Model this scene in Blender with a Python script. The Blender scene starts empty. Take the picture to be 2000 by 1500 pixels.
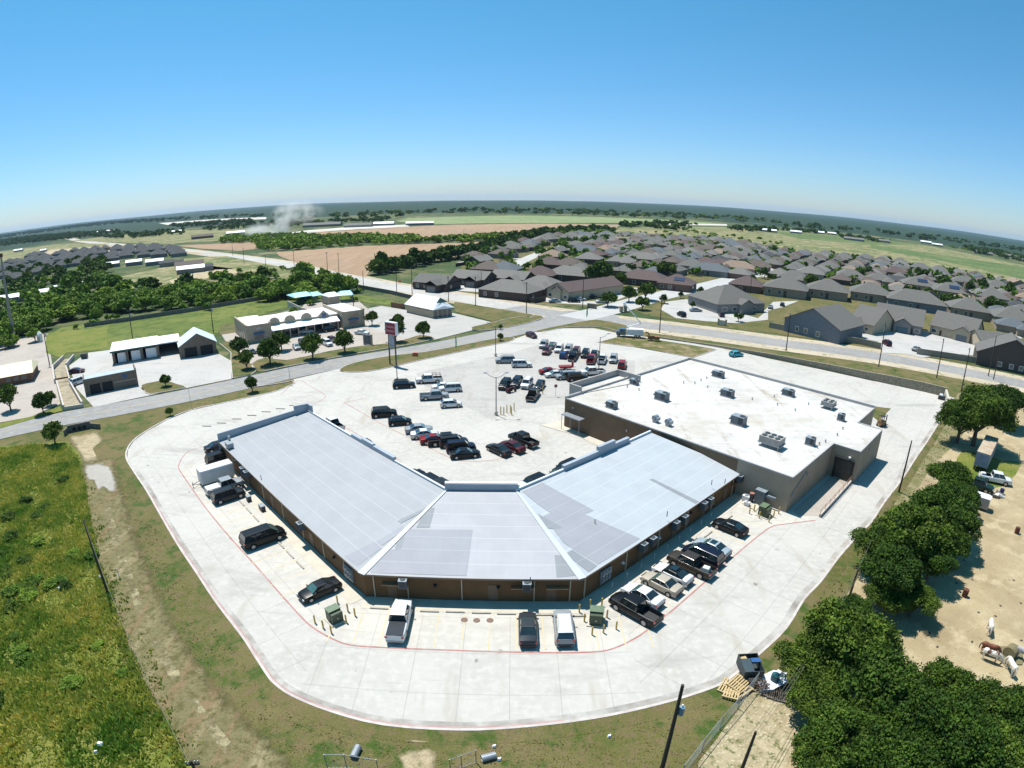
import bpy, math, random
import numpy as np
from mathutils import Vector, Matrix
S = bpy.context.scene
COL = S.collection
R = math.radians
# ---------------------------------------------------------------- camera
CAM_H = 40.0
FPX, K3, PITCH, ROLL = 1159.0, 0.05219, 0.3139, 0.0075      # drone wide lens, in photo pixels
cam = bpy.data.cameras.new('drone_camera')
cam_o = bpy.data.objects.new('drone_camera', cam)
COL.objects.link(cam_o)
S.camera = cam_o
cam.type = 'PANO'
cam.panorama_type = 'FISHEYE_LENS_POLYNOMIAL'
cam.sensor_width = 36
cam.sensor_fit = 'HORIZONTAL'
_f = FPX*36/2000
cam.fisheye_fov = R(180)
cam.fisheye_polynomial_k0 = 0
cam.fisheye_polynomial_k1 = -1/_f
cam.fisheye_polynomial_k2 = 0
cam.fisheye_polynomial_k3 = K3/_f**3
cam.fisheye_polynomial_k4 = 0
cam.clip_start = 0.5
cam.clip_end = 60000
_fw = Vector((0, math.cos(PITCH), -math.sin(PITCH)))
_up = Vector((0, math.sin(PITCH), math.cos(PITCH)))
_rt = Vector((1, 0, 0))
_x = _rt*math.cos(ROLL) + _up*math.sin(ROLL)
_y = -_rt*math.sin(ROLL) + _up*math.cos(ROLL)
_m = Matrix((_x, _y, -_fw)).transposed().to_4x4()
_m.translation = (0, 0, CAM_H)
cam_o.matrix_world = _m
# ---------------------------------------------------------------- sky, sun, exposure
SUN_EL, SUN_AZ = R(67), R(130)          # azimuth counted from +X towards +Y
sd = Vector((math.cos(SUN_EL)*math.cos(SUN_AZ), math.cos(SUN_EL)*math.sin(SUN_AZ), math.sin(SUN_EL)))
W = bpy.data.worlds.new('World')
S.world = W
W.use_nodes = True
nt = W.node_tree
bg = nt.nodes['Background']
sky = nt.nodes.new('ShaderNodeTexSky')
sky.sky_type = 'NISHITA'
sky.sun_disc = False
sky.sun_elevation = SUN_EL
sky.sun_rotation = R(90) - SUN_AZ
sky.altitude = 300
sky.air_density = 1.0
sky.dust_density = 0.25
sky.ozone_density = 1.6
hsv = nt.nodes.new('ShaderNodeHueSaturation'); hsv.inputs['Saturation'].default_value = 1.12
tint = nt.nodes.new('ShaderNodeMix'); tint.data_type = 'RGBA'; tint.blend_type = 'MULTIPLY'; tint.inputs[0].default_value = 1
tcw = nt.nodes.new('ShaderNodeTexCoord'); sxyz = nt.nodes.new('ShaderNodeSeparateXYZ'); nt.links.new(tcw.outputs['Generated'], sxyz.inputs[0])
elv = nt.nodes.new('ShaderNodeMapRange'); elv.inputs[1].default_value = 0.0; elv.inputs[2].default_value = 0.55; nt.links.new(sxyz.outputs['Z'], elv.inputs[0])
tcol = nt.nodes.new('ShaderNodeMix'); tcol.data_type = 'RGBA'; nt.links.new(elv.outputs[0], tcol.inputs[0])
tcol.inputs[6].default_value = (0.80, 0.99, 1.38, 1); tcol.inputs[7].default_value = (0.56, 1.60, 1.42, 1)
nt.links.new(tcol.outputs[2], tint.inputs[7])
nt.links.new(sky.outputs[0], hsv.inputs['Color']); nt.links.new(hsv.outputs[0], tint.inputs[6])
nt.links.new(tint.outputs[2], bg.inputs[0])
bg.inputs[1].default_value = 0.072
sun = bpy.data.lights.new('sun', 'SUN')
sun.energy = 5.0
sun.angle = R(0.5)
sun.color = (1, 0.96, 0.895)
sun_o = bpy.data.objects.new('sun', sun)
COL.objects.link(sun_o)
sun_o.rotation_euler = sd.to_track_quat('Z', 'Y').to_euler()
S.view_settings.view_transform = 'Standard'
S.view_settings.look = 'None'
S.view_settings.exposure = 0.46
S.view_settings.gamma = 1
try:
    S.cycles.volume_max_steps = 64
    S.cycles.max_bounces = 8
    S.cycles.volume_bounces = 3
    S.cycles.transparent_max_bounces = 12
except Exception:
    pass
HAZE_D = 0.000034
rnd = random.Random(7)
# ---------------------------------------------------------------- helpers
def ray(x, y):
    dx, dy = x-1000.0, 750.0-y
    r = math.hypot(dx, dy)
    th = r/FPX*(1 - K3*(r/FPX)**2)
    c = math.sin(th)/r if r > 1e-6 else 0
    X, U, Z = dx*c, dy*c, math.cos(th)
    cr, sr = math.cos(ROLL), math.sin(ROLL)
    X, U = X*cr - U*sr, X*sr + U*cr
    cp, sp = math.cos(PITCH), math.sin(PITCH)
    return X, Z*cp + U*sp, -Z*sp + U*cp
def P(x, y, h=0.0):
    """A point of the survey photo brought to the level h metres above the ground."""
    a, b, c = ray(x, y)
    t = (CAM_H-h)/(-c)
    return (a*t, b*t)
def PP(pts, h=0.0):
    return [P(x, y, h) for x, y in pts]
def tag(o, label=None, cat=None, group=None, kind=None):
    if label: o['label'] = label
    if cat: o['category'] = cat
    if group: o['group'] = group
    if kind: o['kind'] = kind
    return o
def thing(name, label, cat, loc=(0, 0, 0), rz=0.0, group=None):
    o = bpy.data.objects.new(name, None)
    o.empty_display_size = 0.3
    COL.objects.link(o)
    o.location = loc
    o.rotation_euler = (0, 0, rz)
    return tag(o, label, cat, group)
class MB:
    """collects polygons; build() links them as ONE mesh object"""
    def __init__(s):
        s.v = []; s.f = []; s.m = []; s.uv = []
    def face(s, pts, mi=0, uv=None):
        i = len(s.v)
        s.v.extend([tuple(p) for p in pts])
        s.f.append(tuple(range(i, i+len(pts))))
        s.m.append(mi); s.uv.append(uv)
        return s
    def box(s, c, d, rz=0.0, mi=0, taper=0.0, bottom=False):
        cx, cy, cz = c; x, y, z = d[0]/2, d[1]/2, d[2]/2
        ca, sa = math.cos(rz), math.sin(rz)
        def q(a, b, e):
            k = 1-taper if e > 0 else 1
            a, b = a*x*k, b*y*k
            return (cx+a*ca-b*sa, cy+a*sa+b*ca, cz+e*z)
        p = [q(a, b, e) for e in (-1, 1) for a, b in ((-1, -1), (1, -1), (1, 1), (-1, 1))]
        fs = [(4, 5, 6, 7), (0, 1, 5, 4), (1, 2, 6, 5), (2, 3, 7, 6), (3, 0, 4, 7), (3, 2, 1, 0)]
        i = len(s.v); s.v.extend(p)
        for f in fs:
            s.f.append(tuple(i+k for k in f)); s.m.append(mi); s.uv.append(None)
        return s
    def prism(s, poly, z0, z1, mi=0, top=None, cap=True, floor=False):
        n = len(poly)
        if sum(poly[k][0]*poly[(k+1) % n][1]-poly[(k+1) % n][0]*poly[k][1] for k in range(n)) < 0:
            poly = poly[::-1]
        i = len(s.v)
        s.v.extend([(x, y, z0) for x, y in poly]); s.v.extend([(x, y, z1) for x, y in poly])
        for k in range(n):
            j = (k+1) % n
            s.f.append((i+k, i+j, i+n+j, i+n+k)); s.m.append(mi); s.uv.append(None)
        if cap:
            s.f.append(tuple(i+n+k for k in range(n))); s.m.append(mi if top is None else top); s.uv.append(None)
        if floor:
            s.f.append(tuple(i+n-1-k for k in range(n))); s.m.append(mi); s.uv.append(None)
        return s
    def tube(s, a, b, r0, r1=None, n=8, mi=0, caps=True):
        r1 = r0 if r1 is None else r1
        a, b = Vector(a), Vector(b)
        d = (b-a).normalized()
        u = d.orthogonal().normalized(); w = d.cross(u)
        i = len(s.v)
        for p, r in ((a, r0), (b, r1)):
            for k in range(n):
                t = 2*math.pi*k/n
                s.v.append(tuple(p+u*r*math.cos(t)+w*r*math.sin(t)))
        for k in range(n):
            j = (k+1) % n
            s.f.append((i+k, i+j, i+n+j, i+n+k)); s.m.append(mi); s.uv.append(None)
        if caps:
            s.f.append(tuple(i+n+k for k in range(n))); s.m.append(mi); s.uv.append(None)
            s.f.append(tuple(i+n-1-k for k in range(n))); s.m.append(mi); s.uv.append(None)
        return s
    def path(s, pts, r, n=6, mi=0):
        for a, b in zip(pts, pts[1:]): s.tube(a, b, r, r, n, mi)
        return s
    def build(s, name, mats, parent=None, smooth=False, loc=None):
        """vertices are in the frame of the parent (or in the world when loc is given: loc is taken off)"""
        me = bpy.data.meshes.new(name)
        v = s.v
        if loc is not None:
            v = [(x-loc[0], y-loc[1], z-loc[2]) for x, y, z in v]
        me.from_pydata(v, [], s.f)
        if not isinstance(mats, (list, tuple)): mats = [mats]
        for m in mats: me.materials.append(m)
        me.polygons.foreach_set('material_index', s.m)
        if any(u is not None for u in s.uv):
            l = me.uv_layers.new(name='UVMap')
            for p, u in zip(me.polygons, s.uv):
                if u is None: continue
                for k, li in enumerate(p.loop_indices): l.data[li].uv = u[k]
        if smooth:
            me.polygons.foreach_set('use_smooth', [True]*len(me.polygons))
            try: me.set_sharp_from_angle(angle=R(38))
            except Exception: pass
        me.update()
        o = bpy.data.objects.new(name, me)
        COL.objects.link(o)
        if parent is not None: o.parent = parent
        elif loc is not None: o.location = loc
        return o
def copy_tree(o, parent=None):
    c = o.copy(); COL.objects.link(c)
    if parent is not None: c.parent = parent
    for ch in list(o.children): copy_tree(ch, c)
    return c
def offset(pts, d):
    """parallel polyline, d metres to the left"""
    out = []
    n = len(pts)
    for i in range(n):
        a = pts[max(i-1, 0)]; b = pts[min(i+1, n-1)]
        dx, dy = b[0]-a[0], b[1]-a[1]
        l = math.hypot(dx, dy) or 1
        out.append((pts[i][0]-dy/l*d, pts[i][1]+dx/l*d))
    return out
def smooth_path(pts, n=4, closed=False):
    out = []
    m = len(pts)
    rng = range(m) if closed else range(m-1)
    for i in rng:
        g = (lambda k: pts[k % m]) if closed else (lambda k: pts[min(max(k, 0), m-1)])
        p0, p1, p2, p3 = g(i-1), g(i), g(i+1), g(i+2)
        for k in range(n):
            t = k/n
            out.append(tuple(0.5*(2*p1[j]+(p2[j]-p0[j])*t+(2*p0[j]-5*p1[j]+4*p2[j]-p3[j])*t*t+(3*p1[j]-p0[j]-3*p2[j]+p3[j])*t**3) for j in (0, 1)))
    if not closed: out.append(pts[-1])
    return out
def strip(mb, pts, w, z, mi=0):
    a, b = offset(pts, w/2), offset(pts, -w/2)
    for i in range(len(pts)-1):
        mb.face([(*b[i], z), (*b[i+1], z), (*a[i+1], z), (*a[i], z)], mi)
def kerb(mb, pts, w, z0, z1, mi=0):
    a, b = offset(pts, w), pts
    for i in range(len(pts)-1):
        mb.face([(*b[i], z1), (*b[i+1], z1), (*a[i+1], z1), (*a[i], z1)], mi)
        mb.face([(*b[i], z0), (*b[i+1], z0), (*b[i+1], z1), (*b[i], z1)], mi)
        mb.face([(*a[i+1], z0), (*a[i], z0), (*a[i], z1), (*a[i+1], z1)], mi)
def inside(p, poly):
    x, y = p; c = False; n = len(poly)
    for i in range(n):
        a, b = poly[i], poly[i-1]
        if (a[1] > y) != (b[1] > y) and x < (b[0]-a[0])*(y-a[1])/(b[1]-a[1])+a[0]: c = not c
    return c
def structure(name, mb, mats, smooth=False):
    return tag(mb.build(name, mats, smooth=smooth), kind='structure')
# ---------------------------------------------------------------- materials
def nodes_of(m):
    m.use_nodes = True
    return m.node_tree.nodes, m.node_tree.links, m.node_tree.nodes['Principled BSDF']
def noise_mix(N, L, vec, scale, c1, c2, lo=0.4, hi=0.6, detail=5, rough=0.6):
    """colour socket mixing c1, c2 (colours or sockets) through one noise"""
    n = N.new('ShaderNodeTexNoise'); n.inputs['Scale'].default_value = scale
    n.inputs['Detail'].default_value = detail; n.inputs['Roughness'].default_value = rough
    L.new(vec, n.inputs['Vector'])
    mr = N.new('ShaderNodeMapRange'); mr.inputs[1].default_value = lo; mr.inputs[2].default_value = hi
    L.new(n.outputs[0], mr.inputs[0])
    mx = N.new('ShaderNodeMix'); mx.data_type = 'RGBA'
    L.new(mr.outputs[0], mx.inputs[0])
    for k, c in ((6, c1), (7, c2)):
        if isinstance(c, (tuple, list)): mx.inputs[k].default_value = (*c[:3], 1)
        else: L.new(c, mx.inputs[k])
    return mx.outputs[2]
def coords(N, L, world=True, stretch=None, rot=0.0):
    if world:
        g = N.new('ShaderNodeNewGeometry'); v = g.outputs['Position']
    else:
        g = N.new('ShaderNodeTexCoord'); v = g.outputs['Object']
    if stretch or rot:
        mp = N.new('ShaderNodeMapping'); L.new(v, mp.inputs[0])
        mp.inputs['Rotation'].default_value[2] = rot
        if stretch: mp.inputs['Scale'].default_value = stretch
        v = mp.outputs[0]
    return v
def mat(name, c1, c2=None, scale=2.0, rough=0.8, metal=0.0, coat=0.0, bump=0.0, bscale=8.0, world=False, stretch=None, lo=0.35, hi=0.65, alpha=None, spec=None):
    m = bpy.data.materials.new(name)
    N, L, b = nodes_of(m)
    v = coords(N, L, world, stretch)
    c2 = c2 or tuple(x*0.86 for x in c1)
    L.new(noise_mix(N, L, v, scale, c1, c2, lo, hi), b.inputs['Base Color'])
    b.inputs['Roughness'].default_value = rough
    b.inputs['Metallic'].default_value = metal
    if coat: b.inputs['Coat Weight'].default_value = coat; b.inputs['Coat Roughness'].default_value = 0.04
    if spec is not None: b.inputs['Specular IOR Level'].default_value = spec
    if bump:
        n = N.new('ShaderNodeTexNoise'); n.inputs['Scale'].default_value = bscale; n.inputs['Detail'].default_value = 4
        L.new(v, n.inputs['Vector'])
        bp = N.new('ShaderNodeBump'); bp.inputs['Strength'].default_value = bump; bp.inputs['Distance'].default_value = 0.05
        L.new(n.outputs[0], bp.inputs['Height']); L.new(bp.outputs[0], b.inputs['Normal'])
    return m
def paint(name, c, metal=0.15, rough=0.30):
    return mat(name, c, tuple(x*0.93 for x in c), 3.0, rough+.06, metal, coat=0.12, spec=.3)
def layered(name, base, layers, rough=0.9, bump=0.35, bscale=3.0, world=True):
    """base = colour; layers = [(scale, colour, lo, hi, stretch|None)]"""
    m = bpy.data.materials.new(name)
    N, L, b = nodes_of(m)
    cur = base
    for i, ly in enumerate(layers):
        sc, c, lo, hi = ly[:4]
        st = ly[4] if len(ly) > 4 else None
        v = coords(N, L, world, st, ly[5] if len(ly) > 5 else 0.0)
        if not st:
            mp = N.new('ShaderNodeMapping'); L.new(v, mp.inputs[0]); mp.inputs['Location'].default_value = (37.0*i, 11.0*i, 5.0*i); v = mp.outputs[0]
        cur = noise_mix(N, L, v, sc, cur, c, lo, hi, 6, 0.65)
    if not isinstance(cur, tuple): L.new(cur, b.inputs['Base Color'])
    b.inputs['Roughness'].default_value = rough
    b.inputs['Specular IOR Level'].default_value = 0.2
    if bump:
        v = coords(N, L, world)
        n = N.new('ShaderNodeTexNoise'); n.inputs['Scale'].default_value = bscale; n.inputs['Detail'].default_value = 5
        L.new(v, n.inputs['Vector'])
        bp = N.new('ShaderNodeBump'); bp.inputs['Strength'].default_value = bump; bp.inputs['Distance'].default_value = 0.25
        L.new(n.outputs[0], bp.inputs['Height']); L.new(bp.outputs[0], b.inputs['Normal'])
    return m

def faded(m, lo=.35, hi=.65, scale=1.2):
    """ragged worn edge: the colour attribute 'a' (1 inside, 0 at the rim) is broken up by noise"""
    N, L = m.node_tree.nodes, m.node_tree.links; b = N['Principled BSDF']
    at = N.new('ShaderNodeAttribute'); at.attribute_name = 'a'
    n = N.new('ShaderNodeTexNoise'); n.inputs['Scale'].default_value = scale; n.inputs['Detail'].default_value = 6; n.inputs['Roughness'].default_value = .7
    L.new(coords(N, L), n.inputs['Vector'])
    ad = N.new('ShaderNodeMath'); ad.operation = 'ADD'; L.new(at.outputs['Fac'], ad.inputs[0]); L.new(n.outputs[0], ad.inputs[1])
    mr = N.new('ShaderNodeMapRange'); mr.inputs[1].default_value = lo+.5; mr.inputs[2].default_value = hi+.5; L.new(ad.outputs[0], mr.inputs[0])
    L.new(mr.outputs[0], b.inputs['Alpha']); return m
def soft_track(name, pts, w, z, m):
    a, a2, b2, b = offset(pts, w/2), offset(pts, w*.18), offset(pts, -w*.18), offset(pts, -w/2)
    mb = MB()
    for i in range(len(pts)-1):
        for p, q in ((b, b2), (b2, a2), (a2, a)): mb.face([(*p[i], z), (*p[i+1], z), (*q[i+1], z), (*q[i], z)])
    o = structure(name, mb, m); at = o.data.color_attributes.new('a', 'FLOAT_COLOR', 'CORNER')
    for i in range(len(pts)-1):
        for s_ in range(3):
            fl = o.data.polygons[i*3+s_].loop_indices; v = ((0, 0, 1, 1), (1, 1, 1, 1), (1, 1, 0, 0))[s_]
            e0 = 0 if i == 0 else 1; e1 = 0 if i == len(pts)-2 else 1
            v = (v[0]*e0, v[1]*e1, v[2]*e1, v[3]*e0)
            for l, k in zip(fl, v): at.data[l].color = (k, k, k, 1)
    return o
def soft_patch(name, px, z, m, world=None):
    w = smooth_path(world or PP(px), 4, True); cx, cy = sum(p[0] for p in w)/len(w), sum(p[1] for p in w)/len(w)
    if sum(w[k][0]*w[(k+1) % len(w)][1]-w[(k+1) % len(w)][0]*w[k][1] for k in range(len(w))) < 0: w = w[::-1]
    mb = MB(); n = len(w); inn = [(cx+(x-cx)*.62, cy+(y-cy)*.62) for x, y in w]; out = [(cx+(x-cx)*1.12, cy+(y-cy)*1.12) for x, y in w]
    for k in range(n):
        j = (k+1) % n; mb.face([(*out[k], z), (*out[j], z), (*inn[j], z), (*inn[k], z)])
    mb.face([(*p, z) for p in inn])
    o = structure(name, mb, m); at = o.data.color_attributes.new('a', 'FLOAT_COLOR', 'CORNER')
    for i, p in enumerate(o.data.polygons):
        for l, k in zip(p.loop_indices, (0, 0, 1, 1) if i < n else (1,)*n): at.data[l].color = (k, k, k, 1)
    return o
# ---------------------------------------------------------------- shared materials
GRASS = layered('dry_verge_grass', (0.098, 0.10, 0.026), [(0.06, (0.16, 0.13, 0.055), .40, .58), (0.8, (0.15, 0.11, 0.055), .50, .62), (0.35, (0.05, 0.085, 0.014), .5, .62), (1.6, (0.15, 0.115, 0.055), .52, .7), (9, (0.03, 0.04, 0.01), .5, .75)], bscale=6)
MEADOW = layered('meadow_green', (0.18, 0.18, 0.04), [(0.09, (0.10, 0.145, 0.018), .45, .6), (0.5, (0.19, 0.19, 0.045), .5, .66), (3.0, (0.05, 0.08, 0.010), .5, .7), (12, (0.13, 0.14, 0.03), .55, .8)], bump=0.8, bscale=4)
def far_ground():
    m = layered('open_country', (0.085, 0.10, 0.036), [(0.008, (0.20, 0.165, 0.09), .48, .6), (0.035, (0.035, 0.068, 0.02), .47, .53), (0.15, (0.03, 0.055, 0.015), .55, .62), (0.6, (0.13, 0.12, 0.05), .5, .75)], bump=0)
    N, L = m.node_tree.nodes, m.node_tree.links
    b = N['Principled BSDF']
    near = b.inputs['Base Color'].links[0].from_socket
    # distance from the site decides woodland cover: dense scrub oak woods past ~1.5 km
    g = N.new('ShaderNodeNewGeometry')
    ln = N.new('ShaderNodeVectorMath'); ln.operation = 'LENGTH'; L.new(g.outputs['Position'], ln.inputs[0])
    nz = N.new('ShaderNodeTexNoise'); nz.inputs['Scale'].default_value = 0.0016; nz.inputs['Detail'].default_value = 6
    L.new(g.outputs['Position'], nz.inputs['Vector'])
    mul = N.new('ShaderNodeMath'); mul.operation = 'MULTIPLY_ADD'; L.new(nz.outputs[0], mul.inputs[0]); mul.inputs[1].default_value = 2600; L.new(ln.outputs['Value'], mul.inputs[2])
    mr = N.new('ShaderNodeMapRange'); L.new(mul.outputs[0], mr.inputs[0]); mr.inputs[1].default_value = 2650; mr.inputs[2].default_value = 2850
    wood = noise_mix(N, L, g.outputs['Position'], 0.02, (0.012, 0.030, 0.014), (0.024, 0.048, 0.020), .4, .6)
    wood = noise_mix(N, L, g.outputs['Position'], 0.0022, wood, (0.13, 0.12, 0.07), .63, .66, 8, .7)
    mx = N.new('ShaderNodeMix'); mx.data_type = 'RGBA'
    L.new(mr.outputs[0], mx.inputs[0]); L.new(near, mx.inputs[6]); L.new(wood, mx.inputs[7])
    L.new(mx.outputs[2], b.inputs['Base Color'])
    return m
FAR = far_ground()
DIRT = layered('pale_caliche_dirt', (0.42, 0.34, 0.22), [(0.2, (0.30, 0.24, 0.14), .4, .6), (1.5, (0.19, 0.17, 0.08), .55, .68), (8, (0.5, 0.42, 0.29), .5, .7)], bscale=5)
PADDOCK = layered('paddock_sand', (0.36, 0.29, 0.175), [(0.08, (0.26, 0.20, 0.115), .42, .62), (0.35, (0.42, 0.35, 0.22), .5, .65), (1.4, (0.16, 0.115, 0.06), .62, .72), (7, (0.28, 0.22, 0.13), .5, .7)], bump=.3)
ASPHALT = layered('street_asphalt', (0.27, 0.26, 0.255), [(0.05, (0.22, 0.215, 0.21), .4, .6), (0.6, (0.31, 0.30, 0.29), .45, .7), (14, (0.18, 0.18, 0.18), .5, .8)], rough=.85, bump=.1)
PALEROAD = layered('pale_highway_surface', (0.40, 0.38, 0.35), [(0.05, (0.33, 0.315, 0.295), .4, .6), (0.6, (0.46, 0.44, 0.41), .45, .7)], rough=.85, bump=.05)
def concrete(name, c, joints=True, stain=0.5):
    m = bpy.data.materials.new(name)
    N, L, b = nodes_of(m)
    pos = coords(N, L)
    cur = noise_mix(N, L, pos, 0.09, c, tuple(x*0.86 for x in c), .4, .62)
    cur = noise_mix(N, L, pos, 1.3, cur, tuple(x*1.07 for x in c), .45, .7)
    # drying stains and tyre-worn grey smears
    v2 = coords(N, L, True, (0.35, 1.3, 1), R(45))
    cur = noise_mix(N, L, v2, 0.16, cur, tuple(x*(1-.48*stain) for x in c), .57, .74, 7, .62)
    v3 = coords(N, L, True, (1.4, 0.3, 1), R(20))
    cur = noise_mix(N, L, v3, 0.23, cur, (c[0]*.80, c[1]*.76, c[2]*.70), .58, .72, 7, .6)
    cur = noise_mix(N, L, pos, 9.0, cur, tuple(x*.9 for x in c), .5, .8)
    cur = noise_mix(N, L, pos, .75, cur, (c[0]*.45, c[1]*.43, c[2]*.42), .70, .78, 3, .5)
    v4 = coords(N, L, True, (.12, 2.2, 1), R(-45)); cur = noise_mix(N, L, v4, .5, cur, tuple(x*.74 for x in c), .62, .72, 4, .6)
    if joints:
        def grid(rot, w, h):
            v = coords(N, L, True, None, rot)
            br = N.new('ShaderNodeTexBrick'); L.new(v, br.inputs['Vector'])
            br.offset = 0; br.inputs['Scale'].default_value = 1
            br.inputs['Brick Width'].default_value = w; br.inputs['Row Height'].default_value = h
            br.inputs['Mortar Size'].default_value = 0.05; br.inputs['Mortar Smooth'].default_value = 0.6
            return br.outputs['Fac']
        a, bb = grid(R(45), 4.6, 4.6), grid(0, 4.4, 5.2)
        sp = N.new('ShaderNodeSeparateXYZ'); L.new(pos, sp.inputs[0])
        lt = N.new('ShaderNodeMath'); lt.operation = 'LESS_THAN'; L.new(sp.outputs['Y'], lt.inputs[0]); lt.inputs[1].default_value = 47
        ab = N.new('ShaderNodeMath'); ab.operation = 'ADD'; L.new(sp.outputs['X'], ab.inputs[0]); ab.inputs[1].default_value = 3.5
        a2 = N.new('ShaderNodeMath'); a2.operation = 'ABSOLUTE'; L.new(ab.outputs[0], a2.inputs[0])
        l2 = N.new('ShaderNodeMath'); l2.operation = 'LESS_THAN'; L.new(a2.outputs[0], l2.inputs[0]); l2.inputs[1].default_value = 15
        an = N.new('ShaderNodeMath'); an.operation = 'MULTIPLY'; L.new(lt.outputs[0], an.inputs[0]); L.new(l2.outputs[0], an.inputs[1])
        mf = N.new('ShaderNodeMix'); L.new(an.outputs[0], mf.inputs[0]); L.new(a, mf.inputs[2]); L.new(bb, mf.inputs[3])
        fl = N.new('ShaderNodeMath'); fl.operation = 'MULTIPLY'; L.new(mf.outputs[0], fl.inputs[0]); fl.inputs[1].default_value = 0.33
        mx = N.new('ShaderNodeMix'); mx.data_type = 'RGBA'; L.new(fl.outputs[0], mx.inputs[0]); L.new(cur, mx.inputs[6]); mx.inputs[7].default_value = (.12, .115, .11, 1)
        cur = mx.outputs[2]
    L.new(cur, b.inputs['Base Color'])
    b.inputs['Roughness'].default_value = .85
    return m
LOT = concrete('lot_concrete', (0.43, 0.41, 0.378), True, .75)
LOT2 = concrete('old_grey_concrete', (0.365, 0.348, 0.325), True, .8)
YARD = concrete('yard_concrete', (0.40, 0.385, 0.365), False, .8)
TANCON = concrete('tan_concrete', (0.36, 0.315, 0.275), False, .8)
WALK = mat('walk_concrete', (0.50, 0.46, 0.38), (0.43, 0.39, 0.32), .6, world=True)
KERB = mat('kerb_concrete', (0.50, 0.46, 0.43), (0.38, 0.33, 0.31), .8, world=True, stretch=(1, 1, 1))
KERBRED = mat('faded_red_kerb', (0.42, 0.30, 0.28), (0.30, 0.17, 0.16), .5, world=True)
REDLINE = mat('faded_red_paint', (0.33, 0.11, 0.095), (0.38, 0.22, 0.20), .9, world=True)
YELLINE = mat('faded_yellow_paint', (0.50, 0.40, 0.20), (0.46, 0.42, 0.34), .8, world=True)
YELROAD = mat('road_yellow_paint', (0.42, 0.33, 0.12), (0.35, 0.3, 0.2), .5, world=True)
WHITE = mat('white_painted_metal', (0.74, 0.75, 0.76), (0.66, 0.67, 0.69), 1.5, .45)
WHITEROOF = mat('white_metal_roof', (0.80, 0.81, 0.83), (0.74, 0.75, 0.78), .3, .5, world=True)
GREYMETAL = mat('grey_metal', (0.28, 0.30, 0.33), (0.22, 0.24, 0.27), 2, .45, .3)
DARKMETAL = mat('dark_metal', (0.045, 0.055, 0.065), (0.03, 0.035, 0.045), 3, .5, .2)
BLACK = mat('black_rubber', (0.012, 0.012, 0.013), (0.02, 0.02, 0.02), 4, .7)
GLASS = mat('tinted_glass', (0.010, 0.016, 0.020), (0.015, 0.025, 0.028), 1, .06, 0, coat=1.0)
TEALGLASS = mat('green_windscreen_glass', (0.04, 0.09, 0.085), (0.07, 0.14, 0.13), 1.2, .06, 0, coat=1.0)
BUILDGLASS = mat('window_glass', (0.03, 0.045, 0.055), (0.05, 0.07, 0.08), 1, .1, 0, coat=.7)
WOOD = mat('creosote_pole_wood', (0.050, 0.040, 0.030), (0.03, 0.024, 0.018), 3, .85, stretch=(6, 6, .6))
TIMBER = mat('raw_timber', (0.50, 0.38, 0.20), (0.38, 0.27, 0.13), 3, .8, stretch=(6, 1, 1))
YELLOWPAINT = mat('yellow_bollard_paint', (0.55, 0.36, 0.05), (0.42, 0.30, 0.09), 4, .5)
GALV = mat('galvanised_steel', (0.38, 0.42, 0.44), (0.28, 0.31, 0.33), 5, .4, .6)
GREENBOX = mat('utility_green_paint', (0.05, 0.075, 0.04), (0.035, 0.055, 0.03), 1.5, .5)
STONE = layered('limestone_blocks', (0.24, 0.205, 0.145), [(1.2, (0.17, 0.14, 0.09), .4, .6), (5, (0.42, 0.38, 0.30), .45, .6), (14, (0.12, 0.10, 0.07), .55, .65)], bump=.6, bscale=3)
# ---------------------------------------------------------------- terrain and sky-line
def terrain():
    """one sheet to beyond the horizon; it falls away gently with the curve of the earth and rolls far out"""
    azs = [(-60, 3.3), (-43, 3.0), (-22, 5.0), (-8, 7.5), (0, 7.5), (12, 6.5), (22, 4.5), (42, 2.2), (60, 2.2)]   # dip of the sky-line in mrad-ish pixels
    def dip(a):
        a = max(-60, min(60, a))
        for (x0, d0), (x1, d1) in zip(azs, azs[1:]):
            if a <= x1: return d0+(d1-d0)*(a-x0)/(x1-x0)
        return azs[-1][1]
    rs = [0, 40, 120, 250, 500, 800, 1200, 1700, 2300, 3000, 3800, 4700, 5700, 6800, 8000, 9500, 11500, 14000, 18000, 24000]
    n = 180
    v = [(0, 0, 0)]; f = []
    r2 = random.Random(3)
    ph = [r2.uniform(0, 6.28) for _ in range(8)]
    for i, r in enumerate(rs[1:]):
        for k in range(n):
            t = 2*math.pi*k/n
            az = math.degrees(math.atan2(math.sin(t-math.pi/2), math.cos(t-math.pi/2)))   # 0 = straight ahead
            d = math.tan(dip(-az)/FPX)
            z = -d*d/(4*CAM_H)*r*r
            if r > 2500:
                a = (r-2500)*0.0016
                z += a*(.5*math.sin(5*t+ph[0]+r*.0007)+.35*math.sin(13*t+ph[1]-r*.0011)+.2*math.sin(31*t+ph[2]+r*.002))
            v.append((r*math.cos(t), r*math.sin(t), z))
        for k in range(n):
            j = (k+1) % n
            if i == 0: f.append((0, 1+k, 1+j))
            else:
                a, b = 1+(i-1)*n, 1+i*n
                f.append((a+k, b+k, b+j, a+j))
    mb = MB(); mb.v = v; mb.f = f; mb.m = [0]*len(f); mb.uv = [None]*len(f)
    o = mb.build('ground', FAR, smooth=True)
    tag(o, kind='structure')
terrain()
def sheet(name, px, z, m, sm=0, world=None):
    pts = world or PP(px)
    if sm: pts = smooth_path(pts, sm, True)
    mb = MB()
    if sum(pts[k][0]*pts[(k+1) % len(pts)][1]-pts[(k+1) % len(pts)][0]*pts[k][1] for k in range(len(pts))) < 0: pts = pts[::-1]
    mb.face([(x, y, z) for x, y in pts])
    return structure(name, mb, m)
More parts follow.
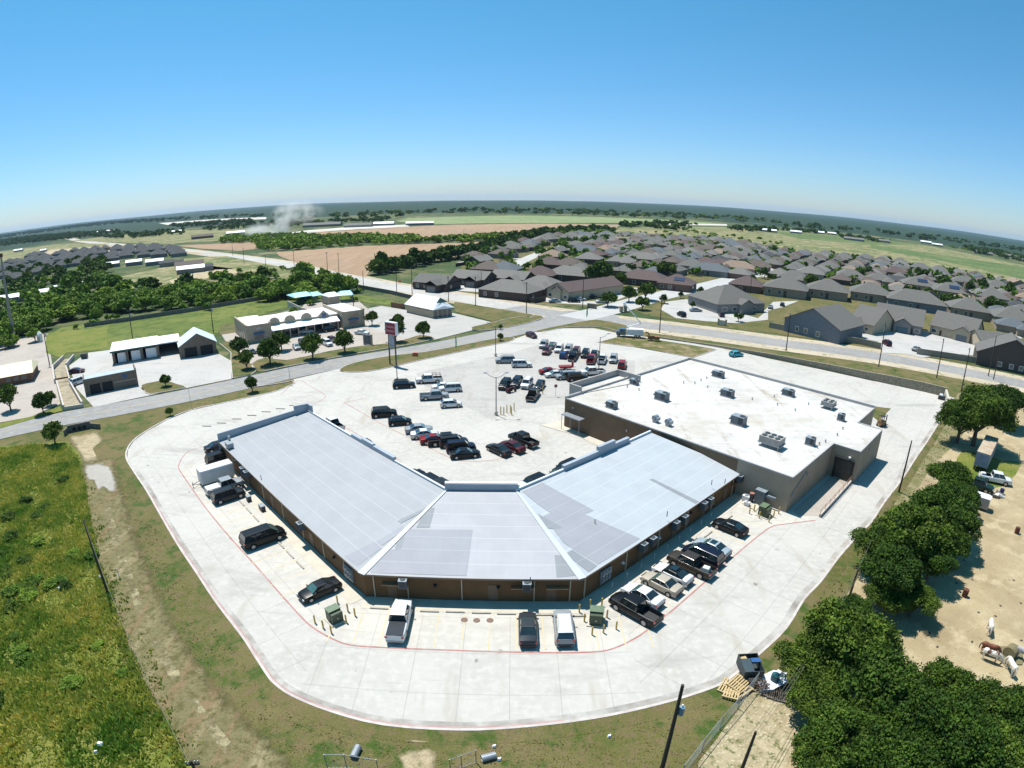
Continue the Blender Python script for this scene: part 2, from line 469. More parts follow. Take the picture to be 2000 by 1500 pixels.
# far fields (the farther the sheet, the higher above the falling ground it may lie)
BROWN = layered('ploughed_field_soil', (0.30, 0.195, 0.112), [(0.01, (0.25, 0.17, 0.11), .4, .6), (0.25, (0.34, 0.24, 0.165), .45, .7, (1, .08, 1), .65), (0.05, (0.22, 0.17, 0.09), .58, .68)], bump=0)
LIGHTGREEN = layered('hay_field', (0.17, 0.22, 0.09), [(0.01, (0.22, 0.24, 0.12), .4, .6), (0.08, (0.12, 0.17, 0.06), .5, .65)], bump=0)
TANFIELD = layered('dry_pasture', (0.20, 0.18, 0.085), [(0.02, (0.09, 0.12, 0.035), .42, .58), (0.12, (0.33, 0.27, 0.15), .5, .62), (0.5, (0.07, 0.10, 0.03), .55, .65)], bump=0)
GREENFIELD = layered('green_crop_field', (0.085, 0.13, 0.04), [(0.02, (0.15, 0.17, 0.06), .42, .62), (0.3, (0.04, 0.075, 0.02), .5, .62)], bump=0)
QUARRY = layered('white_quarry_floor', (0.55, 0.52, 0.47), [(0.02, (0.42, 0.38, 0.32), .4, .6)], bump=0)
sheet('field', [(715, 541), (690, 537), (620, 522), (575, 512), (545, 500), (540, 493), (620, 487), (700, 481), (850, 476), (985, 472), (955, 485), (900, 500), (800, 514), (726, 520)], .10, BROWN)
sheet('field', [(395, 486), (345, 480), (420, 476), (500, 473), (525, 482), (470, 490)], .10, BROWN)
sheet('field', [(560, 462), (620, 454), (700, 449), (780, 444), (830, 441), (1080, 437), (1212, 439), (1195, 452), (1100, 455), (960, 461), (850, 469), (700, 463)], .10, BROWN)
sheet('field', [(770, 432), (800, 426), (1000, 421), (1200, 425), (1330, 431), (1420, 437), (1300, 437), (1080, 436), (830, 439)], .14, LIGHTGREEN)
sheet('field', [(1190, 462), (1210, 445), (1420, 443), (1660, 462), (1800, 478), (2010, 520), (2010, 556), (1900, 537), (1700, 505), (1560, 492), (1400, 468), (1300, 461)], .08, TANFIELD)
sheet('field', [(1700, 485), (1700, 478), (1850, 500), (2010, 524), (2010, 548), (1850, 512)], .14, GREENFIELD)
sheet('field', [(1500, 452), (1660, 462), (1800, 478), (1700, 478), (1560, 466)], .14, GREENFIELD)
sheet('quarry_ground', [(535, 459), (600, 450), (700, 443), (795, 439), (800, 443), (700, 448), (600, 455), (560, 461)], .2, QUARRY)
sheet('quarry_ground', [(310, 436), (420, 428), (520, 424), (520, 428), (420, 433), (330, 440)], .2, QUARRY)
sheet('pasture_ground', [(1290, 436), (1420, 438), (1420, 441), (1290, 440)], .2, QUARRY)
for px in ([(140, 470), (300, 452), (500, 447), (540, 458), (440, 470), (300, 478), (240, 474)], [(0, 492), (120, 476), (215, 476), (180, 486), (0, 512)], [(215, 545), (330, 520), (380, 515), (455, 525), (400, 548), (330, 566), (240, 562)], [(340, 506), (440, 500), (560, 524), (620, 545), (520, 548), (420, 530)]):
    sheet('pasture_ground', px, .12, TANFIELD)
sheet('dirt_track', [(330, 548), (400, 528), (450, 526), (470, 532), (400, 545), (345, 562)], .16, DIRT)
sheet('dirt_track', [(100, 488), (250, 478), (420, 497), (300, 492), (160, 492), (60, 500)], .16, DIRT)
# near ground sheets
sheet('verge_grass_ground', [(-60, 1100), (-60, 860), (0, 850), (250, 800), (480, 752), (700, 705), (1000, 652), (1100, 628), (1250, 640), (1500, 680), (2060, 770), (2060, 1560), (-60, 1560)], .03, GRASS)
sheet('meadow_ground', [(-80, 1560), (-80, 885), (0, 872), (60, 868), (130, 862), (155, 885), (170, 940), (180, 1010), (200, 1100), (225, 1170), (260, 1260), (300, 1350), (360, 1440), (400, 1560)], .05, MEADOW)
DITCH = layered('eroded_verge_track', (0.155, 0.14, 0.066), [(0.35, (0.27, 0.225, 0.13), .5, .64, (1, .13, 1), R(-64)), (0.6, (0.20, 0.14, 0.075), .5, .62, (1, .10, 1), R(-58)), (1.2, (0.09, 0.085, 0.03), .48, .62), (6, (0.13, 0.10, 0.05), .5, .7)], bump=.5)
faded(DITCH, .45, .85, .7)
soft_track('dirt_track', smooth_path(PP([(190, 890), (200, 960), (222, 1060), (258, 1170), (312, 1290), (380, 1390), (450, 1470), (520, 1550)]), 3), 9.5, .06, DITCH)
RUT = faded(layered('pale_wheel_rut', (0.30, 0.26, 0.15), [(0.5, (0.20, 0.17, 0.09), .42, .6), (5, (0.40, 0.34, 0.22), .5, .7)], bump=.4), .97, 1.09, .4)
soft_track('wheel_rut', smooth_path(PP([(205, 975), (222, 1040), (245, 1110), (275, 1190), (318, 1280), (375, 1370), (420, 1430), (470, 1490)]), 3), 2.6, .07, RUT)
(lambda *a: None)('wheel_rut', smooth_path(PP([(222, 960), (250, 1050), (285, 1130), (325, 1220), (385, 1310), (450, 1390), (520, 1450), (640, 1500)]), 3), 1.2, .072, faded(layered('grey_wheel_rut', (0.22, 0.19, 0.14), [(1, (0.16, 0.13, 0.08), .45, .62)], bump=.4), .5, .72, .8))
soft_patch('washout_ground', [(165, 935), (160, 905), (190, 900), (215, 905), (228, 930), (234, 962), (220, 968), (205, 955), (190, 962), (180, 940)], .08, faded(concrete('washout_silt', (0.33, 0.305, 0.265), False, .6), .55, .85, .9))
DIRTF = faded(DIRT.copy(), .55, 1.05, 1.6)
soft_patch('washout_ground', [(128, 852), (150, 846), (190, 838), (200, 848), (205, 862), (185, 880), (195, 905), (165, 912), (150, 890)], .09, DIRTF)
soft_patch('bare_soil_patch', [(765, 1432), (830, 1428), (868, 1440), (850, 1450), (800, 1452)], .07, DIRTF)
soft_patch('bare_soil_patch', [(775, 1468), (850, 1458), (858, 1500), (840, 1530), (790, 1520), (778, 1490)], .07, DIRTF)
sheet('paddock_ground', [(1900, 760), (2080, 800), (2080, 1560), (1440, 1560), (1490, 1380), (1560, 1330), (1600, 1240), (1750, 1010), (1850, 870)], .04, PADDOCK)
sheet('paddock_grass', [(1880, 880), (1960, 900), (1995, 905), (1960, 950), (1900, 950), (1870, 920)], .06, MEADOW, 2)
sheet('dirt_track', [(1470, 1350), (1520, 1338), (1552, 1370), (1545, 1430), (1525, 1520), (1360, 1520), (1395, 1450), (1440, 1390)], .07, layered('stony_track', (0.36, 0.30, 0.19), [(.5, (0.27, 0.22, 0.13), .4, .6), (1.2, (0.10, 0.11, 0.035), .52, .64), (5, (0.5, 0.44, 0.32), .52, .7)], bump=.5), 2)
sheet('alley_ground', [(1848, 812), (1872, 768), (1900, 775), (1880, 850), (1830, 900), (1790, 960), (1780, 990), (1742, 985), (1775, 930), (1812, 870)], .05, layered('alley_grass', (0.15, 0.14, 0.06), [(0.4, (0.25, 0.21, 0.12), .45, .6), (3, (0.08, 0.1, 0.03), .5, .7)]), 2)
sheet('green_strip_ground', [(95, 655), (120, 640), (250, 622), (370, 603), (500, 583), (560, 575), (690, 575), (760, 585), (790, 600), (700, 590), (600, 590), (560, 600), (430, 640), (425, 655), (330, 662), (212, 684), (130, 690)], .09, layered('bright_strip_grass', (0.09, 0.125, 0.022), [(0.04, (0.14, 0.16, 0.035), .42, .6), (0.25, (0.045, 0.085, 0.012), .5, .62), (2, (0.12, 0.12, 0.035), .5, .7)]))
# roads
hw = PP([(2060, 768), (2000, 751), (1900, 730), (1800, 711), (1700, 694), (1600, 680), (1500, 667), (1400, 653), (1300, 640), (1200, 628), (1100, 615), (1000, 601), (900, 582), (800, 566), (740, 556), (680, 543), (600, 527), (560, 517), (500, 507), (420, 497), (337, 487), (230, 478), (160, 471), (120, 462), (100, 457)])
shoulder = MB(); strip(shoulder, smooth_path(hw, 3), 21, .06); structure('road_shoulder', shoulder, layered('pale_road_base', (0.44, 0.37, 0.28), [(0.06, (0.34, 0.29, 0.2), .42, .6), (0.4, (0.17, 0.16, 0.07), .56, .64), (2, (0.5, 0.44, 0.35), .5, .7)], bump=.2))
road = MB(); strip(road, smooth_path(hw[:12], 3), 10.2, .085); structure('highway', road, ASPHALT)
road = MB(); strip(road, smooth_path(hw[11:], 3), 12.5, .09); structure('highway', road, PALEROAD)
st = PP([(-80, 866), (0, 845), (125, 818), (225, 800), (375, 771), (500, 744), (625, 717), (750, 696), (875, 674), (1000, 648), (1060, 634), (1130, 618)])
road = MB(); sp = smooth_path(st, 3); strip(road, sp, 9.6, .10); structure('street', road, ASPHALT)
ln = MB(); strip(ln, offset(sp, .13), .12, .105); strip(ln, offset(sp, -.13), .12, .105); structure('road_marking', ln, YELROAD)
ln = MB(); strip(ln, offset(smooth_path(hw[:11], 3), .1), .15, .090); structure('road_marking', ln, YELROAD)
s2 = PP([(1120, 622), (1195, 604), (1255, 587), (1325, 570), (1387, 557), (1430, 546), (1470, 537), (1520, 528)])
road = MB(); strip(road, smooth_path(s2, 3), 12.5, .135); structure('estate_street', road, concrete('estate_street_concrete', (0.40, 0.39, 0.38), False))
sheet('junction_pavement', [(1058, 622), (1090, 610), (1130, 607), (1190, 612), (1215, 626), (1190, 636), (1110, 636), (1060, 650), (1020, 652), (1050, 636)], .115, ASPHALT, 2)
for px, w in (([(985, 538), (1010, 515), (1060, 493), (1100, 481), (1130, 474)], 9), ([(1985, 600), (1900, 588), (1800, 575)], 8), ([(1610, 560), (1560, 545), (1500, 528)], 9)):
    r_ = MB(); strip(r_, smooth_path(PP(px), 3), w, .11); structure('estate_street', r_, YARD)
# estate ground and its pale drives
sheet('estate_ground', [(905, 560), (900, 515), (1000, 478), (1090, 461), (1180, 459), (1400, 470), (1560, 495), (1700, 506), (1890, 537), (2040, 572), (2040, 735), (1700, 680), (1500, 650), (1380, 637), (1260, 615), (1225, 600), (1200, 590), (1150, 600), (1000, 585), (800, 555), (830, 530)], .07, GRASS)
DRIVES = [[(1620, 640), (1700, 625), (1790, 640), (1850, 660), (1905, 668), (1900, 695), (1850, 690), (1800, 700), (1770, 692), (1725, 690), (1715, 668), (1650, 655)],
    [(1290, 605), (1300, 590), (1340, 585), (1400, 600), (1480, 622), (1500, 606), (1500, 625), (1440, 632), (1380, 628), (1320, 622)],
    [(1010, 583), (1060, 580), (1110, 590), (1180, 588), (1200, 575), (1240, 562), (1260, 566), (1190, 592), (1150, 596), (1090, 593)],
    [(890, 568), (900, 555), (980, 558), (960, 573)], [(1490, 610), (1510, 590), (1560, 588), (1530, 600)], [(1230, 495), (1260, 483), (1290, 487), (1280, 500), (1250, 503)]]
for d in DRIVES: sheet('driveway', d, .13, YARD)
# commercial yards beyond the street
sheet('yard_pavement', [(135, 715), (170, 690), (215, 684), (330, 660), (425, 690), (452, 706), (452, 741), (368, 758), (293, 773), (183, 796), (150, 760)], .12, YARD)
sheet('yard_pavement', [(-60, 700), (20, 660), (95, 652), (100, 700), (118, 790), (60, 815), (-60, 838)], .12, TANCON)
sheet('yard_pavement', [(430, 650), (445, 640), (590, 600), (600, 588), (700, 588), (720, 605), (715, 640), (820, 655), (850, 660), (760, 676), (640, 690), (560, 706), (520, 720), (490, 714), (450, 682)], .12, TANCON)
sheet('yard_pavement', [(720, 603), (745, 598), (800, 607), (885, 612), (964, 631), (935, 638), (925, 645), (850, 664), (800, 662), (715, 640)], .124, LOT2)
# ---------------------------------------------------------------- the car park
LZ = 0.14
outer = [(577, 750), (545, 764), (500, 775), (430, 790), (375, 802), (325, 822), (285, 845), (262, 862), (250, 880), (249, 897), (262, 920), (287, 957), (312, 1000), (350, 1065), (387, 1120), (425, 1177), (475, 1242), (500, 1280), (525, 1318), (540, 1336), (575, 1360), (650, 1390), (750, 1415), (892, 1425), (1000, 1421), (1150, 1404), (1250, 1384), (1337, 1361), (1405, 1337), (1427, 1322), (1480, 1278), (1532, 1228), (1567, 1172), (1600, 1137), (1635, 1090), (1675, 1045), (1700, 1020), (1725, 982), (1760, 937), (1787, 895), (1810, 862), (1847, 802), (1862, 778), (1830, 768), (1700, 744), (1600, 722), (1500, 701), (1400, 678), (1280, 661), (1218, 654), (1160, 642), (1100, 642), (1042, 650), (1004, 663), (655, 723), (573, 742)]
ow = PP(outer)
sheet('car_park', None, LZ, LOT, world=ow)
# inner lot has older, greyer slabs
sheet('car_park_old_slabs', [(812, 730), (1000, 690), (1060, 672), (1240, 706), (1240, 732), (1110, 790), (1000, 802), (960, 822), (900, 790), (830, 755)], LZ+.006, LOT2)
kb = MB()
kl = smooth_path(ow[:43], 3)
kerb(kb, kl, -.28, 0, LZ+.09)
kerb(kb, smooth_path(PP([(577, 750), (571, 745), (560, 747), (530, 752), (500, 756)]), 3), .25, 0, LZ+.09)
structure('kerb', kb, KERB)
bk = MB(); o1, o2 = offset(kl, -.275), offset(kl, -1.6)
o1, o2 = offset(kl, .28), offset(kl, 1.6)
if math.dist(o1[60], (0, 60)) < math.dist(kl[60], (0, 60)): o1, o2 = offset(kl, -.28), offset(kl, -1.6)
for i in range(len(kl)-1): bk.face([(*o1[i], LZ+.06), (*o1[i+1], LZ+.06), (*o2[i+1], .045), (*o2[i], .045)])
structure('kerb_grass_bank', bk, GRASS)
kr = MB(); strip(kr, offset(kl[34:75], .06), .16, LZ+.096); structure('kerb_red_marking', kr, KERBRED)
gs = MB(); strip(gs, offset(kl[30:125], .35), .7, LZ+.008)
structure('gutter_stain', gs, layered('gutter_dirt', (0.40, 0.385, 0.36), [(0.12, (0.20, 0.185, 0.165), .45, .62), (0.9, (0.3, 0.26, 0.22), .48, .66)], bump=0))
# grass islands inside kerbs
def island(px, m=GRASS, z=LZ+.10, sm=3):
    w = smooth_path(PP(px), sm, True)
    if sum(w[k][0]*w[(k+1) % len(w)][1]-w[(k+1) % len(w)][0]*w[k][1] for k in range(len(w))) < 0: w = w[::-1]
    sheet('grass_island', None, z, m, world=w)
    k = MB(); c = w+[w[0], w[1]]
    kerb(k, c, -.2, 0, z+.04)
    structure('kerb', k, KERB)
island([(664, 724), (690, 711), (760, 697), (830, 689), (900, 676), (960, 664), (997, 660), (1004, 663), (990, 669), (935, 680), (880, 692), (820, 705), (760, 719), (715, 727), (680, 728)])
island([(1043, 649), (1070, 642), (1100, 636), (1150, 627), (1175, 627), (1220, 636), (1230, 643), (1218, 650), (1180, 641), (1140, 639), (1100, 641), (1070, 647)])
island([(1168, 670), (1195, 663), (1218, 657), (1250, 660), (1300, 668), (1352, 676), (1398, 684), (1370, 694), (1352, 700), (1300, 690), (1240, 679)], layered('bare_island_grass', (0.10, 0.105, 0.03), [(0.15, (0.26, 0.19, 0.11), .45, .6), (1, (0.06, 0.07, 0.02), .5, .7)]), sm=1)
island([(277, 754), (300, 748), (322, 745), (345, 752), (362, 758), (330, 765), (293, 771), (282, 764)], sm=2)
island([(492, 712), (520, 700), (560, 705), (640, 688), (700, 678), (760, 672), (800, 662), (822, 656), (848, 662), (800, 674), (700, 691), (620, 706), (540, 721), (505, 727)], sm=2)
island([(921, 641), (940, 636), (985, 625), (1015, 620), (1035, 622), (1045, 617), (1062, 622), (1000, 639), (935, 647)], sm=2)
island([(452, 706), (452, 690), (430, 672), (445, 668), (470, 690), (490, 712), (500, 726), (490, 733), (455, 740)], sm=1)
sheet('grass_verge', [(625, 625), (430, 655), (427, 640), (440, 632)], .15, GRASS)
sheet('grass_verge', [(888, 590), (1000, 608), (1055, 618), (1000, 622), (960, 628), (890, 610), (885, 600)], .15, GRASS)
sheet('grass_verge', [(0, 838), (0, 828), (60, 815), (118, 795), (122, 803)], .15, MEADOW)
sheet('grass_verge', [(90, 655), (100, 650), (210, 640), (210, 680), (130, 690), (120, 700), (90, 690)], .13, MEADOW)
# markings
LM = MB()
redpath = smooth_path(PP([(410, 871), (375, 880), (358, 893), (349, 912), (355, 926), (375, 955), (400, 991), (450, 1052), (500, 1107), (582, 1200), (612, 1228), (650, 1250), (685, 1262), (750, 1267), (875, 1272), (1000, 1276), (1150, 1276), (1200, 1268), (1250, 1243), (1285, 1215), (1312, 1195), (1375, 1140), (1437, 1085), (1500, 1034), (1530, 1026), (1560, 1022), (1592, 1018)]), 3)
strip(LM, redpath, .16, LZ+.012)
for px in ([(548, 772), (582, 745), (600, 752), (634, 772), (632, 780), (612, 790)], [(672, 787), (750, 832), (800, 856), (875, 894), (905, 902), (950, 902), (985, 895), (1020, 880)], [(655, 825), (720, 862), (770, 895), (800, 915), (860, 945)], [(672, 787), (712, 780)], [(1055, 832), (1120, 850), (1180, 868), (1196, 878)]):
    strip(LM, smooth_path(PP(px), 3), .13, LZ+.012)
structure('fire_lane_marking', LM, REDLINE)
YM = MB()
def seg(a, b, w=.13): strip(YM, [a, b], w, LZ+.013)
for k in range(13):
    x = -17.6+2.6*k
    seg((x, 42.1), (x, 47.2))
a45 = R(-45.4); dl = (math.cos(a45), math.sin(a45)); nl = (-dl[1], dl[0])
a42 = R(42.7); dr = (math.cos(a42), math.sin(a42)); nr = (dr[1], -dr[0])
P1, P2, P3, P4 = (-47.4, 81.8), (-15.4, 49.3), (7.3, 49.2), (33.4, 73.3)
for k in range(15):
    p = (P1[0]+dl[0]*(2+k*2.7), P1[1]+dl[1]*(2+k*2.7))
    seg((p[0]-nl[0]*2.2, p[1]-nl[1]*2.2), (p[0]-nl[0]*7.2, p[1]-nl[1]*7.2))
for k in range(11):
    p = (P3[0]+dr[0]*(3.5+k*2.75), P3[1]+dr[1]*(3.5+k*2.75))
    seg((p[0]+nr[0]*2.2, p[1]+nr[1]*2.2), (p[0]+nr[0]*7.2, p[1]+nr[1]*7.2))
for (a, b, n, sgn) in ((P(672, 787), P(875, 892), 13, 1), (P(800, 738), P(905, 800), 8, -1), (P(1061, 676), P(1215, 718), 10, -1), (P(975, 885), P(1035, 852), 4, 1)):
    d = (b[0]-a[0], b[1]-a[1]); l = math.hypot(*d); d = (d[0]/l, d[1]/l); q = (math.cos(R(15)), math.sin(R(15))) if sgn > 0 else (math.cos(R(255 if n == 10 else 192)), math.sin(R(255 if n == 10 else 192)))
    for k in range(n):
        p = (a[0]+d[0]*l*k/(n-1), a[1]+d[1]*l*k/(n-1))
        seg(p, (p[0]+q[0]*5, p[1]+q[1]*5))
structure('parking_line_marking', YM, YELLINE)
bay = MB()
rp = redpath[9:]
bp = [(x, y, LZ+.009) for x, y in offset(rp, .1)] + [(*nin_, LZ+.009) for nin_ in ((P4[0]+nr[0]*1.5-dr[0]*1, P4[1]+nr[1]*1.5-dr[1]*1), (P3[0]+nr[0]*1.5, P3[1]+nr[1]*1.5-.2), (P2[0]-nl[0]*1.5, P2[1]-nl[1]*1.5-.2), (P1[0]-nl[0]*1.5, P1[1]-nl[1]*1.5))]
bay.face(bp); structure('parking_bay_slabs', bay, concrete('warm_bay_concrete', (0.465, 0.44, 0.395), True, .6))
# footway strips along the building
sw = MB()
for a, b, n in ((P1, P2, nl), (P2, P3, (0, 1)), (P3, P4, (-nr[0], -nr[1]))):
    q = [(a[0]-n[0]*.2, a[1]-n[1]*.2), (b[0]-n[0]*.2, b[1]-n[1]*.2)]
    sw.face([(q[0][0]-n[0]*1.5, q[0][1]-n[1]*1.5, LZ+.03), (q[1][0]-n[0]*1.5, q[1][1]-n[1]*1.5, LZ+.03), (q[1][0]+n[0]*.5, q[1][1]+n[1]*.5, LZ+.03), (q[0][0]+n[0]*.5, q[0][1]+n[1]*.5, LZ+.03)])
structure('footway', sw, WALK)
sheet('footway', [(1055, 832), (1100, 822), (1195, 872), (1180, 878), (1120, 850)], LZ+.05, WALK)
# ---------------------------------------------------------------- three-winged shop block
BROWNWALL = mat('brown_stucco', (0.15, 0.078, 0.030), (0.12, 0.062, 0.024), .6, .9, world=True, bump=.2)
BROWNTRIM = mat('brown_eave_metal', (0.20, 0.14, 0.10), (0.16, 0.11, 0.08), .6, .5)
GREYTRIM = mat('grey_parapet_metal', (0.33, 0.37, 0.42), (0.28, 0.32, 0.37), .5, .5, world=True)
DOWNPIPE = mat('beige_downpipe', (0.50, 0.44, 0.33), (0.44, 0.38, 0.28), 1, .6)
def roofmat(name, c, warm=False):
    m = bpy.data.materials.new(name)
    N, L, b = nodes_of(m)
    uv = N.new('ShaderNodeTexCoord').outputs['UV']
    cur = noise_mix(N, L, coords(N, L), .35, c, tuple(x*.93 for x in c), .4, .62)
    for w, hgt, ms, col, k in ((60., .42, .018, tuple(x*.80 for x in c), .5), (60., 2.05, .09, tuple(min(1, x*1.13) for x in c), .8), (.9, 60., .03, tuple(x*.88 for x in c), .45)):
        br = N.new('ShaderNodeTexBrick'); L.new(uv, br.inputs['Vector']); br.offset = 0
        br.inputs['Scale'].default_value = 1; br.inputs['Brick Width'].default_value = w; br.inputs['Row Height'].default_value = hgt
        br.inputs['Mortar Size'].default_value = ms; br.inputs['Mortar Smooth'].default_value = .5
        f = N.new('ShaderNodeMath'); f.operation = 'MULTIPLY'; L.new(br.outputs['Fac'], f.inputs[0]); f.inputs[1].default_value = k
        mx = N.new('ShaderNodeMix'); mx.data_type = 'RGBA'; L.new(f.outputs[0], mx.inputs[0]); L.new(cur, mx.inputs[6]); mx.inputs[7].default_value = (*col, 1); cur = mx.outputs[2]
    L.new(cur, b.inputs['Base Color']); b.inputs['Roughness'].default_value = .6; b.inputs['Specular IOR Level'].default_value = .25
    return m
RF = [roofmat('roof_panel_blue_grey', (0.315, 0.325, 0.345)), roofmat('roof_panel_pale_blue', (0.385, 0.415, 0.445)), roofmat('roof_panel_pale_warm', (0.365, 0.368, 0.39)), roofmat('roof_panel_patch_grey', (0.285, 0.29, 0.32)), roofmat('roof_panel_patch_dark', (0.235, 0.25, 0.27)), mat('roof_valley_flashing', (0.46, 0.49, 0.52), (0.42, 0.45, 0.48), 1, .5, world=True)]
HO, HI = 3.3, 5.5
Q1, Q2, Q3, Q4 = (-34.6, 90.6), (-8.0, 63.85), (0.7, 63.95), (21.4, 82.7)
shop = thing('shop_block', 'long brown shop block bent in three wings under a pale grey panelled roof', 'building', (-5, 60, 0))
sl = (-5, 60, 0)
wmb = MB()
ins = lambda p, n, d: (p[0]+n[0]*d, p[1]+n[1]*d)
e = .35
w1, w2, w3, w4 = ins(P1, nl, e), (P2[0]+.15, P2[1]+e), (P3[0]-.15, P3[1]+e), ins(P4, (-nr[0], -nr[1]), e)
poly = [w1, w2, w3, w4, Q4, Q3, Q2, Q1]
n = len(poly)
tops = [HO-.05, HO-.05, HO-.05, HO-.05, HI-.1, HI-.1, HI-.1, HI-.1]
for i in range(n):
    j = (i+1) % n
    a, b = poly[i], poly[j]
    wmb.face([(*a, 0), (*b, 0), (*b, tops[j]), (*a, tops[i])])
wmb.build('wall', BROWNWALL, shop, loc=sl)
def roofsurf():
    mb = MB()
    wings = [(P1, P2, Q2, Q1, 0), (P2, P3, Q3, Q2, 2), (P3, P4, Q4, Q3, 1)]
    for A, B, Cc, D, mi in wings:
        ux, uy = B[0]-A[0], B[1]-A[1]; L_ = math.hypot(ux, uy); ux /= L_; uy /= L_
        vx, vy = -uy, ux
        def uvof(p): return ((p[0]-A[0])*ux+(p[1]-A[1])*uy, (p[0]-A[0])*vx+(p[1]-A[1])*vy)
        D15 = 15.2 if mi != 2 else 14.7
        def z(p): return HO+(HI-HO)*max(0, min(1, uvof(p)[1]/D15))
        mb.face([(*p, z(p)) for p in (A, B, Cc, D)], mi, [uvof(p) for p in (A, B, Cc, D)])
        # patches: (u0,v0,u1,v1,mat) in metres in the wing frame, cut by the valley lines
        def patch(px, m_, dz=.02):
            w = []
            for q in px:
                h = 4.4
                for _ in range(6):
                    p = P(*q, h); h = z(p)
                w.append(p)
            if sum(w[k][0]*w[(k+1) % len(w)][1]-w[(k+1) % len(w)][0]*w[k][1] for k in range(len(w))) < 0: w = w[::-1]
            mb.face([(*p, z(p)+dz) for p in w], m_, [uvof(p) for p in w])
        if mi == 0:
            patch([(674, 1087), (731, 1058), (745, 1071), (697, 1106)], 3)
            patch([(735, 1058), (786, 1028), (790, 1035), (746, 1066)], 3)
            patch([(777, 1017), (835, 990), (818, 1004), (783, 1022)], 4)
        if mi == 2:
            patch([(724, 1119), (729, 1100), (757, 1074), (784, 1073), (770, 1121)], 3)
            patch([(771, 1073), (776, 1055), (794, 1032), (798, 1034), (786, 1073)], 4)
            patch([(795, 1034), (923, 1035), (911, 1125), (770, 1120)], 3, .03)
            patch([(813, 1031), (821, 1014), (835, 992), (849, 992), (839, 1031)], 4)
            patch([(1083, 1084), (1098, 1085), (1128, 1124), (1087, 1128)], 4)
        if mi == 1:
            patch([(1020, 960), (1060, 943), (1160, 997), (1102, 1020), (1050, 985)], 3)
            patch([(1062, 1008), (1107, 989), (1250, 1052), (1168, 1103), (1100, 1060)], 3, .026)
            patch([(1050, 1003), (1099, 1031), (1090, 1034), (1070, 1032)], 4, .03)
            patch([(1104, 1082), (1118, 1074), (1166, 1105), (1150, 1118)], 4, .034)
            patch([(1269, 937), (1275, 935), (1366, 980), (1358, 984)], 4)
    # hips
    for a, b in ((P2, Q2), (P3, Q3)):
        dx, dy = b[0]-a[0], b[1]-a[1]; l = math.hypot(dx, dy); nx, ny = -dy/l, dx/l
        w0, w1_ = .45, .14
        mb.face([(a[0]-nx*w0, a[1]-ny*w0, HO+.05), (a[0]+nx*w0, a[1]+ny*w0, HO+.05), (b[0]+nx*w1_, b[1]+ny*w1_, HI+.05), (b[0]-nx*w1_, b[1]-ny*w1_, HI+.05)][::-1] if False else [(a[0]+nx*w0, a[1]+ny*w0, HO+.06), (a[0]-nx*w0, a[1]-ny*w0, HO+.06), (b[0]-nx*w1_, b[1]-ny*w1_, HI+.06), (b[0]+nx*w1_, b[1]+ny*w1_, HI+.06)], 5)
    return mb
rf = roofsurf().build('roof', RF, shop, loc=sl)
ev = MB()
for a, b in ((P1, P2), (P2, P3), (P3, P4)):
    d = Vector((b[0]-a[0], b[1]-a[1])).normalized(); nn = Vector((-d.y, d.x)); c = ((a[0]+b[0])/2+nn.x*.02, (a[1]+b[1])/2+nn.y*.02, HO-.10)
    ev.box(c, (math.hypot(b[0]-a[0], b[1]-a[1]), .16, .19), math.atan2(d.y, d.x))
ev.build('eave', BROWNTRIM, rf, loc=None).location = (0, 0, 0)
evo = rf.children[0]; evo.data.transform(Matrix.Translation((5, -60, 0)))
pr = MB()
def par(a, b, z0, z1, t=.3, mi=0):
    d = Vector((b[0]-a[0], b[1]-a[1])); an = math.atan2(d.y, d.x)
    pr.box(((a[0]+b[0])/2, (a[1]+b[1])/2, (z0+z1)/2), (d.length, t, z1-z0), an, mi)
lerp = lambda a, b, t: (a[0]+(b[0]-a[0])*t, a[1]+(b[1]-a[1])*t)
nin = lambda p, n_, d: (p[0]+n_[0]*d, p[1]+n_[1]*d)
a, b = nin(Q1, nl, .2), nin(Q2, nl, .2)
par(a, b, HI-.3, HI+.25, .28, 1)
for t0, t1, zz in ((.40, .48, .55), (.48, .56, .8), (.56, .70, .6)):
    par(nin(lerp(a, b, t0), nl, .05), nin(lerp(a, b, t1), nl, .05), HI-.2, HI+zz, .5, 0)
par((Q2[0]-.1, Q2[1]+.35), (Q3[0]+.1, Q3[1]+.35), HI-.3, HI+.9, .35, 0)
par((Q2[0]-.1, Q2[1]+.55), (Q3[0]+.1, Q3[1]+.55), HI+.905, HI+.97, .5, 1)
nri = (-nr[0], -nr[1])
a, b = nin(Q3, nri, .2), nin(Q4, nri, .2)
par(a, b, HI-.3, HI+.3, .28, 1)
for t0, t1, zz in ((.30, .55, .75), (.55, .68, 1.35), (.68, .80, .8)):
    par(nin(lerp(a, b, t0), nri, .05), nin(lerp(a, b, t1), nri, .05), HI-.2, HI+zz, .5, 0)
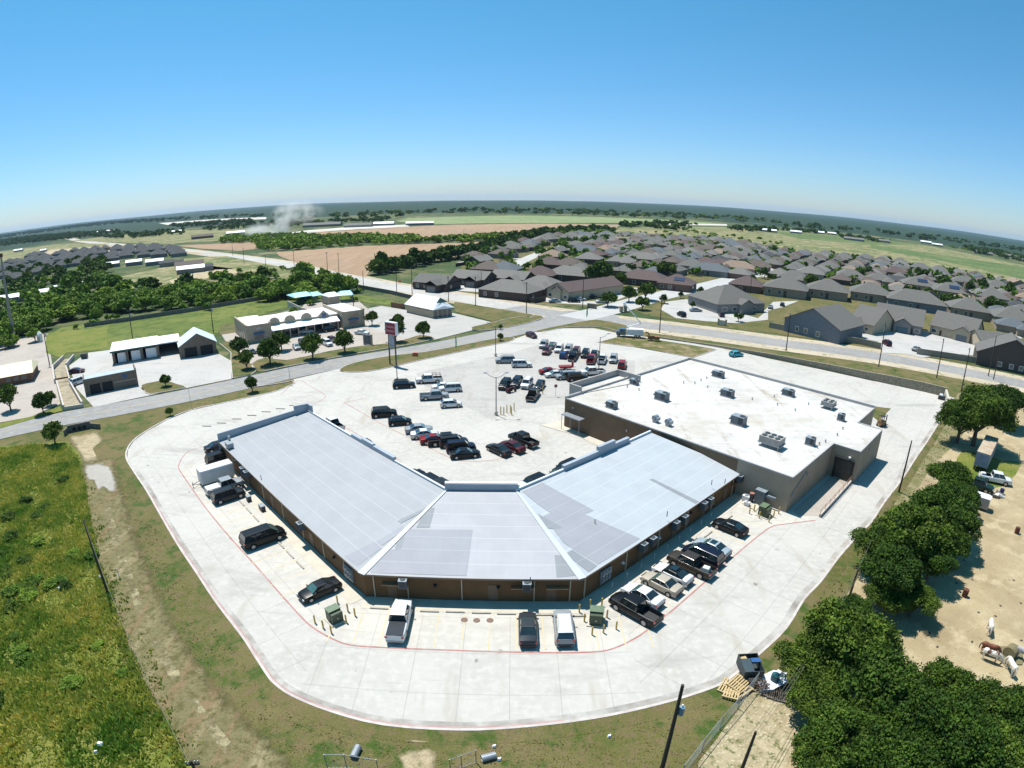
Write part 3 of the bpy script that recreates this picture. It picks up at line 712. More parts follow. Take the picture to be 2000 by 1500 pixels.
# end parapet of the left wing
aa, bb = nin(P1, (-dl[0], -dl[1]), .15), nin(Q1, (-dl[0], -dl[1]), .15)
dd = Vector((bb[0]-aa[0], bb[1]-aa[1])); L_ = dd.length; dd.normalize(); px_, py_ = -dd.y*.15, dd.x*.15
for s0, s1, z0, z1, ze in ((0, .86, HO-.3, HO+1.3, HI+.55), ):
    p0, p1 = lerp(aa, bb, s0), lerp(aa, bb, s1)
    v = [(p0[0]-px_, p0[1]-py_), (p0[0]+px_, p0[1]+py_), (p1[0]+px_, p1[1]+py_), (p1[0]-px_, p1[1]-py_)]
    zt = [z1, z1, ze, ze]
    pr.face([(*v[i], zt[i]) for i in (3, 2, 1, 0)][::-1]); pr.face([(*v[1], 0), (*v[1], z1), (*v[2], ze), (*v[2], 0)][::-1]); pr.face([(*v[3], 0), (*v[3], ze), (*v[0], z1), (*v[0], 0)][::-1]); pr.face([(*v[0], 0), (*v[0], z1), (*v[1], z1), (*v[1], 0)][::-1])
par(lerp(aa, bb, .86), nin(bb, (dd.x, dd.y), .3), 0, HI+1.3, .36, 0)
par(nin(bb, (dd.x, dd.y), .3), nin(nin(bb, (dd.x, dd.y), .3), dl, 1.6), HI-.2, HI+1.3, .3, 0)
pr.build('parapet', [GREYTRIM, mat('pale_coping_metal', (0.62, 0.66, 0.70), (0.55, 0.59, 0.63), 1, .45)], shop, loc=sl)
for a, b, ts in ((w1, w2, (.12, .26, .40, .55, .68, .80, .91)), (w2, w3, (.045, .205, .457, .79, .955)), (w3, w4, (.02, .22, .40, .58, .76, .93))):
    nn = Vector((b[1]-a[1], -(b[0]-a[0]))).normalized()
    for t in ts:
        p = lerp(a, b, t); m_ = MB(); m_.box((p[0]+nn.x*.06, p[1]+nn.y*.06, 1.62), (.10, .12, 3.0), math.atan2(nn.y, nn.x)+math.pi/2)
        m_.build('downpipe', DOWNPIPE, shop, loc=sl)
def wallthing(a, b, t, out, z, size, name, m, extra=None):
    nn = Vector((b[1]-a[1], -(b[0]-a[0]))).normalized(); p = lerp(a, b, t)
    m_ = MB(); m_.box((p[0]+nn.x*(out+size[1]/2), p[1]+nn.y*(out+size[1]/2), z), size, math.atan2(nn.y, nn.x)+math.pi/2)
    return m_.build(name, m, shop, loc=sl)
DOORM = mat('brown_steel_door', (0.16, 0.10, 0.06), (0.13, 0.08, 0.05), 1, .6)
AWN = mat('orange_brown_ledge', (0.40, 0.19, 0.09), (0.33, 0.15, 0.07), 2, .7)
for a, b, ts in ((w1, w2, (.2, .47, .73)), (w2, w3, (.13, .6, .87)), (w3, w4, (.30, .5, .7, .87))):
    for t in ts: wallthing(a, b, t, .004, 1.2, (1.0, .05, 2.1), 'door', DOORM)
for a, b, t in ((w2, w3, .135), (w2, w3, .735), (w2, w3, .895), (w3, w4, .95)):
    wallthing(a, b, t, .003, 2.05, (2.3, .45, .12), 'ledge', AWN)
# ---------------------------------------------------------------- supermarket
H1 = 5.45
BEIGE = mat('beige_stucco', (0.34, 0.275, 0.205), (0.29, 0.235, 0.175), .4, .9, world=True, bump=.2)
TPO = layered('white_membrane_roof', (0.50, 0.487, 0.465), [(0.10, (0.43, 0.41, 0.385), .46, .62), (0.28, (0.30, 0.24, 0.18), .56, .72, (1.3, .28, 1), R(-48)), (0.5, (0.56, 0.55, 0.535), .5, .7, (.15, 2.0, 1), R(42)), (1.5, (0.25, 0.22, 0.19), .60, .72, (2, .25, 1), R(42)), (0.05, (0.36, 0.31, 0.25), .52, .68)], rough=.7, bump=0)
corner = {k: P(*v, H1) for k, v in dict(A=(1103, 778), B=(1549, 933), C=(1630, 867), D=(1683, 881), E=(1724, 839), F=(1679, 823), G=(1706, 796), J=(1350, 700), K=(1231, 737), N=(1141, 767)).items()}
# square the plan up on its two axes
ax = R(-48.4); ux = Vector((math.cos(ax), math.sin(ax))); uy = Vector((-ux.y, ux.x))
def fr(p): v = Vector(p); return [v.dot(ux), v.dot(uy)]
f_ = {k: fr(v) for k, v in corner.items()}
f_['A'][1] = f_['B'][1] = (f_['A'][1]+f_['B'][1])/2
f_['C'][0] = f_['B'][0]; f_['D'][1] = f_['C'][1]; f_['E'][0] = f_['D'][0]; f_['F'][1] = f_['E'][1]; f_['G'][0] = f_['F'][0]; f_['J'][1] = f_['G'][1]
f_['N'][0] = f_['A'][0]; f_['K'][0] = f_['J'][0]
un = lambda u, v: tuple(ux*u+uy*v)
order = 'ABCDEFGJKNA'
f_['K'][0] = f_['J'][0]
plan = [un(*f_[k]) for k in 'ABCDEFGJ']
# shop front: the face with the porch runs from J back to A, the porch steps out of it
K_, N_ = f_['K'], f_['N']
front = [un(f_['J'][0], K_[1]), un(f_['A'][0]-0, K_[1])]
plan = [un(*f_[k]) for k in 'ABCDEFGJ']
store = thing('supermarket', 'large beige and brown supermarket with a flat stained white roof', 'building', (38, 93, 0))
so = (38, 93, 0)
sm_ = MB()
for i in range(8):
    a, b = plan[i], plan[(i+1) % 8]
    if i == 0:
        mid = lerp(a, b, .80)
        sm_.face([(*a, 0), (*mid, 0), (*mid, H1), (*a, H1)], 0); sm_.face([(*mid, 0), (*b, 0), (*b, H1), (*mid, H1)], 1)
    else: sm_.face([(*a, 0), (*b, 0), (*b, H1), (*a, H1)], 1)
WALLB = mat('brown_store_stucco', (0.16, 0.105, 0.062), (0.13, 0.085, 0.05), .4, .9, world=True, bump=.2)
sm_.build('wall', [WALLB, BEIGE], store, loc=so)
rr = MB(); rr.face([(*p, H1-.06) for p in plan]); rr.build('roof', TPO, store, loc=so)
cp = MB()
def bar(mb, a, b, z0, z1, t=.3, mi=0):
    d = Vector((b[0]-a[0], b[1]-a[1])); mb.box(((a[0]+b[0])/2, (a[1]+b[1])/2, (z0+z1)/2), (d.length, t, z1-z0), math.atan2(d.y, d.x), mi)
for i in range(8):
    a, b = plan[i], plan[(i+1) % 8]
    d = Vector((b[0]-a[0], b[1]-a[1])).normalized(); q = Vector((-d.y, d.x))*.10
    hgt = (.05, .02, .03, .04, .02, .03, .42, .36)[i]
    bar(cp, (a[0]+q.x, a[1]+q.y), (b[0]+q.x, b[1]+q.y), H1-.10, H1+.04+hgt, .26, 0)
cp.build('coping', mat('store_coping', (0.42, 0.41, 0.40), (0.36, 0.35, 0.34), 1, .6), store, loc=so)
# entrance porch with its tall screen parapet, three sides standing above the roof
pl_, pm_ = P(1205, 722, 6.6), P(1115, 750, 6.6)
fl, fm = fr(pl_), fr(pm_)
base_u = f_['A'][0]
pu = (fl[0]+fm[0])/2; v0, v1 = fm[1], fl[1]
porch = MB()
c0, c1, c2, c3 = un(base_u+.1, v0), un(pu, v0), un(pu, v1), un(base_u+3.0, v1)
for a, b in ((c0, c1), (c1, c2), (c2, c3)): bar(porch, a, b, 0, 6.7, .3)
porch.build('porch_parapet', mat('porch_stucco', (0.38, 0.36, 0.34), (0.32, 0.30, 0.28), .5, .9, world=True), store, loc=so)
pf = MB(); pf.face([(*un(pu+.2, v0+.2), 5.5), (*un(pu+.2, v1-.2), 5.5), (*un(base_u+2.9, v1-.2), 5.5), (*un(base_u+.2, v0+.2), 5.5)]); pf.build('porch_roof', TPO, store, loc=so)
fc = MB(); bar(fc, un(base_u-.04, f_['A'][1]+8), un(base_u-.04, f_['J'][1]-3), .2, 3.0, .1); fc.build('shop_window', BUILDGLASS, store, loc=so)
# side canopy (seen on the brown wall by the west corner)
ca = MB(); ba = un(f_['A'][0]+.6, f_['A'][1]); bb2 = un(f_['A'][0]+4.9, f_['A'][1]); nn = -uy
for z0, z1 in ((2.9, 3.05),):
    ca.prism([ba, bb2, (bb2[0]+nn.x*1.5, bb2[1]+nn.y*1.5), (ba[0]+nn.x*1.5, ba[1]+nn.y*1.5)], z0, z1, floor=True)
for t in (0.02, .5, .98):
    q = lerp(ba, bb2, t); ca.tube((q[0]+nn.x*1.4, q[1]+nn.y*1.4, 0.1), (q[0]+nn.x*1.4, q[1]+nn.y*1.4, 2.9), .05)
ca.build('canopy', GREYMETAL, store, loc=so)
# dock: door, light, dark bumpers
cd = lerp(un(*f_['C']), un(*f_['D']), .52)
dk = MB(); bar(dk, nin(un(*f_['C']), tuple(ux), 1.1), nin(un(*f_['C']), tuple(ux), 3.7), .3, 3.3, .08)
q = -uy*.06
dk.v = [(x+q.x, y+q.y, z) for x, y, z in dk.v]
dk.build('dock_door', mat('dark_dock_door', (0.05, 0.05, 0.045), (0.035, 0.035, 0.03), 2, .6), store, loc=so)
df = MB()
for t in (.9, 3.9): 
    p = un(f_['C'][0]+t, f_['C'][1]-.12); df.box((*p, 1.75), (.25, .35, 3.4), ax)
p = un(f_['C'][0]+2.4, f_['C'][1]-.12); df.box((*p, 3.52), (3.25, .35, .3), ax)
df.build('dock_seal', BLACK, store, loc=so)
lp = un(f_['C'][0]+3.1, f_['C'][1]-.25); l_ = MB(); l_.box((*lp, 4.1), (.35, .35, .25), ax); l_.build('wall_light', mat('lamp_lens', (.85, .85, .8), None, 1, .3), store, loc=so)
vt = MB()
for u, v, z in ((f_['B'][0], f_['B'][1]+6, 3.9), (f_['B'][0], f_['B'][1]+1.2, 2.3), (f_['D'][0], f_['D'][1]+6, 4.2)):
    p = un(u+.06, v); vt = MB(); vt.box((*p, z), (.12, .35, .35), ax); vt.build('vent_cap', GREYMETAL, store, loc=so)
for t in (.05, .35, .42): 
    p = un(f_['A'][0]+t*40, f_['A'][1]-.06); vt = MB(); vt.box((*p, 3.6 if t > .1 else 4.2), (.3, .12, .3), ax); vt.build('vent_cap', GREYMETAL, store, loc=so)
pass
gb = MB(); p0 = un(f_['B'][0]+.06, f_['B'][1]+.4); p1 = un(f_['B'][0]+.06, f_['B'][1]+5.5); gb.tube((*p0, 2.6), (*p1, 4.6), .05); gb.build('sloping_pipe', GREYMETAL, store, loc=so)
# ---------------------------------------------------------------- vehicles
TYRE = mat('tyre_rubber', (0.015, 0.015, 0.016), (0.022, 0.022, 0.022), 6, .85)
RIM = mat('alloy_rim', (0.42, 0.42, 0.43), (0.30, 0.30, 0.31), 6, .35, .7)
LAMPW = mat('headlamp_lens', (0.65, 0.67, 0.68), (0.5, 0.52, 0.54), 4, .1, 0, coat=1)
LAMPR = mat('tail_lamp_lens', (0.35, 0.02, 0.015), (0.25, 0.01, 0.01), 4, .15, 0, coat=1)
TRIMB = mat('black_plastic_trim', (0.02, 0.02, 0.022), (0.028, 0.028, 0.03), 5, .6)
PAINTS = {k: paint('paint_'+k, v) for k, v in dict(black=(0.004, 0.0045, 0.006), dark_blue=(0.004, 0.007, 0.02), blue=(0.01, 0.03, 0.16), white=(0.62, 0.63, 0.64), silver=(0.27, 0.29, 0.31), grey=(0.03, 0.034, 0.04), dark_grey=(0.015, 0.017, 0.02), beige=(0.42, 0.37, 0.30), brown=(0.045, 0.036, 0.028), red=(0.22, 0.006, 0.008), maroon=(0.07, 0.006, 0.012), teal=(0.02, 0.35, 0.42), pale_blue=(0.30, 0.36, 0.40), green=(0.01, 0.03, 0.025)).items()}
def interp(pts, x):
    if x <= pts[0][0]: return pts[0][1]
    for (a, b), (c, d) in zip(pts, pts[1:]):
        if x <= c: return b+(d-b)*(x-a)/(c-a) if c > a else d
    return pts[-1][1]
CARS = {
 'sedan':  dict(L=4.8, W=1.84, H=1.45, top=[(0, .62), (.008, .86), (.03, 1.0), (.2, 1.03), (.3, .98), (.68, .97), (.74, .95), (.9, .86), (.965, .76), (.99, .64), (1, .5)], g=[(.15, .745), (.34, .585)], wb=(.19, .81), R=.33),
 'coupe':  dict(L=4.75, W=1.86, H=1.38, top=[(0, .62), (.008, .86), (.03, 1.02), (.12, 1.04), (.3, .97), (.66, .95), (.72, .92), (.9, .83), (.965, .73), (.99, .62), (1, .48)], g=[(.09, .72), (.33, .55)], wb=(.19, .81), R=.34),
 'hatch':  dict(L=4.2, W=1.80, H=1.52, top=[(0, .60), (.006, .90), (.02, 1.05), (.2, 1.02), (.68, .99), (.76, .97), (.92, .87), (.97, .76), (1, .52)], g=[(.02, .77), (.16, .60)], wb=(.17, .82), R=.33),
 'suv':    dict(L=4.85, W=1.95, H=1.78, top=[(0, .62), (.005, .95), (.015, 1.10), (.3, 1.10), (.70, 1.09), (.75, 1.08), (.93, 1.0), (.98, .88), (1, .58)], g=[(.015, .765), (.085, .64)], wb=(.18, .82), R=.37),
 'minivan': dict(L=5.1, W=2.0, H=1.78, top=[(0, .6), (.005, .95), (.012, 1.12), (.4, 1.10), (.78, 1.05), (.83, 1.02), (.94, .90), (.98, .76), (1, .52)], g=[(.012, .84), (.07, .66)], wb=(.19, .81), R=.34),
 'pickup': dict(L=5.9, W=2.02, H=1.90, top=[(0, .62), (.004, .95), (.01, 1.12), (.38, 1.14), (.41, 1.16), (.74, 1.16), (.78, 1.15), (.95, 1.10), (.985, .98), (1, .6)], g=[(.375, .785), (.40, .685)], wb=(.20, .80), R=.41),
}
def car_proto(kind):
    c = CARS[kind]; L, Wd, H, Rr = c['L'], c['W'], c['H'], c['R']
    root = thing(kind+'_proto', None, None, (0, 0, 0))
    wx = [c['wb'][0]*L, c['wb'][1]*L]
    arch = Rr+.075
    xs = set([0, .004*L, .015*L, .04*L, .1*L, .25*L, .35*L, .45*L, .55*L, .65*L, .72*L, .9*L, .95*L, .975*L, .992*L, L] + [p[0]*L for p in c['top']])
    for w in wx:
        for k in (-1, -.92, -.7, -.38, 0, .38, .7, .92, 1): xs.add(w+arch*k)
        xs.add(w-arch*1.02); xs.add(w+arch*1.02)
    xs = sorted(x for x in xs if 0 <= x <= L)
    zb = .24 if kind != 'pickup' else .34
    bed = kind == 'pickup'
    secs = []
    for x in xs:
        u = x/L; t = interp(c['top'], u)
        w = Wd/2*(1-.16*abs(2*u-1)**7)*(1-.03*max(0, u-.75)/.25)
        az = 0
        for q in wx:
            if abs(x-q) <= arch*1.001: az = Rr+math.sqrt(max(0, arch*arch-(x-q)**2))
        z2 = max(zb+.06, az); z3 = max(.52, az+.03); z4 = max(t-.16, z3+.03)
        zend = zb+.14 if (u < .004 or u > .996) else zb
        secs.append([(0, zend), (w*.70, zend), (w*.975, z2), (w*1.0, z3), (w*.985, z4), (w*.93, max(t-.035, z4+.01)), (w*.80, max(t, z4+.02)), (0, max(t+.025, z4+.04))])
    mb = MB(); m = len(secs[0])
    ring = lambda s: [(y, z) for y, z in s] + [(-y, z) for y, z in s[-2:0:-1]]
    nr_ = 2*m-2
    for x, s in zip(xs, secs): mb.v.extend([(x-L/2, y, z) for y, z in ring(s)])
    for i in range(len(xs)-1):
        for k in range(nr_):
            j = (k+1) % nr_
            a, b = i*nr_, (i+1)*nr_
            if bed and xs[i+1] <= .375*L and xs[i] >= .0149*L and k in (m-2, m-1): continue      # open bed
            mb.f.append((a+k, b+k, b+j, a+j)); mb.m.append(1 if k in (0, nr_-1) else 0); mb.uv.append(None)
    mb.f.append(tuple(range(nr_))[::-1]); mb.m.append(0); mb.uv.append(None)
    mb.f.append(tuple((len(xs)-1)*nr_+k for k in range(nr_))); mb.m.append(0); mb.uv.append(None)
    mb.f = [f[::-1] for f in mb.f]
    body = mb.build('body', [PAINTS['white'], TRIMB], root, smooth=True)
    g0, g1 = c['g']
    def hat(bx0, bx1, tx0, tx1, wb_, wt, z0, z1, inset=0.0):
        b = [(bx0*L-L/2+inset, -wb_), (bx1*L-L/2-inset, -wb_*.93), (bx1*L-L/2-inset, wb_*.93), (bx0*L-L/2+inset, wb_)]
        t = [(tx0*L-L/2, -wt), (tx1*L-L/2, -wt*.95), (tx1*L-L/2, wt*.95), (tx0*L-L/2, wt)]
        return [(*p, z0) for p in b], [(*p, z1) for p in t]
    zb0 = interp(c['top'], (g0[0]+g0[1])/2)
    zbr = interp(c['top'], g0[0]+.01)
    z0 = min(zb0, zbr)-.03
    wb_, wt = Wd/2*.90, Wd/2*.72
    B, T = hat(g0[0], g0[1], g1[0], g1[1], wb_, wt, z0, H-.05)
    gm = MB()
    for k in range(4):
        j = (k+1) % 4
        gm.face([B[k], B[j], T[j], T[k]], 1 if k == 1 else 0)
    gm.build('window', [GLASS, TEALGLASS if kind in ('sedan', 'minivan') else GLASS], root)
    rf_ = MB()   # roof panel with rolled edge
    rings = []
    for sx, wz in ((1.0, H-.07), (1.0, H-.03), (.93, H-.005), (.6, H+.01)):
        cx = (T[0][0]+T[1][0])/2
        rings.append([(cx+(p[0]-cx)*(sx+.03), p[1]*(sx+.03), wz) for p in T])
    for a, b in zip(rings, rings[1:]):
        for k in range(4):
            j = (k+1) % 4; rf_.face([a[k], a[j], b[j], b[k]])
    rf_.face(rings[-1])
    # pillars: corner posts and one or two side posts
    def post(p, q, w_):
        rf_.tube(p, q, w_, w_*.9, 4)
    for k in range(4): post(B[k], T[k], .045)
    for s_, (i0, i1) in ((0, (0, 1)), (1, (3, 2))):
        for t in ((.48,) if kind in ('sedan', 'coupe', 'hatch') else (.36, .66) if kind != 'pickup' else (.5,)):
            p = Vector(B[i0]).lerp(Vector(B[i1]), t); q = Vector(T[i0]).lerp(Vector(T[i1]), t+(.02 if kind != 'pickup' else 0))
            post(p, q, .032)
    rf_.build('roof', PAINTS['white'], root, smooth=True)
    for i, q in enumerate(wx):
        for s_ in (-1, 1):
            wm = MB(); y1, y0 = s_*(Wd/2-.015), s_*(Wd/2-.24)
            wm.tube((0, y0, 0), (0, y1, 0), Rr, Rr, 18)
            wl = wm.build('wheel', TYRE, root); wl.location = (q-L/2, 0, Rr)
            rm = MB(); rm.tube((0, y1, 0), (0, y1+s_*.008, 0), Rr*.66, Rr*.6, 12); rm.build('rim', RIM, wl)
    for s_ in (-1, 1):
        z = interp(c['top'], .965)
        h_ = MB(); h_.box((L/2-.10, s_*Wd*.36, z-.13), (.16, .34, .15), s_*-.25, taper=.2); h_.build('headlight', LAMPW, root)
        z = interp(c['top'], .02)
        h_ = MB(); h_.box((-L/2+.05, s_*Wd*.40, z-.15), (.12, .22, .20 if kind in ('suv', 'pickup', 'minivan') else .12), 0); h_.build('taillight', LAMPR, root)
        h_ = MB(); h_.box(((g0[1]-.05)*L-L/2, s_*(Wd/2+.06), z0+.09), (.12, .2, .14), 0, taper=.2); h_.build('mirror', TRIMB, root)
    h_ = MB(); h_.box((L/2-.005, 0, .62 if kind != 'pickup' else .78), (.05, Wd*.52, .2 if kind != 'pickup' else .34)); h_.build('grille', TRIMB, root)
    h_ = MB(); h_.box((-L/2-.01, 0, .5), (.08, Wd*.8, .14)); h_.build('bumper', TRIMB if kind != 'pickup' else GALV, root)
    if bed:
        b_ = MB(); x0, x1, w_, zt = -L/2+.10, -L/2+.37*L, Wd/2*.76, 1.13
        b_.face([(x0, -w_, .62), (x1, -w_, .62), (x1, w_, .62), (x0, w_, .62)])
        b_.face([(x0, -w_, .62), (x0, -w_, zt), (x1, -w_, zt), (x1, -w_, .62)]); b_.face([(x1, w_, .62), (x1, w_, zt), (x0, w_, zt), (x0, w_, .62)])
        b_.face([(x0, w_, .62), (x0, w_, zt), (x0, -w_, zt), (x0, -w_, .62)]); b_.face([(x1, -w_, .62), (x1, -w_, zt), (x1, w_, zt), (x1, w_, .62)])
        b_.build('bed_liner', TRIMB, root)
    if kind in ('suv',):
        for s_ in (-1, 1):
            r_ = MB(); r_.tube((g1[0]*L-L/2+.1, s_*wt*.9, H+.05), (g1[1]*L-L/2-.1, s_*wt*.88, H+.05), .02, .02, 5); r_.build('roof_rail', TRIMB, root)
    return root
def hide_proto(o):
    for ch in list(o.children): hide_proto(ch)
    bpy.data.objects.remove(o)
PROTO = {k: car_proto(k) for k in CARS}
def car(kind, colour, px, deg, label, group='cars parked on the concrete lot', h=.7, extra=None, roof=None, sc=1.0, cat=None, name=None, zg=LZ+.01):
    x, y = P(*px, h)
    o = copy_tree(PROTO[kind])
    o.name = name or {'sedan': 'parked_car', 'coupe': 'parked_car', 'hatch': 'parked_car', 'suv': 'parked_suv', 'minivan': 'parked_minivan', 'pickup': 'pickup_truck'}[kind]
    o.location = (x, y, zg); o.rotation_euler = (0, 0, R(deg)); o.scale = (sc,)*3
    tag(o, label, cat or {'pickup': 'pickup truck', 'minivan': 'minivan', 'suv': 'suv'}.get(kind, 'car'), group)
    for ch in o.children:
        if ch.name.split('.')[0] in ('body', 'roof'):
            s_ = ch.material_slots[0]; s_.link = 'OBJECT'
            s_.material = PAINTS[roof if (roof and ch.name.startswith('roof')) else colour]
    if extra: extra(o)
    return o
def tonneau(m=None):
    def f(o):
        mb = MB(); L = 5.9; mb.box((-L/2+.055+.185*L, 0, 1.175), (L*.355, 1.62, .05)); mb.build('bed_cover', m or DARKMETAL, o)
    return f
def rack(o):
    mb = MB(); L = 5.9
    for x in (-2.5, -1.6, -.75):
        mb.path([(x, -.85, 1.1), (x, -.85, 1.95), (x, .85, 1.95), (x, .85, 1.1)], .035)
    for s_ in (-.85, .85): mb.tube((-2.6, s_, 1.6), (-.7, s_, 1.6), .03); mb.tube((-2.6, s_, 1.95), (-.7, s_, 1.95), .03)
    mb.build('ladder_rack', DARKMETAL, o)
def sunroof(o):
    mb = MB(); mb.box((-.15, 0, 1.475), (.75, .9, .02)); mb.build('sunroof', GLASS, o)
def cargo(m_, x=-2.0):
    def f(o):
        mb = MB(); mb.box((x, .1, .95), (1.0, .9, .7), .2, taper=.25); mb.build('load', m_, o)
    return f
LW, RW, BK = 44.6, 132.7, 90
CG = 'vehicles parked behind the shop block'
car('sedan', 'dark_blue', (426, 872), LW, 'dark saloon tucked against the far left corner of the brown wall', CG)
car('suv', 'black', (430, 896), LW, 'black suv between the corner saloon and the white box trailer', CG)
car('pickup', 'silver', (439, 951), LW, 'silver pickup with glassy rear cover next to the white trailer', CG, extra=tonneau(PAINTS['white']))
car('suv', 'dark_grey', (446, 968), LW, 'dark grey suv beside the silver pickup by the left wing', CG)
car('minivan', 'black', (514, 1050), LW, 'long black people carrier alone in the middle of the left bays', CG, sc=1.12)
car('sedan', 'black', (624, 1152), LW+180, 'dark saloon nosing out left of the green transformer', CG)
car('pickup', 'white', (780, 1213), BK, 'white pickup with a grey bed cover behind the centre wing', CG, extra=tonneau(PAINTS['grey']))
car('sedan', 'grey', (1031, 1228), BK, 'grey saloon with red tail lamps behind the centre wing', CG)
car('suv', 'silver', (1101, 1226), BK, 'silver estate suv with a pale roof behind the centre wing', CG, roof='white')
car('pickup', 'black', (1241, 1191), RW, 'black pickup with an open bed, nearest the right transformer', CG)
car('sedan', 'white', (1255, 1163), RW, 'white saloon beside the open-bed black pickup', CG)
car('sedan', 'beige', (1292, 1140), RW, 'champagne beige saloon with a green rear window', CG)
car('coupe', 'white', (1314, 1121), RW, 'white saloon with a black glass roof', CG, extra=sunroof, roof='black')
car('pickup', 'brown', (1350, 1104), RW, 'brown pickup carrying pale sacks in its bed', CG, extra=cargo(mat('white_sacks', (.6, .6, .57), (.45, .45, .42), 3, .8)))
car('minivan', 'dark_blue', (1372, 1085), RW, 'dark people carrier between the brown pickup and silver saloon', CG)
car('sedan', 'pale_blue', (1390, 1070), RW, 'pale silver blue saloon with a sunroof', CG, extra=sunroof)
car('coupe', 'black', (1426, 1029), RW, 'glossy black coupe standing alone near the supermarket corner', CG)
IG = 'cars in the row along the red line in front of the shops'
car('suv', 'black', (750, 807), 15, 'black suv at the head of the front row by the empty bays', IG)
car('hatch', 'black', (781, 823), 15, 'black hatchback second in the front row', IG)
car('sedan', 'silver', (818, 838), 15, 'silver saloon in the front row, beside the white one', IG)
car('sedan', 'white', (829, 848), 15, 'white saloon touching the silver and the bright red cars', IG)
car('sedan', 'red', (848, 858), 15, 'bright red saloon between the white saloon and black pickup', IG)
car('pickup', 'black', (869, 861), 15, 'black pickup in the front row beside the bright red saloon', IG)
car('suv', 'dark_grey', (886, 864), 15, 'dark suv just behind the black pickup of the front row', IG)
car('suv', 'dark_blue', (900, 874), 15, 'navy suv beside the last black saloon of the front row', IG)
car('sedan', 'black', (908, 886), 15, 'black saloon closing the front row at the bend', IG)
JG = 'three vehicles parked at the tip of the bend'
car('sedan', 'dark_grey', (974, 878), RW, 'dark grey saloon with a shiny rear window at the bend', JG)
car('sedan', 'maroon', (1001, 872), RW, 'maroon saloon between the grey saloon and the black pickup', JG)
car('pickup', 'black', (1022, 860), RW, 'black pickup beside the maroon saloon at the bend', JG)
UG = 'white and black vehicles near the tall sign'
car('suv', 'black', (789, 752), 12, 'black off-roader beside the lamp post below the tall sign', UG)
car('pickup', 'white', (838, 742), 192, 'white work pickup with a ladder rack', UG, extra=rack)
car('sedan', 'white', (864, 755), 192, 'white saloon half hidden behind the white crossover', UG)
car('suv', 'white', (879, 759), 192, 'white crossover beside the work pickup', UG)
car('pickup', 'silver', (848, 774), 12, 'pale pickup with a soft bed cover and no rack', UG, extra=tonneau(PAINTS['grey']))
car('hatch', 'white', (881, 789), 12, 'white hatchback last of the cluster by the rough slabs', UG)
FG = 'vehicles in the far part of the car park'
car('suv', 'silver', (987, 704), 185, 'silver estate at the foot of the far lamp post', FG)
car('suv', 'white', (1019, 712), 5, 'white suv with tinted windows right of the silver estate', FG)
car('hatch', 'maroon', (1038, 655), -60, 'dark maroon car driving out past the grass point', 'moving cars')
for kind, col_, px, d, lb in [('suv', 'silver', (1062, 674), 255, 'silver suv first of the far double row'), ('sedan', 'black', (1078, 675), 255, 'black car behind the first silver suv of the far row'),
    ('suv', 'maroon', (1068, 686), 255, 'dark maroon suv in front of the first silver suv'), ('suv', 'white', (1092, 682), 255, 'white suv between the maroon and the blue cars'),
    ('suv', 'silver', (1110, 683), 255, 'silver car behind the royal blue car'), ('hatch', 'blue', (1101, 694), 75, 'royal blue hatchback in the far double row'),
    ('suv', 'maroon', (1125, 688), 255, 'plum coloured suv behind the black pickup of the far row'), ('pickup', 'black', (1119, 697), 75, 'black pickup next to the royal blue hatchback'),
    ('suv', 'black', (1143, 692), 255, 'black suv standing clear between two groups of the far row'), ('pickup', 'dark_grey', (1161, 694), 255, 'dark pickup behind the bright red pickup'),
    ('pickup', 'red', (1155, 703), 75, 'bright red pickup in the far double row'), ('pickup', 'white', (1176, 703), 75, 'white pickup by the lamp post behind the shop porch'),
    ('suv', 'silver', (1198, 702), 255, 'silver suv between the white pickup and the crimson suv'), ('suv', 'red', (1215, 713), 75, 'crimson suv at the right end of the far row')]:
    car(kind, col_, px, d, lb, FG)
for kind, col_, px, d, lb in [('sedan', 'red', (1073, 725), 15, 'red saloon left of the small red trailer'), ('sedan', 'white', (1084, 731), 195, 'white saloon in front of the red saloon'),
    ('suv', 'silver', (1105, 735), 195, 'silver suv between the white and the black cars'), ('suv', 'black', (1127, 738), 15, 'black suv half hidden by the porch parapet'), ('pickup', 'white', (1157, 727), 195, 'white pickup whose tail the porch hides'),
    ('suv', 'black', (986, 752), 255, 'black suv left of the dark blue suv'), ('suv', 'dark_blue', (1009, 748), 255, 'dark blue suv beside the big white one'), ('suv', 'white', (1029, 750), 255, 'big white suv facing the lamp post'), ('hatch', 'dark_blue', (1054, 753), 255, 'blue black hatchback right of the big white suv'), ('pickup', 'dark_grey', (1041, 772), 75, 'dark boxy truck parked nose-in below the blue black hatchback')]:
    car(kind, col_, px, d, lb, FG)
# cars glimpsed over the front parapet
PG = 'cars along the shop fronts beyond the roof'
for kind, col_, px, d, lb in [('pickup', 'white', (650, 820), 134, 'white vehicle peeping over the far end of the roof'), ('sedan', 'dark_grey', (712, 857), 134, 'dark car just above the left parapet box'), ('sedan', 'black', (815, 918), 134, 'black car peeping over the left coping, first of three'),
    ('suv', 'black', (838, 930), 134, 'black suv over the left coping, middle of three'), ('pickup', 'dark_grey', (864, 943), 134, 'grey pickup over the left coping, by the centre parapet'),
    ('sedan', 'white', (1018, 944), 222, 'white car peeping beside the end of the centre parapet'), ('suv', 'black', (1040, 935), 222, 'black suv peeping over the right coping'), ('sedan', 'dark_grey', (1092, 916), 222, 'dark saloon over the raised right coping'), ('suv', 'black', (1106, 905), 222, 'black suv farthest up the right coping')]:
    car(kind, col_, px, d, lb, PG, h=1.7)
car('hatch', 'teal', (1438, 692), 20, 'small turquoise car behind the supermarket by the wall', 'cars beside the supermarket')
SG = 'cars at the stone shops across the street'
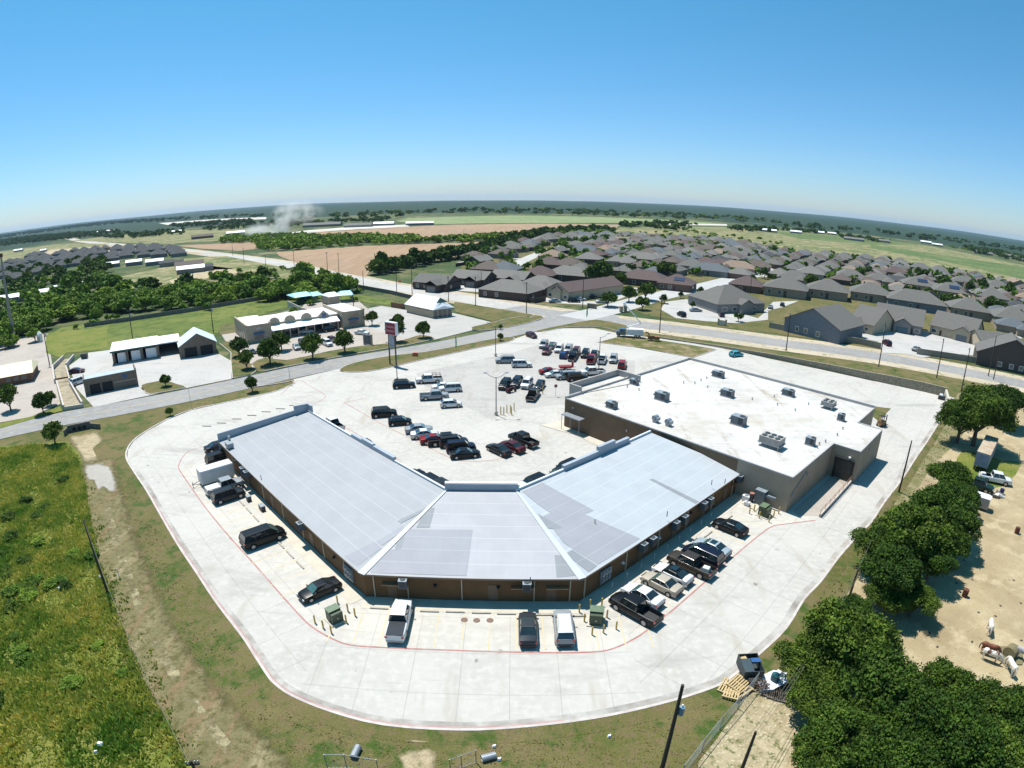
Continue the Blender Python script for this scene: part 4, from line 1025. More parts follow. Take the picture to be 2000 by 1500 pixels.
for kind, col_, px, d, lb in [('sedan', 'white', (599, 648), 20, 'white car under the long white canopy'), ('sedan', 'silver', (579, 678), -60, 'silver car between the two round trees'), ('hatch', 'dark_grey', (590, 669), -60, 'dark car half hidden by the second round tree'), ('suv', 'white', (639, 671), -50, 'white suv left of the third round tree'), ('hatch', 'maroon', (649, 664), -50, 'maroon car behind the third round tree'), ('sedan', 'white', (707, 650), -20, 'white saloon alone in front of the stone shop end'), ('sedan', 'silver', (490, 688), 30, 'silver car behind the left small tree'), ('suv', 'black', (644, 644), 40, 'black suv in the canopy shade')]:
    car(kind, col_, px, d, lb, SG, h=.6, zg=.13)
car('coupe', 'maroon', (149, 724), 20, 'maroon sports car beside the concrete channel', 'cars in the car wash yard', zg=.13)
car('suv', 'white', (154, 745), 70, 'white car at the end of the car wash', 'cars in the car wash yard', zg=.13)
EG = 'cars in the estate near the highway'
for kind, col_, px, d, lb in [('sedan', 'pale_blue', (1084, 588), 10, 'pale car on the drive left of the tan office'), ('suv', 'black', (1121, 588), 0, 'black suv in front of the tan office'), ('sedan', 'white', (1133, 585), 20, 'white car beside the black suv at the tan office'), ('suv', 'dark_blue', (1155, 580), 10, 'dark blue car by the tan office side'), ('sedan', 'white', (1175, 589), 20, 'white car by the tree at the estate entrance'),
    ('suv', 'dark_blue', (1331, 615), 100, 'dark round-backed car on the clinic forecourt'), ('sedan', 'silver', (1359, 606), 5, 'silver car by the bush at the grey clinic'), ('suv', 'grey', (1409, 615), 80, 'grey car facing the clinic door'), ('sedan', 'white', (885, 556), 0, 'white van left of the brick lodge'), ('suv', 'dark_blue', (921, 554), 80, 'dark blue suv on the brick lodge drive'), ('pickup', 'white', (972, 553), 80, 'white vehicle on the apron by the grey lodge'),
    ('suv', 'white', (1742, 630), 80, 'white suv by the blue garage door'), ('suv', 'maroon', (1732, 671), 80, 'maroon suv in the mouth of the cul-de-sac'), ('sedan', 'silver', (1790, 682), 30, 'silver saloon by the stone wall corner'), ('sedan', 'white', (1893, 664), 5, 'white car against the last gabled house'), ('sedan', 'white', (1849, 596), 0, 'white saloon on the drive behind the gabled houses'), ('sedan', 'white', (1953, 613), 0, 'white saloon at the right edge drive'), ('sedan', 'silver', (1505, 600), 60, 'silver van beside the clinic yard'), ('sedan', 'black', (1528, 595), 60, 'black car beside the yellow kerb')]:
    car(kind, col_, px, d, lb, EG, h=.6, zg=.14)
YG = 'old vehicles in the paddock yard'
car('pickup', 'white', (1944, 935), -32, 'white crew-cab pickup with a blue bonnet in the paddock yard', YG, extra=cargo(WHITE, -2.3), zg=.06)
car('pickup', 'green', (1908, 947), -50, 'dark green pickup nosing out of the trees', YG, zg=.06)
for k in list(PROTO.values()): hide_proto(k)
# ---- trailers
def wheelset(root, xs_, w, r=.33):
    for x in xs_:
        for s_ in (-1, 1):
            m_ = MB(); m_.tube((0, s_*(w/2-.2), 0), (0, s_*w/2, 0), r, r, 14); o = m_.build('wheel', TYRE, root); o.location = (x, 0, r)
            m_ = MB(); m_.tube((0, s_*w/2, 0), (0, s_*(w/2+.01), 0), r*.6, r*.55, 10); m_.build('rim', RIM, o)
x, y = P(422, 925, 1.3)
t = thing('box_trailer', 'white enclosed box trailer with rounded edges, hitch to the left', 'trailer', (x, y, LZ), R(LW), None)
b = MB(); prof = [(-1.1, .45), (1.1, .45), (1.1, 2.35), (1.0, 2.55), (-1.0, 2.55), (-1.1, 2.35)]
for x0, x1, s0, s1 in ((-2.7, -2.5, .92, 1), (-2.5, 2.5, 1, 1), (2.5, 2.6, 1, .97)):
    for k in range(6):
        j = (k+1) % 6
        b.face([(x0, prof[k][0]*s0, prof[k][1]), (x0, prof[j][0]*s0, prof[j][1]), (x1, prof[j][0]*s1, prof[j][1]), (x1, prof[k][0]*s1, prof[k][1])][::-1])
b.face([(-2.7, p[0]*.92, p[1]) for p in prof]); b.face([(2.6, p[0]*.97, p[1]) for p in prof][::-1])
b.build('body', mat('dusty_white_panels', (0.55, 0.55, 0.55), (0.47, 0.47, 0.46), .8, .5), t)
wheelset(t, (.1, .9), 2.35)
m_ = MB(); m_.tube((-2.7, .6, .5), (-4.0, 0, .5), .05); m_.tube((-2.7, -.6, .5), (-4.0, 0, .5), .05); m_.tube((-3.9, 0, .0), (-3.9, 0, .9), .05); m_.build('hitch', DARKMETAL, t)
def hd(a, b, h): a, b = P(*a, h), P(*b, h); return (a[0]+b[0])/2, (a[1]+b[1])/2, math.atan2(b[1]-a[1], b[0]-a[0])
x, y, st_a = hd((1885, 957), (1932, 972), 2.1)
t = thing('stock_trailer', 'cream stock trailer with a white rounded roof by the trees', 'trailer', (x, y, .06), st_a, None)
b = MB(); b.box((0, 0, 1.2), (4.6, 2.0, 1.6)); b.build('body', mat('faded_cream_panel', (0.42, 0.39, 0.37), (0.34, 0.31, 0.30), 1, .6), t)
b = MB()
pl = [(-2.4, -1.0), (1.9, -1.02), (2.35, -.7), (2.45, 0), (2.35, .7), (1.9, 1.02), (-2.4, 1.0), (-2.7, 0)]
b.prism(pl, 2.0, 2.12, floor=True); b.build('roof', WHITE, t)
b = MB(); b.box((-1, -1.01, 1.6), (1.6, .03, .35)); b.build('slat_opening', DARKMETAL, t)
wheelset(t, (-.3, .5), 2.1)
x, y, se_a = hd((1918, 893), (1941, 848), 3.6)
t = thing('semi_trailer', 'old long freight trailer with a rusty tan roof between trees', 'trailer', (x, y, .05), se_a, None)
b = MB(); b.box((0, 0, 2.35), (11, 2.5, 2.5)); b.build('body', mat('weathered_van_side', (0.22, 0.25, 0.32), (0.30, 0.30, 0.33), .8, .6), t)
b = MB(); b.box((0, 0, 3.63), (11.02, 2.52, .06)); b.build('roof', mat('rusty_tan_roof', (0.42, 0.37, 0.28), (0.33, 0.22, 0.14), .5, .8), t)
b = MB(); b.box((-5.52, 0, 2.3), (.04, 2.2, 2.2)); b.build('door', mat('faded_blue_door', (0.14, 0.18, 0.27), (0.2, 0.23, 0.3), 1.5, .6), t)
wheelset(t, (-4.4, -3.2), 2.4, .48)
x, y = P(1107, 718, .6)
t = thing('utility_trailer', 'small red utility trailer with upright red tank on its hitch', 'trailer', (x, y, LZ), R(10), None)
redm = mat('red_trailer_paint', (0.30, 0.02, 0.02), (0.22, 0.03, 0.03), 2, .5)
b = MB(); b.box((-.4, 0, .75), (2.9, 1.5, .5)); b.build('body', redm, t)
b = MB(); b.tube((1.4, 0, .5), (1.4, 0, 1.9), .28, .28, 10); b.build('tank', redm, t)
wheelset(t, (-.4,), 1.8)
b = MB(); b.tube((1.0, 0, .55), (2.2, 0, .55), .05); b.build('hitch', redm, t)
x, y = P(998, 763, .5)
t = thing('motor_trike', 'dark brown motor trike beside the dark blue suv', 'motorcycle', (x, y, LZ), R(35), None)
b = MB(); b.box((-.5, 0, .65), (1.2, 1.1, .5), taper=.25); b.box((.4, 0, .75), (.8, .4, .45), taper=.3); b.build('body', PAINTS['maroon'], t)
b = MB(); b.box((-.1, 0, 1.02), (.9, .36, .14), taper=.2); b.build('seat', BLACK, t)
b = MB(); b.path([(.75, -.45, 1.15), (.65, 0, 1.1), (.75, .45, 1.15)], .025); b.tube((.7, 0, 1.1), (1.1, 0, .35), .04); b.build('handlebar', GALV, t)
for (a_, s_) in ((-.7, -.55), (-.7, .45), (1.1, -.07)):
    b = MB(); b.tube((a_, s_, .32), (a_, s_+.14, .32), .32, .32, 14); b.build('wheel', TYRE, t)
# bucket truck with raised boom and chipper
x, y = P(1236, 652, 1.2)
t = thing('bucket_truck', 'utility bucket truck with its white boom raised beside the highway', 'truck', (x, y, LZ), R(168), None)
b = MB(); b.box((3.0, 0, 1.6), (1.9, 2.2, 1.8), taper=.12); b.box((4.3, 0, 1.2), (1.2, 2.0, 1.0), taper=.08); b.build('cab', mat('truck_dark_cab', (0.05, 0.09, 0.12), (0.04, 0.07, 0.09), 2, .3, coat=.6), t)
b = MB(); b.box((3.98, 0, 1.95), (.06, 1.8, .6)); b.build('windscreen', GLASS, t)
b = MB(); b.box((-.6, 0, 1.75), (5.0, 2.3, 1.7)); b.build('chip_box', WHITE, t)
b = MB(); b.tube((1.6, 0, 2.6), (1.6, 0, 3.2), .3); b.tube((1.6, 0, 3.1), (-2.2, .4, 4.4), .2, .16, 8); b.tube((-2.2, .4, 4.4), (2.6, .2, 9.6), .15, .12, 8); b.build('boom', WHITE, t)
b = MB(); b.box((2.9, .2, 9.8), (.7, .7, 1.0)); b.build('bucket', WHITE, t)
wheelset(t, (4.1, -1.9, -.9), 2.2, .46)
x, y = P(1272, 662, .7)
t = thing('wood_chipper', 'orange brown wood chipper hitched behind the bucket truck', 'machine', (x, y, LZ), R(168), None)
om = mat('rusty_orange_paint', (0.26, 0.12, 0.04), (0.13, 0.07, 0.03), 2, .7)
b = MB(); b.box((0, 0, 1.1), (2.2, 1.3, 1.0), taper=.15); b.box((-1.7, 0, 1.0), (1.3, 1.5, .9), taper=-.2); b.tube((.6, 0, 1.5), (1.0, 0, 2.4), .18); b.tube((1.0, 0, 2.4), (1.9, 0, 2.5), .15); b.build('body', om, t)
wheelset(t, (0,), 1.7)
# ---------------------------------------------------------------- roof plant
FAN = mat('fan_grille_dark', (0.02, 0.03, 0.035), (0.035, 0.045, 0.05), 8, .5)
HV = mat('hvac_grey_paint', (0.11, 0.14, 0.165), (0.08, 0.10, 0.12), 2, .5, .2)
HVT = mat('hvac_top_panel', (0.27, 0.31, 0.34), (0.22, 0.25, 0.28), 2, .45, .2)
HVC = mat('coil_face_dark', (0.035, 0.045, 0.055), (0.02, 0.028, 0.035), 12, .6)
axd = math.degrees(ax)
def rtu(px, L=2.6, W_=1.6, H_=1.2, label='', hood=True):
    L *= .88; W_ *= .88; H_ *= .9
    x, y = P(*px, H1+H_/2)
    t = thing('rooftop_unit', label, 'air conditioner', (x, y, H1-.03), ax, 'air conditioning units on the supermarket roof')
    b = MB(); b.box((0, 0, .10), (L+.1, W_+.1, .2)); b.build('curb', GREYMETAL, t)
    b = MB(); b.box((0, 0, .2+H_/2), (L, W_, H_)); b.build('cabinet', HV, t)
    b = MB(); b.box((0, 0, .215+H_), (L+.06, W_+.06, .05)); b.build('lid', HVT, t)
    b = MB(); b.box((L*.28, -W_/2-.02, .2+H_*.52), (L*.36, .05, H_*.75)); b.build('coil', HVC, t)
    b = MB(); b.tube((L*.27, 0, .23+H_), (L*.27, 0, .36+H_), W_*.32, W_*.32, 14); b.build('fan', FAN, t)
    if hood:
        b = MB(); b.face([(-L/2, -W_*.4, .2+H_*.9), (-L/2, W_*.4, .2+H_*.9), (-L/2-.5, W_*.4, .2+H_*.35), (-L/2-.5, -W_*.4, .2+H_*.35)]); b.face([(-L/2, -W_*.4, .2+H_*.9), (-L/2-.5, -W_*.4, .2+H_*.35), (-L/2, -W_*.4, .2+H_*.35)]); b.face([(-L/2, W_*.4, .2+H_*.9), (-L/2, W_*.4, .2+H_*.35), (-L/2-.5, W_*.4, .2+H_*.35)])
        b.build('intake_hood', HVT, t)
    return t
rtu((1195, 791), 1.9, 1.4, 1.0, 'small grey rooftop unit nearest the brown west wall')
rtu((1239, 746), 1.7, 1.2, .9, 'small grey rooftop unit beside the porch parapet')
rtu((1293, 774), 2.6, 1.7, 1.35, 'big grey rooftop unit between the porch and the roof middle')
rtu((1403, 731), 2.6, 1.5, 1.1, 'grey rooftop unit by the far front edge of the white roof')
rtu((1421, 768), 2.6, 1.6, 1.2, 'grey rooftop unit in the very middle of the white roof')
rtu((1443, 821), 2.6, 1.7, 1.4, 'dark big rooftop unit near the shop block roof')
rtu((1540, 767), 2.5, 1.5, 1.1, 'grey rooftop unit by the highway edge of the white roof')
rtu((1643, 815), 1.3, 1.2, 1.1, 'small square rooftop unit near the roof notch', False)
rtu((1583, 862), 1.6, 1.2, 1.1, 'small rooftop unit left of the dock recess', False)
def condenser(px, nx, ny, label, H_=1.0):
    x, y = P(*px, H1+1.0)
    t = thing('condenser_rack', label, 'condenser', (x, y, H1-.03), ax, 'raised condenser racks on the supermarket roof')
    L, W_ = nx*1.1+.1, ny*1.1+.1
    for sx in (-1, 1):
        for sy in (-1, 1):
            b = MB(); b.tube((sx*L*.46, sy*W_*.46, 0), (sx*L*.46, sy*W_*.46, .65), .05, .05, 6); b.build('leg', GALV, t)
    b = MB(); b.box((0, 0, .60), (L*1.12, W_*1.06, .08)); b.build('base_frame', GALV, t)
    b = MB(); b.box((0, 0, .65+H_/2), (L, W_, H_)); b.build('cabinet', mat('condenser_beige', (0.33, 0.31, 0.29), (0.25, 0.235, 0.22), 1.5, .6), t)
    for i in range(nx):
        for j in range(ny):
            b = MB(); cx, cy = (i-(nx-1)/2)*1.08, (j-(ny-1)/2)*1.08; b.tube((cx, cy, .65+H_), (cx, cy, .74+H_), .42, .40, 14); b.build('fan', FAN, t)
condenser((1508, 859), 3, 2, 'six-fan condenser rack near the front of the white roof')
condenser((1619, 786), 2, 2, 'four-fan condenser rack near the highway end of the roof', .7)
for px, lb in (((1281, 818), 'grey curved vent hood nearer the left, by the brown coping'), ((1306, 825), 'grey curved vent hood nearer the right, behind the shop block roof')):
    x, y = P(*px, H1+.5)
    t = thing('vent_hood', lb, 'vent', (x, y, H1-.05), ax, 'curved exhaust hoods on the white roof')
    b = MB(); b.box((0, 0, .3), (.7, .8, .6)); b.build('base', HVT, t)
    b = MB(); b.tube((-.1, -.45, .75), (-.1, .45, .75), .45, .45, 12); b.box((.35, 0, .65), (.5, .9, .5)); b.build('hood', HVT, t)
for px, lb in (((1335, 748), 'pipe vent left of the front-edge unit'),) + tuple(((a, c), 'small pipe vent standing on the stained white roof') for a, c in ((1225, 756), (1248, 762), (1357, 749), (1369, 743), (1380, 739), (1382, 757), (1469, 780), (1512, 775), (1518, 791), (1553, 802), (1579, 790), (1646, 838), (1635, 850), (1612, 863), (1596, 874), (1600, 868))):
    x, y = P(*px, H1)
    b = MB(); b.tube((0, 0, 0), (0, 0, .35), .09, .09, 8); b.tube((0, 0, .33), (0, 0, .42), .16, .14, 8)
    o = b.build('pipe_vent', GREYMETAL); o.location = (x, y, H1-.05)
    tag(o, lb, 'vent', 'pipe vents on the white roof')
# pipe vents on the panelled roof
for px in ((467, 908), (510, 934), (812, 993), (1162, 1021), (1036, 1125), (1303, 1005), (1390, 943), (1416, 941)):
    x, y = P(*px, 4.2)
    b = MB(); b.tube((0, 0, -.3), (0, 0, .45), .05, .05, 6); o = b.build('pipe_vent', DARKMETAL); o.location = (x, y, 4.2 if px != (1036, 1125) else 3.6)
    tag(o, 'thin pipe vent standing on the grey panelled roof', 'vent', 'pipe vents on the panelled roof')
x, y = P(447, 864, 4.3)
t = thing('kitchen_exhaust', 'kitchen exhaust duct by the left end parapet', 'vent', (x, y, 3.6), a45)
b = MB(); b.box((0, 0, .35), (1.5, 1.0, .7)); b.build('duct', HVT, t)
b = MB(); b.tube((-.9, .4, .2), (-.9, .4, 1.4), .22, .2, 10); b.build('stack', GALV, t)
# ---------------------------------------------------------------- wall mounted condensers (boxes on brackets) and fittings
def wallac(a, b_, ts, labels, grp, z=2.0):
    nn = Vector((b_[1]-a[1], -(b_[0]-a[0]))).normalized(); an = math.atan2(nn.y, nn.x)
    for tt, lb in zip(ts, labels):
        p = lerp(a, b_, tt)
        t = thing('wall_condenser', lb, 'air conditioner', (p[0]+nn.x*.62, p[1]+nn.y*.62, z), an, grp)
        m_ = MB(); m_.box((0, 0, .5), (.8, .85, .95)); m_.build('cabinet', HV, t)
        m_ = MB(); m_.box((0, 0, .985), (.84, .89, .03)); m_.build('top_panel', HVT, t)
        m_ = MB(); m_.tube((0, 0, 1.0), (0, 0, 1.05), .31, .30, 16); m_.build('fan_guard', FAN, t)
        m_ = MB(); m_.box((.408, 0, .48), (.02, .7, .75)); m_.build('coil', HVC, t)
        for s_ in (-1, 1):
            m_ = MB(); m_.tube((-.60, s_*.35, 0), (.42, s_*.35, 0), .03, .03, 4); m_.tube((-.60, s_*.35, -.5), (.35, s_*.35, 0), .025, .025, 4); m_.build('bracket', DARKMETAL, t)
G1 = 'outdoor condensers bracketed on the brown wall'
wallac(w1, w2, (.265, .30, .70), ('left condenser of the pair on the left wing wall', 'right condenser of the pair on the left wing wall', 'single condenser on the left wing near the centre'), G1, 2.25)
wallac(w2, w3, (.19, .755), ('condenser on the centre wall above the white pickup', 'condenser on the centre wall above the grey saloon'), G1, 2.1)
wallac(w3, w4, (.285, .335, .475, .53, .665, .71), ('near box of the first pair on the right wing wall', 'far box of the first pair on the right wing wall', 'near box of the middle pair on the right wing wall', 'far box of the middle pair on the right wing wall', 'near box of the third pair on the right wing wall', 'far box of the third pair on the right wing wall'), G1, 2.1)
wallac(w3, w4, (.955,), ('lone condenser above the orange ledge at the supermarket corner',), G1, 2.3)
for (a, b_, tt, lb) in ((w1, w2, .93, 'cluster of grey electric meters on the left wing near the centre corner'), (w3, w4, .115, 'cluster of blue grey electric meters on the right wing near the corner')):
    nn = Vector((b_[1]-a[1], -(b_[0]-a[0]))).normalized(); p = lerp(a, b_, tt)
    t = thing('meter_cabinet', lb, 'electric meter', (p[0]+nn.x*.12, p[1]+nn.y*.12, .6), math.atan2(nn.y, nn.x), 'meter clusters on the shop block')
    m_ = MB(); m_.box((0, 0, .9), (.18, 1.8, 1.7)); m_.build('panel', GREYMETAL, t)
    for i in range(3):
        for j in (0, 1):
            m_ = MB(); m_.box((.14, -.55+.55*i, .55+.75*j), (.12, .40, .55)); o = m_.build('meter_box', GALV, t)
            m_ = MB(); m_.tube((.2, -.55+.55*i, .6+.75*j), (.28, -.55+.55*i, .6+.75*j), .13, .12, 10); m_.build('dial', HVT, o)
for (a, b_, tt, lb, h_) in ((w1, w2, .155, 'white dome lamp on the left wing wall', 2.5), (w1, w2, .86, 'small lamp left of the left meter cluster', 1.9), (w2, w3, .335, 'black wall lamp on the left half of the centre wall', 2.1), (w2, w3, .625, 'black wall lamp on the right half of the centre wall', 2.1), (w3, w4, .2, 'small pale box right of the right meter cluster', 1.7), (w3, w4, .60, 'black wall lamp between two condenser pairs', 2.3), (w3, w4, .40, 'white exhaust cap low on the right wing wall', 1.8)):
    nn = Vector((b_[1]-a[1], -(b_[0]-a[0]))).normalized(); p = lerp(a, b_, tt)
    m_ = MB(); m_.box((0, 0, 0), (.16, .36, .16)); m_.box((.14, 0, -.06), (.22, .30, .10), taper=.3)
    o = m_.build('wall_lamp', WHITE if 'white' in lb or 'pale' in lb else BLACK); o.location = (p[0]+nn.x*.1, p[1]+nn.y*.1, h_); o.rotation_euler = (0, 0, math.atan2(nn.y, nn.x))
    tag(o, lb, 'wall lamp')
# ---------------------------------------------------------------- transformers, bollards, small yard things
def transformer(px, lb, rz, s=1.0):
    x, y = P(*px, .9)
    t = thing('transformer_box', lb, 'transformer', (x, y, LZ), rz, 'green pad-mounted transformers')
    b = MB(); b.box((0, 0, .06), (2.1*s, 2.1*s, .14)); b.build('pad', WALK, t)
    b = MB(); b.box((-.25*s, 0, .13+.8*s), (1.1*s, 1.6*s, 1.6*s)); b.build('tank', GREENBOX, t)
    b = MB(); b.box((.55*s, 0, .13+.7*s), (.55*s, 1.5*s, 1.4*s)); b.build('door_cabinet', GREENBOX, t)
    b = MB(); b.box((-.25*s, 0, .15+1.6*s), (1.2*s, 1.7*s, .05)); b.build('lid', mat('green_lid_paint', (0.12, 0.17, 0.10), (0.09, 0.13, 0.075), 2, .5), t)
    b = MB(); b.box((.84*s, 0, .8*s), (.03, .2*s, .2*s)); b.build('latch', GALV, t)
    return x, y
transformer((653, 1200), 'green transformer box near the parked dark saloon, left of the centre wing', R(-45), .82)
transformer((1165, 1203), 'green transformer box between the silver estate and the black pickup', R(-100), .85)
transformer((1494, 997), 'green transformer box by the supermarket corner', R(-50), .85)
BOL = 'yellow steel bollards'
def bollard(px, lb, h=1.0, pale=False):
    x, y = P(*px)
    b = MB(); b.tube((0, 0, 0), (0, 0, h), .09, .09, 10); b.tube((0, 0, h), (0, 0, h+.06), .09, .03, 10)
    o = b.build('bollard', YELLOWPAINT); o.location = (x, y, LZ); tag(o, lb, 'bollard', BOL)
for q in ((616, 1219), (632, 1229), (648, 1239), (680, 1196), (694, 1205), (677, 1218), (660, 1180)): bollard(q, 'yellow bollard guarding the left green transformer')
for q in ((1131, 1198), (1141, 1216), (1156, 1242), (1178, 1238), (1203, 1231), (1185, 1208), (1152, 1188), (1175, 1185)): bollard(q, 'yellow bollard guarding the green transformer right of centre')
for q in ((1463, 1005), (1472, 1000), (1482, 1014), (1501, 1022), (1510, 1012), (1520, 1005), (1538, 998)): bollard(q, 'yellow bollard around the green transformer at the supermarket corner')
for q in ((978, 811), (984, 812), (990, 808), (997, 808), (1004, 804), (999, 812), (1060, 771)): bollard(q, 'yellow bollard near the lamp post at the tip of the far bays', 1.6)
# electrical cabinet and white units at the supermarket corner
def wallpt(px, out): q = fr(P(*px, 1.0)); return un(q[0], f_['A'][1]-out)
x, y = wallpt((1490, 970), .55)
t = thing('switch_cabinet', 'tall grey electrical cabinet against the beige supermarket wall', 'electrical cabinet', (x, y, LZ), ax)
b = MB(); b.box((0, 0, 1.1), (1.5, .8, 2.2)); b.build('body', HV, t)
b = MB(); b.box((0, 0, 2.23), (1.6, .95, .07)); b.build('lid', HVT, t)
b = MB(); b.box((1.5, .1, 1.6), (1.5, .3, .35)); b.build('side_duct', HVT, t)
x, y = wallpt((1473, 966), .8)
t = thing('water_tank', 'rusty topped round tank left of the grey electrical cabinet', 'tank', (x, y, LZ))
b = MB(); b.tube((0, 0, 0), (0, 0, 1.3), .35, .35, 14); b.build('tank', DARKMETAL, t)
b = MB(); b.tube((0, 0, 1.3), (0, 0, 1.42), .38, .36, 14); b.build('lid', mat('rust', (0.30, 0.14, 0.10), (0.22, 0.10, 0.07), 3, .8), t)
for (qx, qy), lb, s_ in (((1458, 968), 'larger white compressor unit by the wall corner', 1.0), ((1463, 975), 'smaller white compressor unit in front of the larger', .7)):
    x, y = wallpt((qx, qy), 1.0 if s_ == 1.0 else 2.2)
    t = thing('compressor', lb, 'compressor', (x, y, LZ+.05), ax, 'white compressors at the inner corner')
    b = MB(); b.box((0, 0, .45*s_), (1.1*s_, .8*s_, .7*s_)); b.build('body', WHITE, t)
    b = MB(); b.tube((0, 0, .8*s_), (0, 0, .9*s_), .3*s_, .28*s_, 12); b.build('fan', GREYMETAL, t)
sheet('equipment_pad', [(1448, 985), (1462, 968), (1490, 985), (1476, 1000)], LZ+.10, WALK)
sheet('notch_grass', [(1708, 795), (1740, 799), (1716, 824), (1704, 815)], LZ+.01, GRASS)
x, y = P(1722, 826, .8); t = thing('forklift', 'old tan forklift standing at the grassy notch of the supermarket', 'forklift', (x, y, LZ), R(20))
FKM = mat('faded_orange_machine', (0.28, 0.16, 0.06), (0.18, 0.11, 0.05), 2, .7)
b = MB(); b.box((0, 0, .75), (1.9, 1.1, .8), taper=.1); b.box((-.6, 0, 1.3), (.7, 1.0, .4), taper=.2); b.build('body', FKM, t)
b = MB(); b.box((1.05, -.3, 1.2), (.1, .12, 2.2)); b.box((1.05, .3, 1.2), (.1, .12, 2.2)); b.box((1.05, 0, 2.2), (.1, .6, .1)); b.build('mast', BLACK, t)
b = MB(); b.box((1.6, -.25, .15), (1.0, .1, .05)); b.box((1.6, .25, .15), (1.0, .1, .05)); b.build('forks', BLACK, t)
b = MB(); b.path([(-.7, -.5, 1.1), (-.7, -.5, 2.1), (.5, -.5, 2.1), (.6, -.5, 1.1)], .04); b.path([(-.7, .5, 1.1), (-.7, .5, 2.1), (.5, .5, 2.1), (.6, .5, 1.1)], .04); b.box((-.1, 0, 2.12), (1.2, 1.0, .05)); b.build('overhead_guard', BLACK, t)
for a_, s_ in ((.7, -.62), (.7, .44), (-.7, -.6), (-.7, .42)):
    b = MB(); b.tube((a_, s_, .3), (a_, s_+.18, .3), .3, .3, 12); b.build('wheel', TYRE, t)
x, y = P(1840, 776, .7); t = thing('generator', 'white and dark generator by the end of the stone wall', 'generator', (x, y, LZ), R(-45))
b = MB(); b.box((0, 0, .55), (1.9, 1.1, .9), taper=.06); b.build('body', DARKMETAL, t); b = MB(); b.box((-.3, 0, 1.15), (1.0, .9, .35), taper=.25); b.build('white_cover', WHITE, t); b = MB(); b.tube((.7, .2, .9), (.7, .2, 1.5), .06); b.build('exhaust', GALV, t)
# manholes and wheel stops
for px in ((907, 1213), (931, 1214), (957, 1214)):
    x, y = P(*px); b = MB(); b.tube((0, 0, 0), (0, 0, .02), .36, .36, 18); o = b.build('manhole_cover', mat('rusty_iron', (0.20, 0.12, 0.09), (0.14, 0.09, 0.07), 5, .8)); o.location = (x, y, LZ+.006)
    tag(o, 'rusty round cover in the concrete bays behind the centre wing', 'manhole cover', 'rusty covers in the centre bays')
STOP = mat('wheel_stop_concrete', (0.36, 0.33, 0.28), (0.28, 0.26, 0.22), 3, .8)
def wstop(p, an, lb):
    b = MB(); b.prism([(-.95, -.09), (.95, -.09), (.95, .09), (-.95, .09)], 0, .13)
    o = b.build('wheel_stop', STOP); o.location = (p[0], p[1], LZ+.006); o.rotation_euler = (0, 0, an); tag(o, lb, 'wheel stop', 'concrete wheel stops')
for px in ((741, 1191), (839, 1197), (889, 1198), (940, 1200), (989, 1202), (1064, 1204), (1126, 1206)): wstop(P(*px), 0, 'concrete wheel stop behind the centre wing')
for k in range(13):
    p = (P1[0]+dl[0]*(3.3+k*2.7)-nl[0]*2.7, P1[1]+dl[1]*(3.3+k*2.7)-nl[1]*2.7); wstop(p, a45, 'concrete wheel stop along the left wing')
for px in ((404, 834), (433, 828), (463, 820), (492, 813), (520, 806), (548, 800), (574, 794)): wstop(P(*px), R(0), 'concrete wheel stop beyond the left end parapet')
for k in range(9):
    p = (P3[0]+dr[0]*(5+k*2.75)+nr[0]*2.6, P3[1]+dr[1]*(5+k*2.75)+nr[1]*2.6); wstop(p, a42, 'concrete wheel stop along the right wing')
# row of small white reflective stakes along the right wing wall
for k in range(9):
    p = lerp(w3, w4, .12+.075*k); q = (p[0]+nr[0]*1.0, p[1]+nr[1]*1.0)
    b = MB(); b.tube((0, 0, 0), (0, 0, .7), .035, .035, 6); o = b.build('marker_post', WHITE); o.location = (*q, LZ+.03)
    tag(o, 'slim white post in the shaded strip by the right wing', 'post', 'white posts along the right wing')
# small hvac grilles standing on the left footway
for px in ((512, 993), (486, 975)):
    x, y = P(*px, .4); t = thing('ground_condenser', 'dark condenser box on the pavement left, '+('nearer the black carrier' if px[0] > 500 else 'nearer the grey suv'), 'air conditioner', (x, y, LZ), a45)
    b = MB(); b.box((0, 0, .4), (1.1 if px[0] > 500 else .7, .6, .75)); b.build('cabinet', DARKMETAL, t); b = MB(); b.box((0, 0, .79), (1.14 if px[0] > 500 else .74, .64, .04)); b.build('lid', HVT, t)
# ---------------------------------------------------------------- loading dock yard
dkx = [(1560, 1006), (1545, 997), (1632, 930), (1660, 945)]
pit = [un(f_['B'][0], f_['B'][1]+.2), un(f_['B'][0]+1.9, f_['B'][1]+.0), un(f_['B'][0]+5.2, f_['C'][1]-2), un(f_['B'][0]+5.2, f_['C'][1]), un(f_['B'][0], f_['C'][1])]
wl0, wl1 = P(1600, 1012), P(1668, 937)
b = MB(); bar(b, wl0, wl1, LZ, LZ+.45, .25); o = b.build('dock_retaining_wall', KERB, loc=(*wl0, 0)); tag(o, 'low concrete wall edging the loading ramp', 'wall')
t = thing('dock_railing', 'rusty steel handrail along the low wall of the loading ramp', 'railing', (*wl0, LZ))
RUST = mat('rusty_rail', (0.30, 0.20, 0.10), (0.22, 0.12, 0.07), 4, .7)
rl = MB(); q = lambda tt, z: (wl0[0]+(wl1[0]-wl0[0])*tt-wl0[0], wl0[1]+(wl1[1]-wl0[1])*tt-wl0[1], z)
rl.tube(q(0, 1.25), q(1, 1.25), .035); rl.tube(q(0, .85), q(1, .85), .03); rl.build('rail', RUST, t)
for k in range(9):
    m_ = MB(); m_.tube(q(k/8, .4), q(k/8, 1.25), .03); m_.build('post', RUST, t)
sheet('loading_ramp', [(1548, 1000), (1560, 1008), (1605, 1010), (1668, 938), (1650, 928), (1632, 922)], LZ+.012, TANCON)
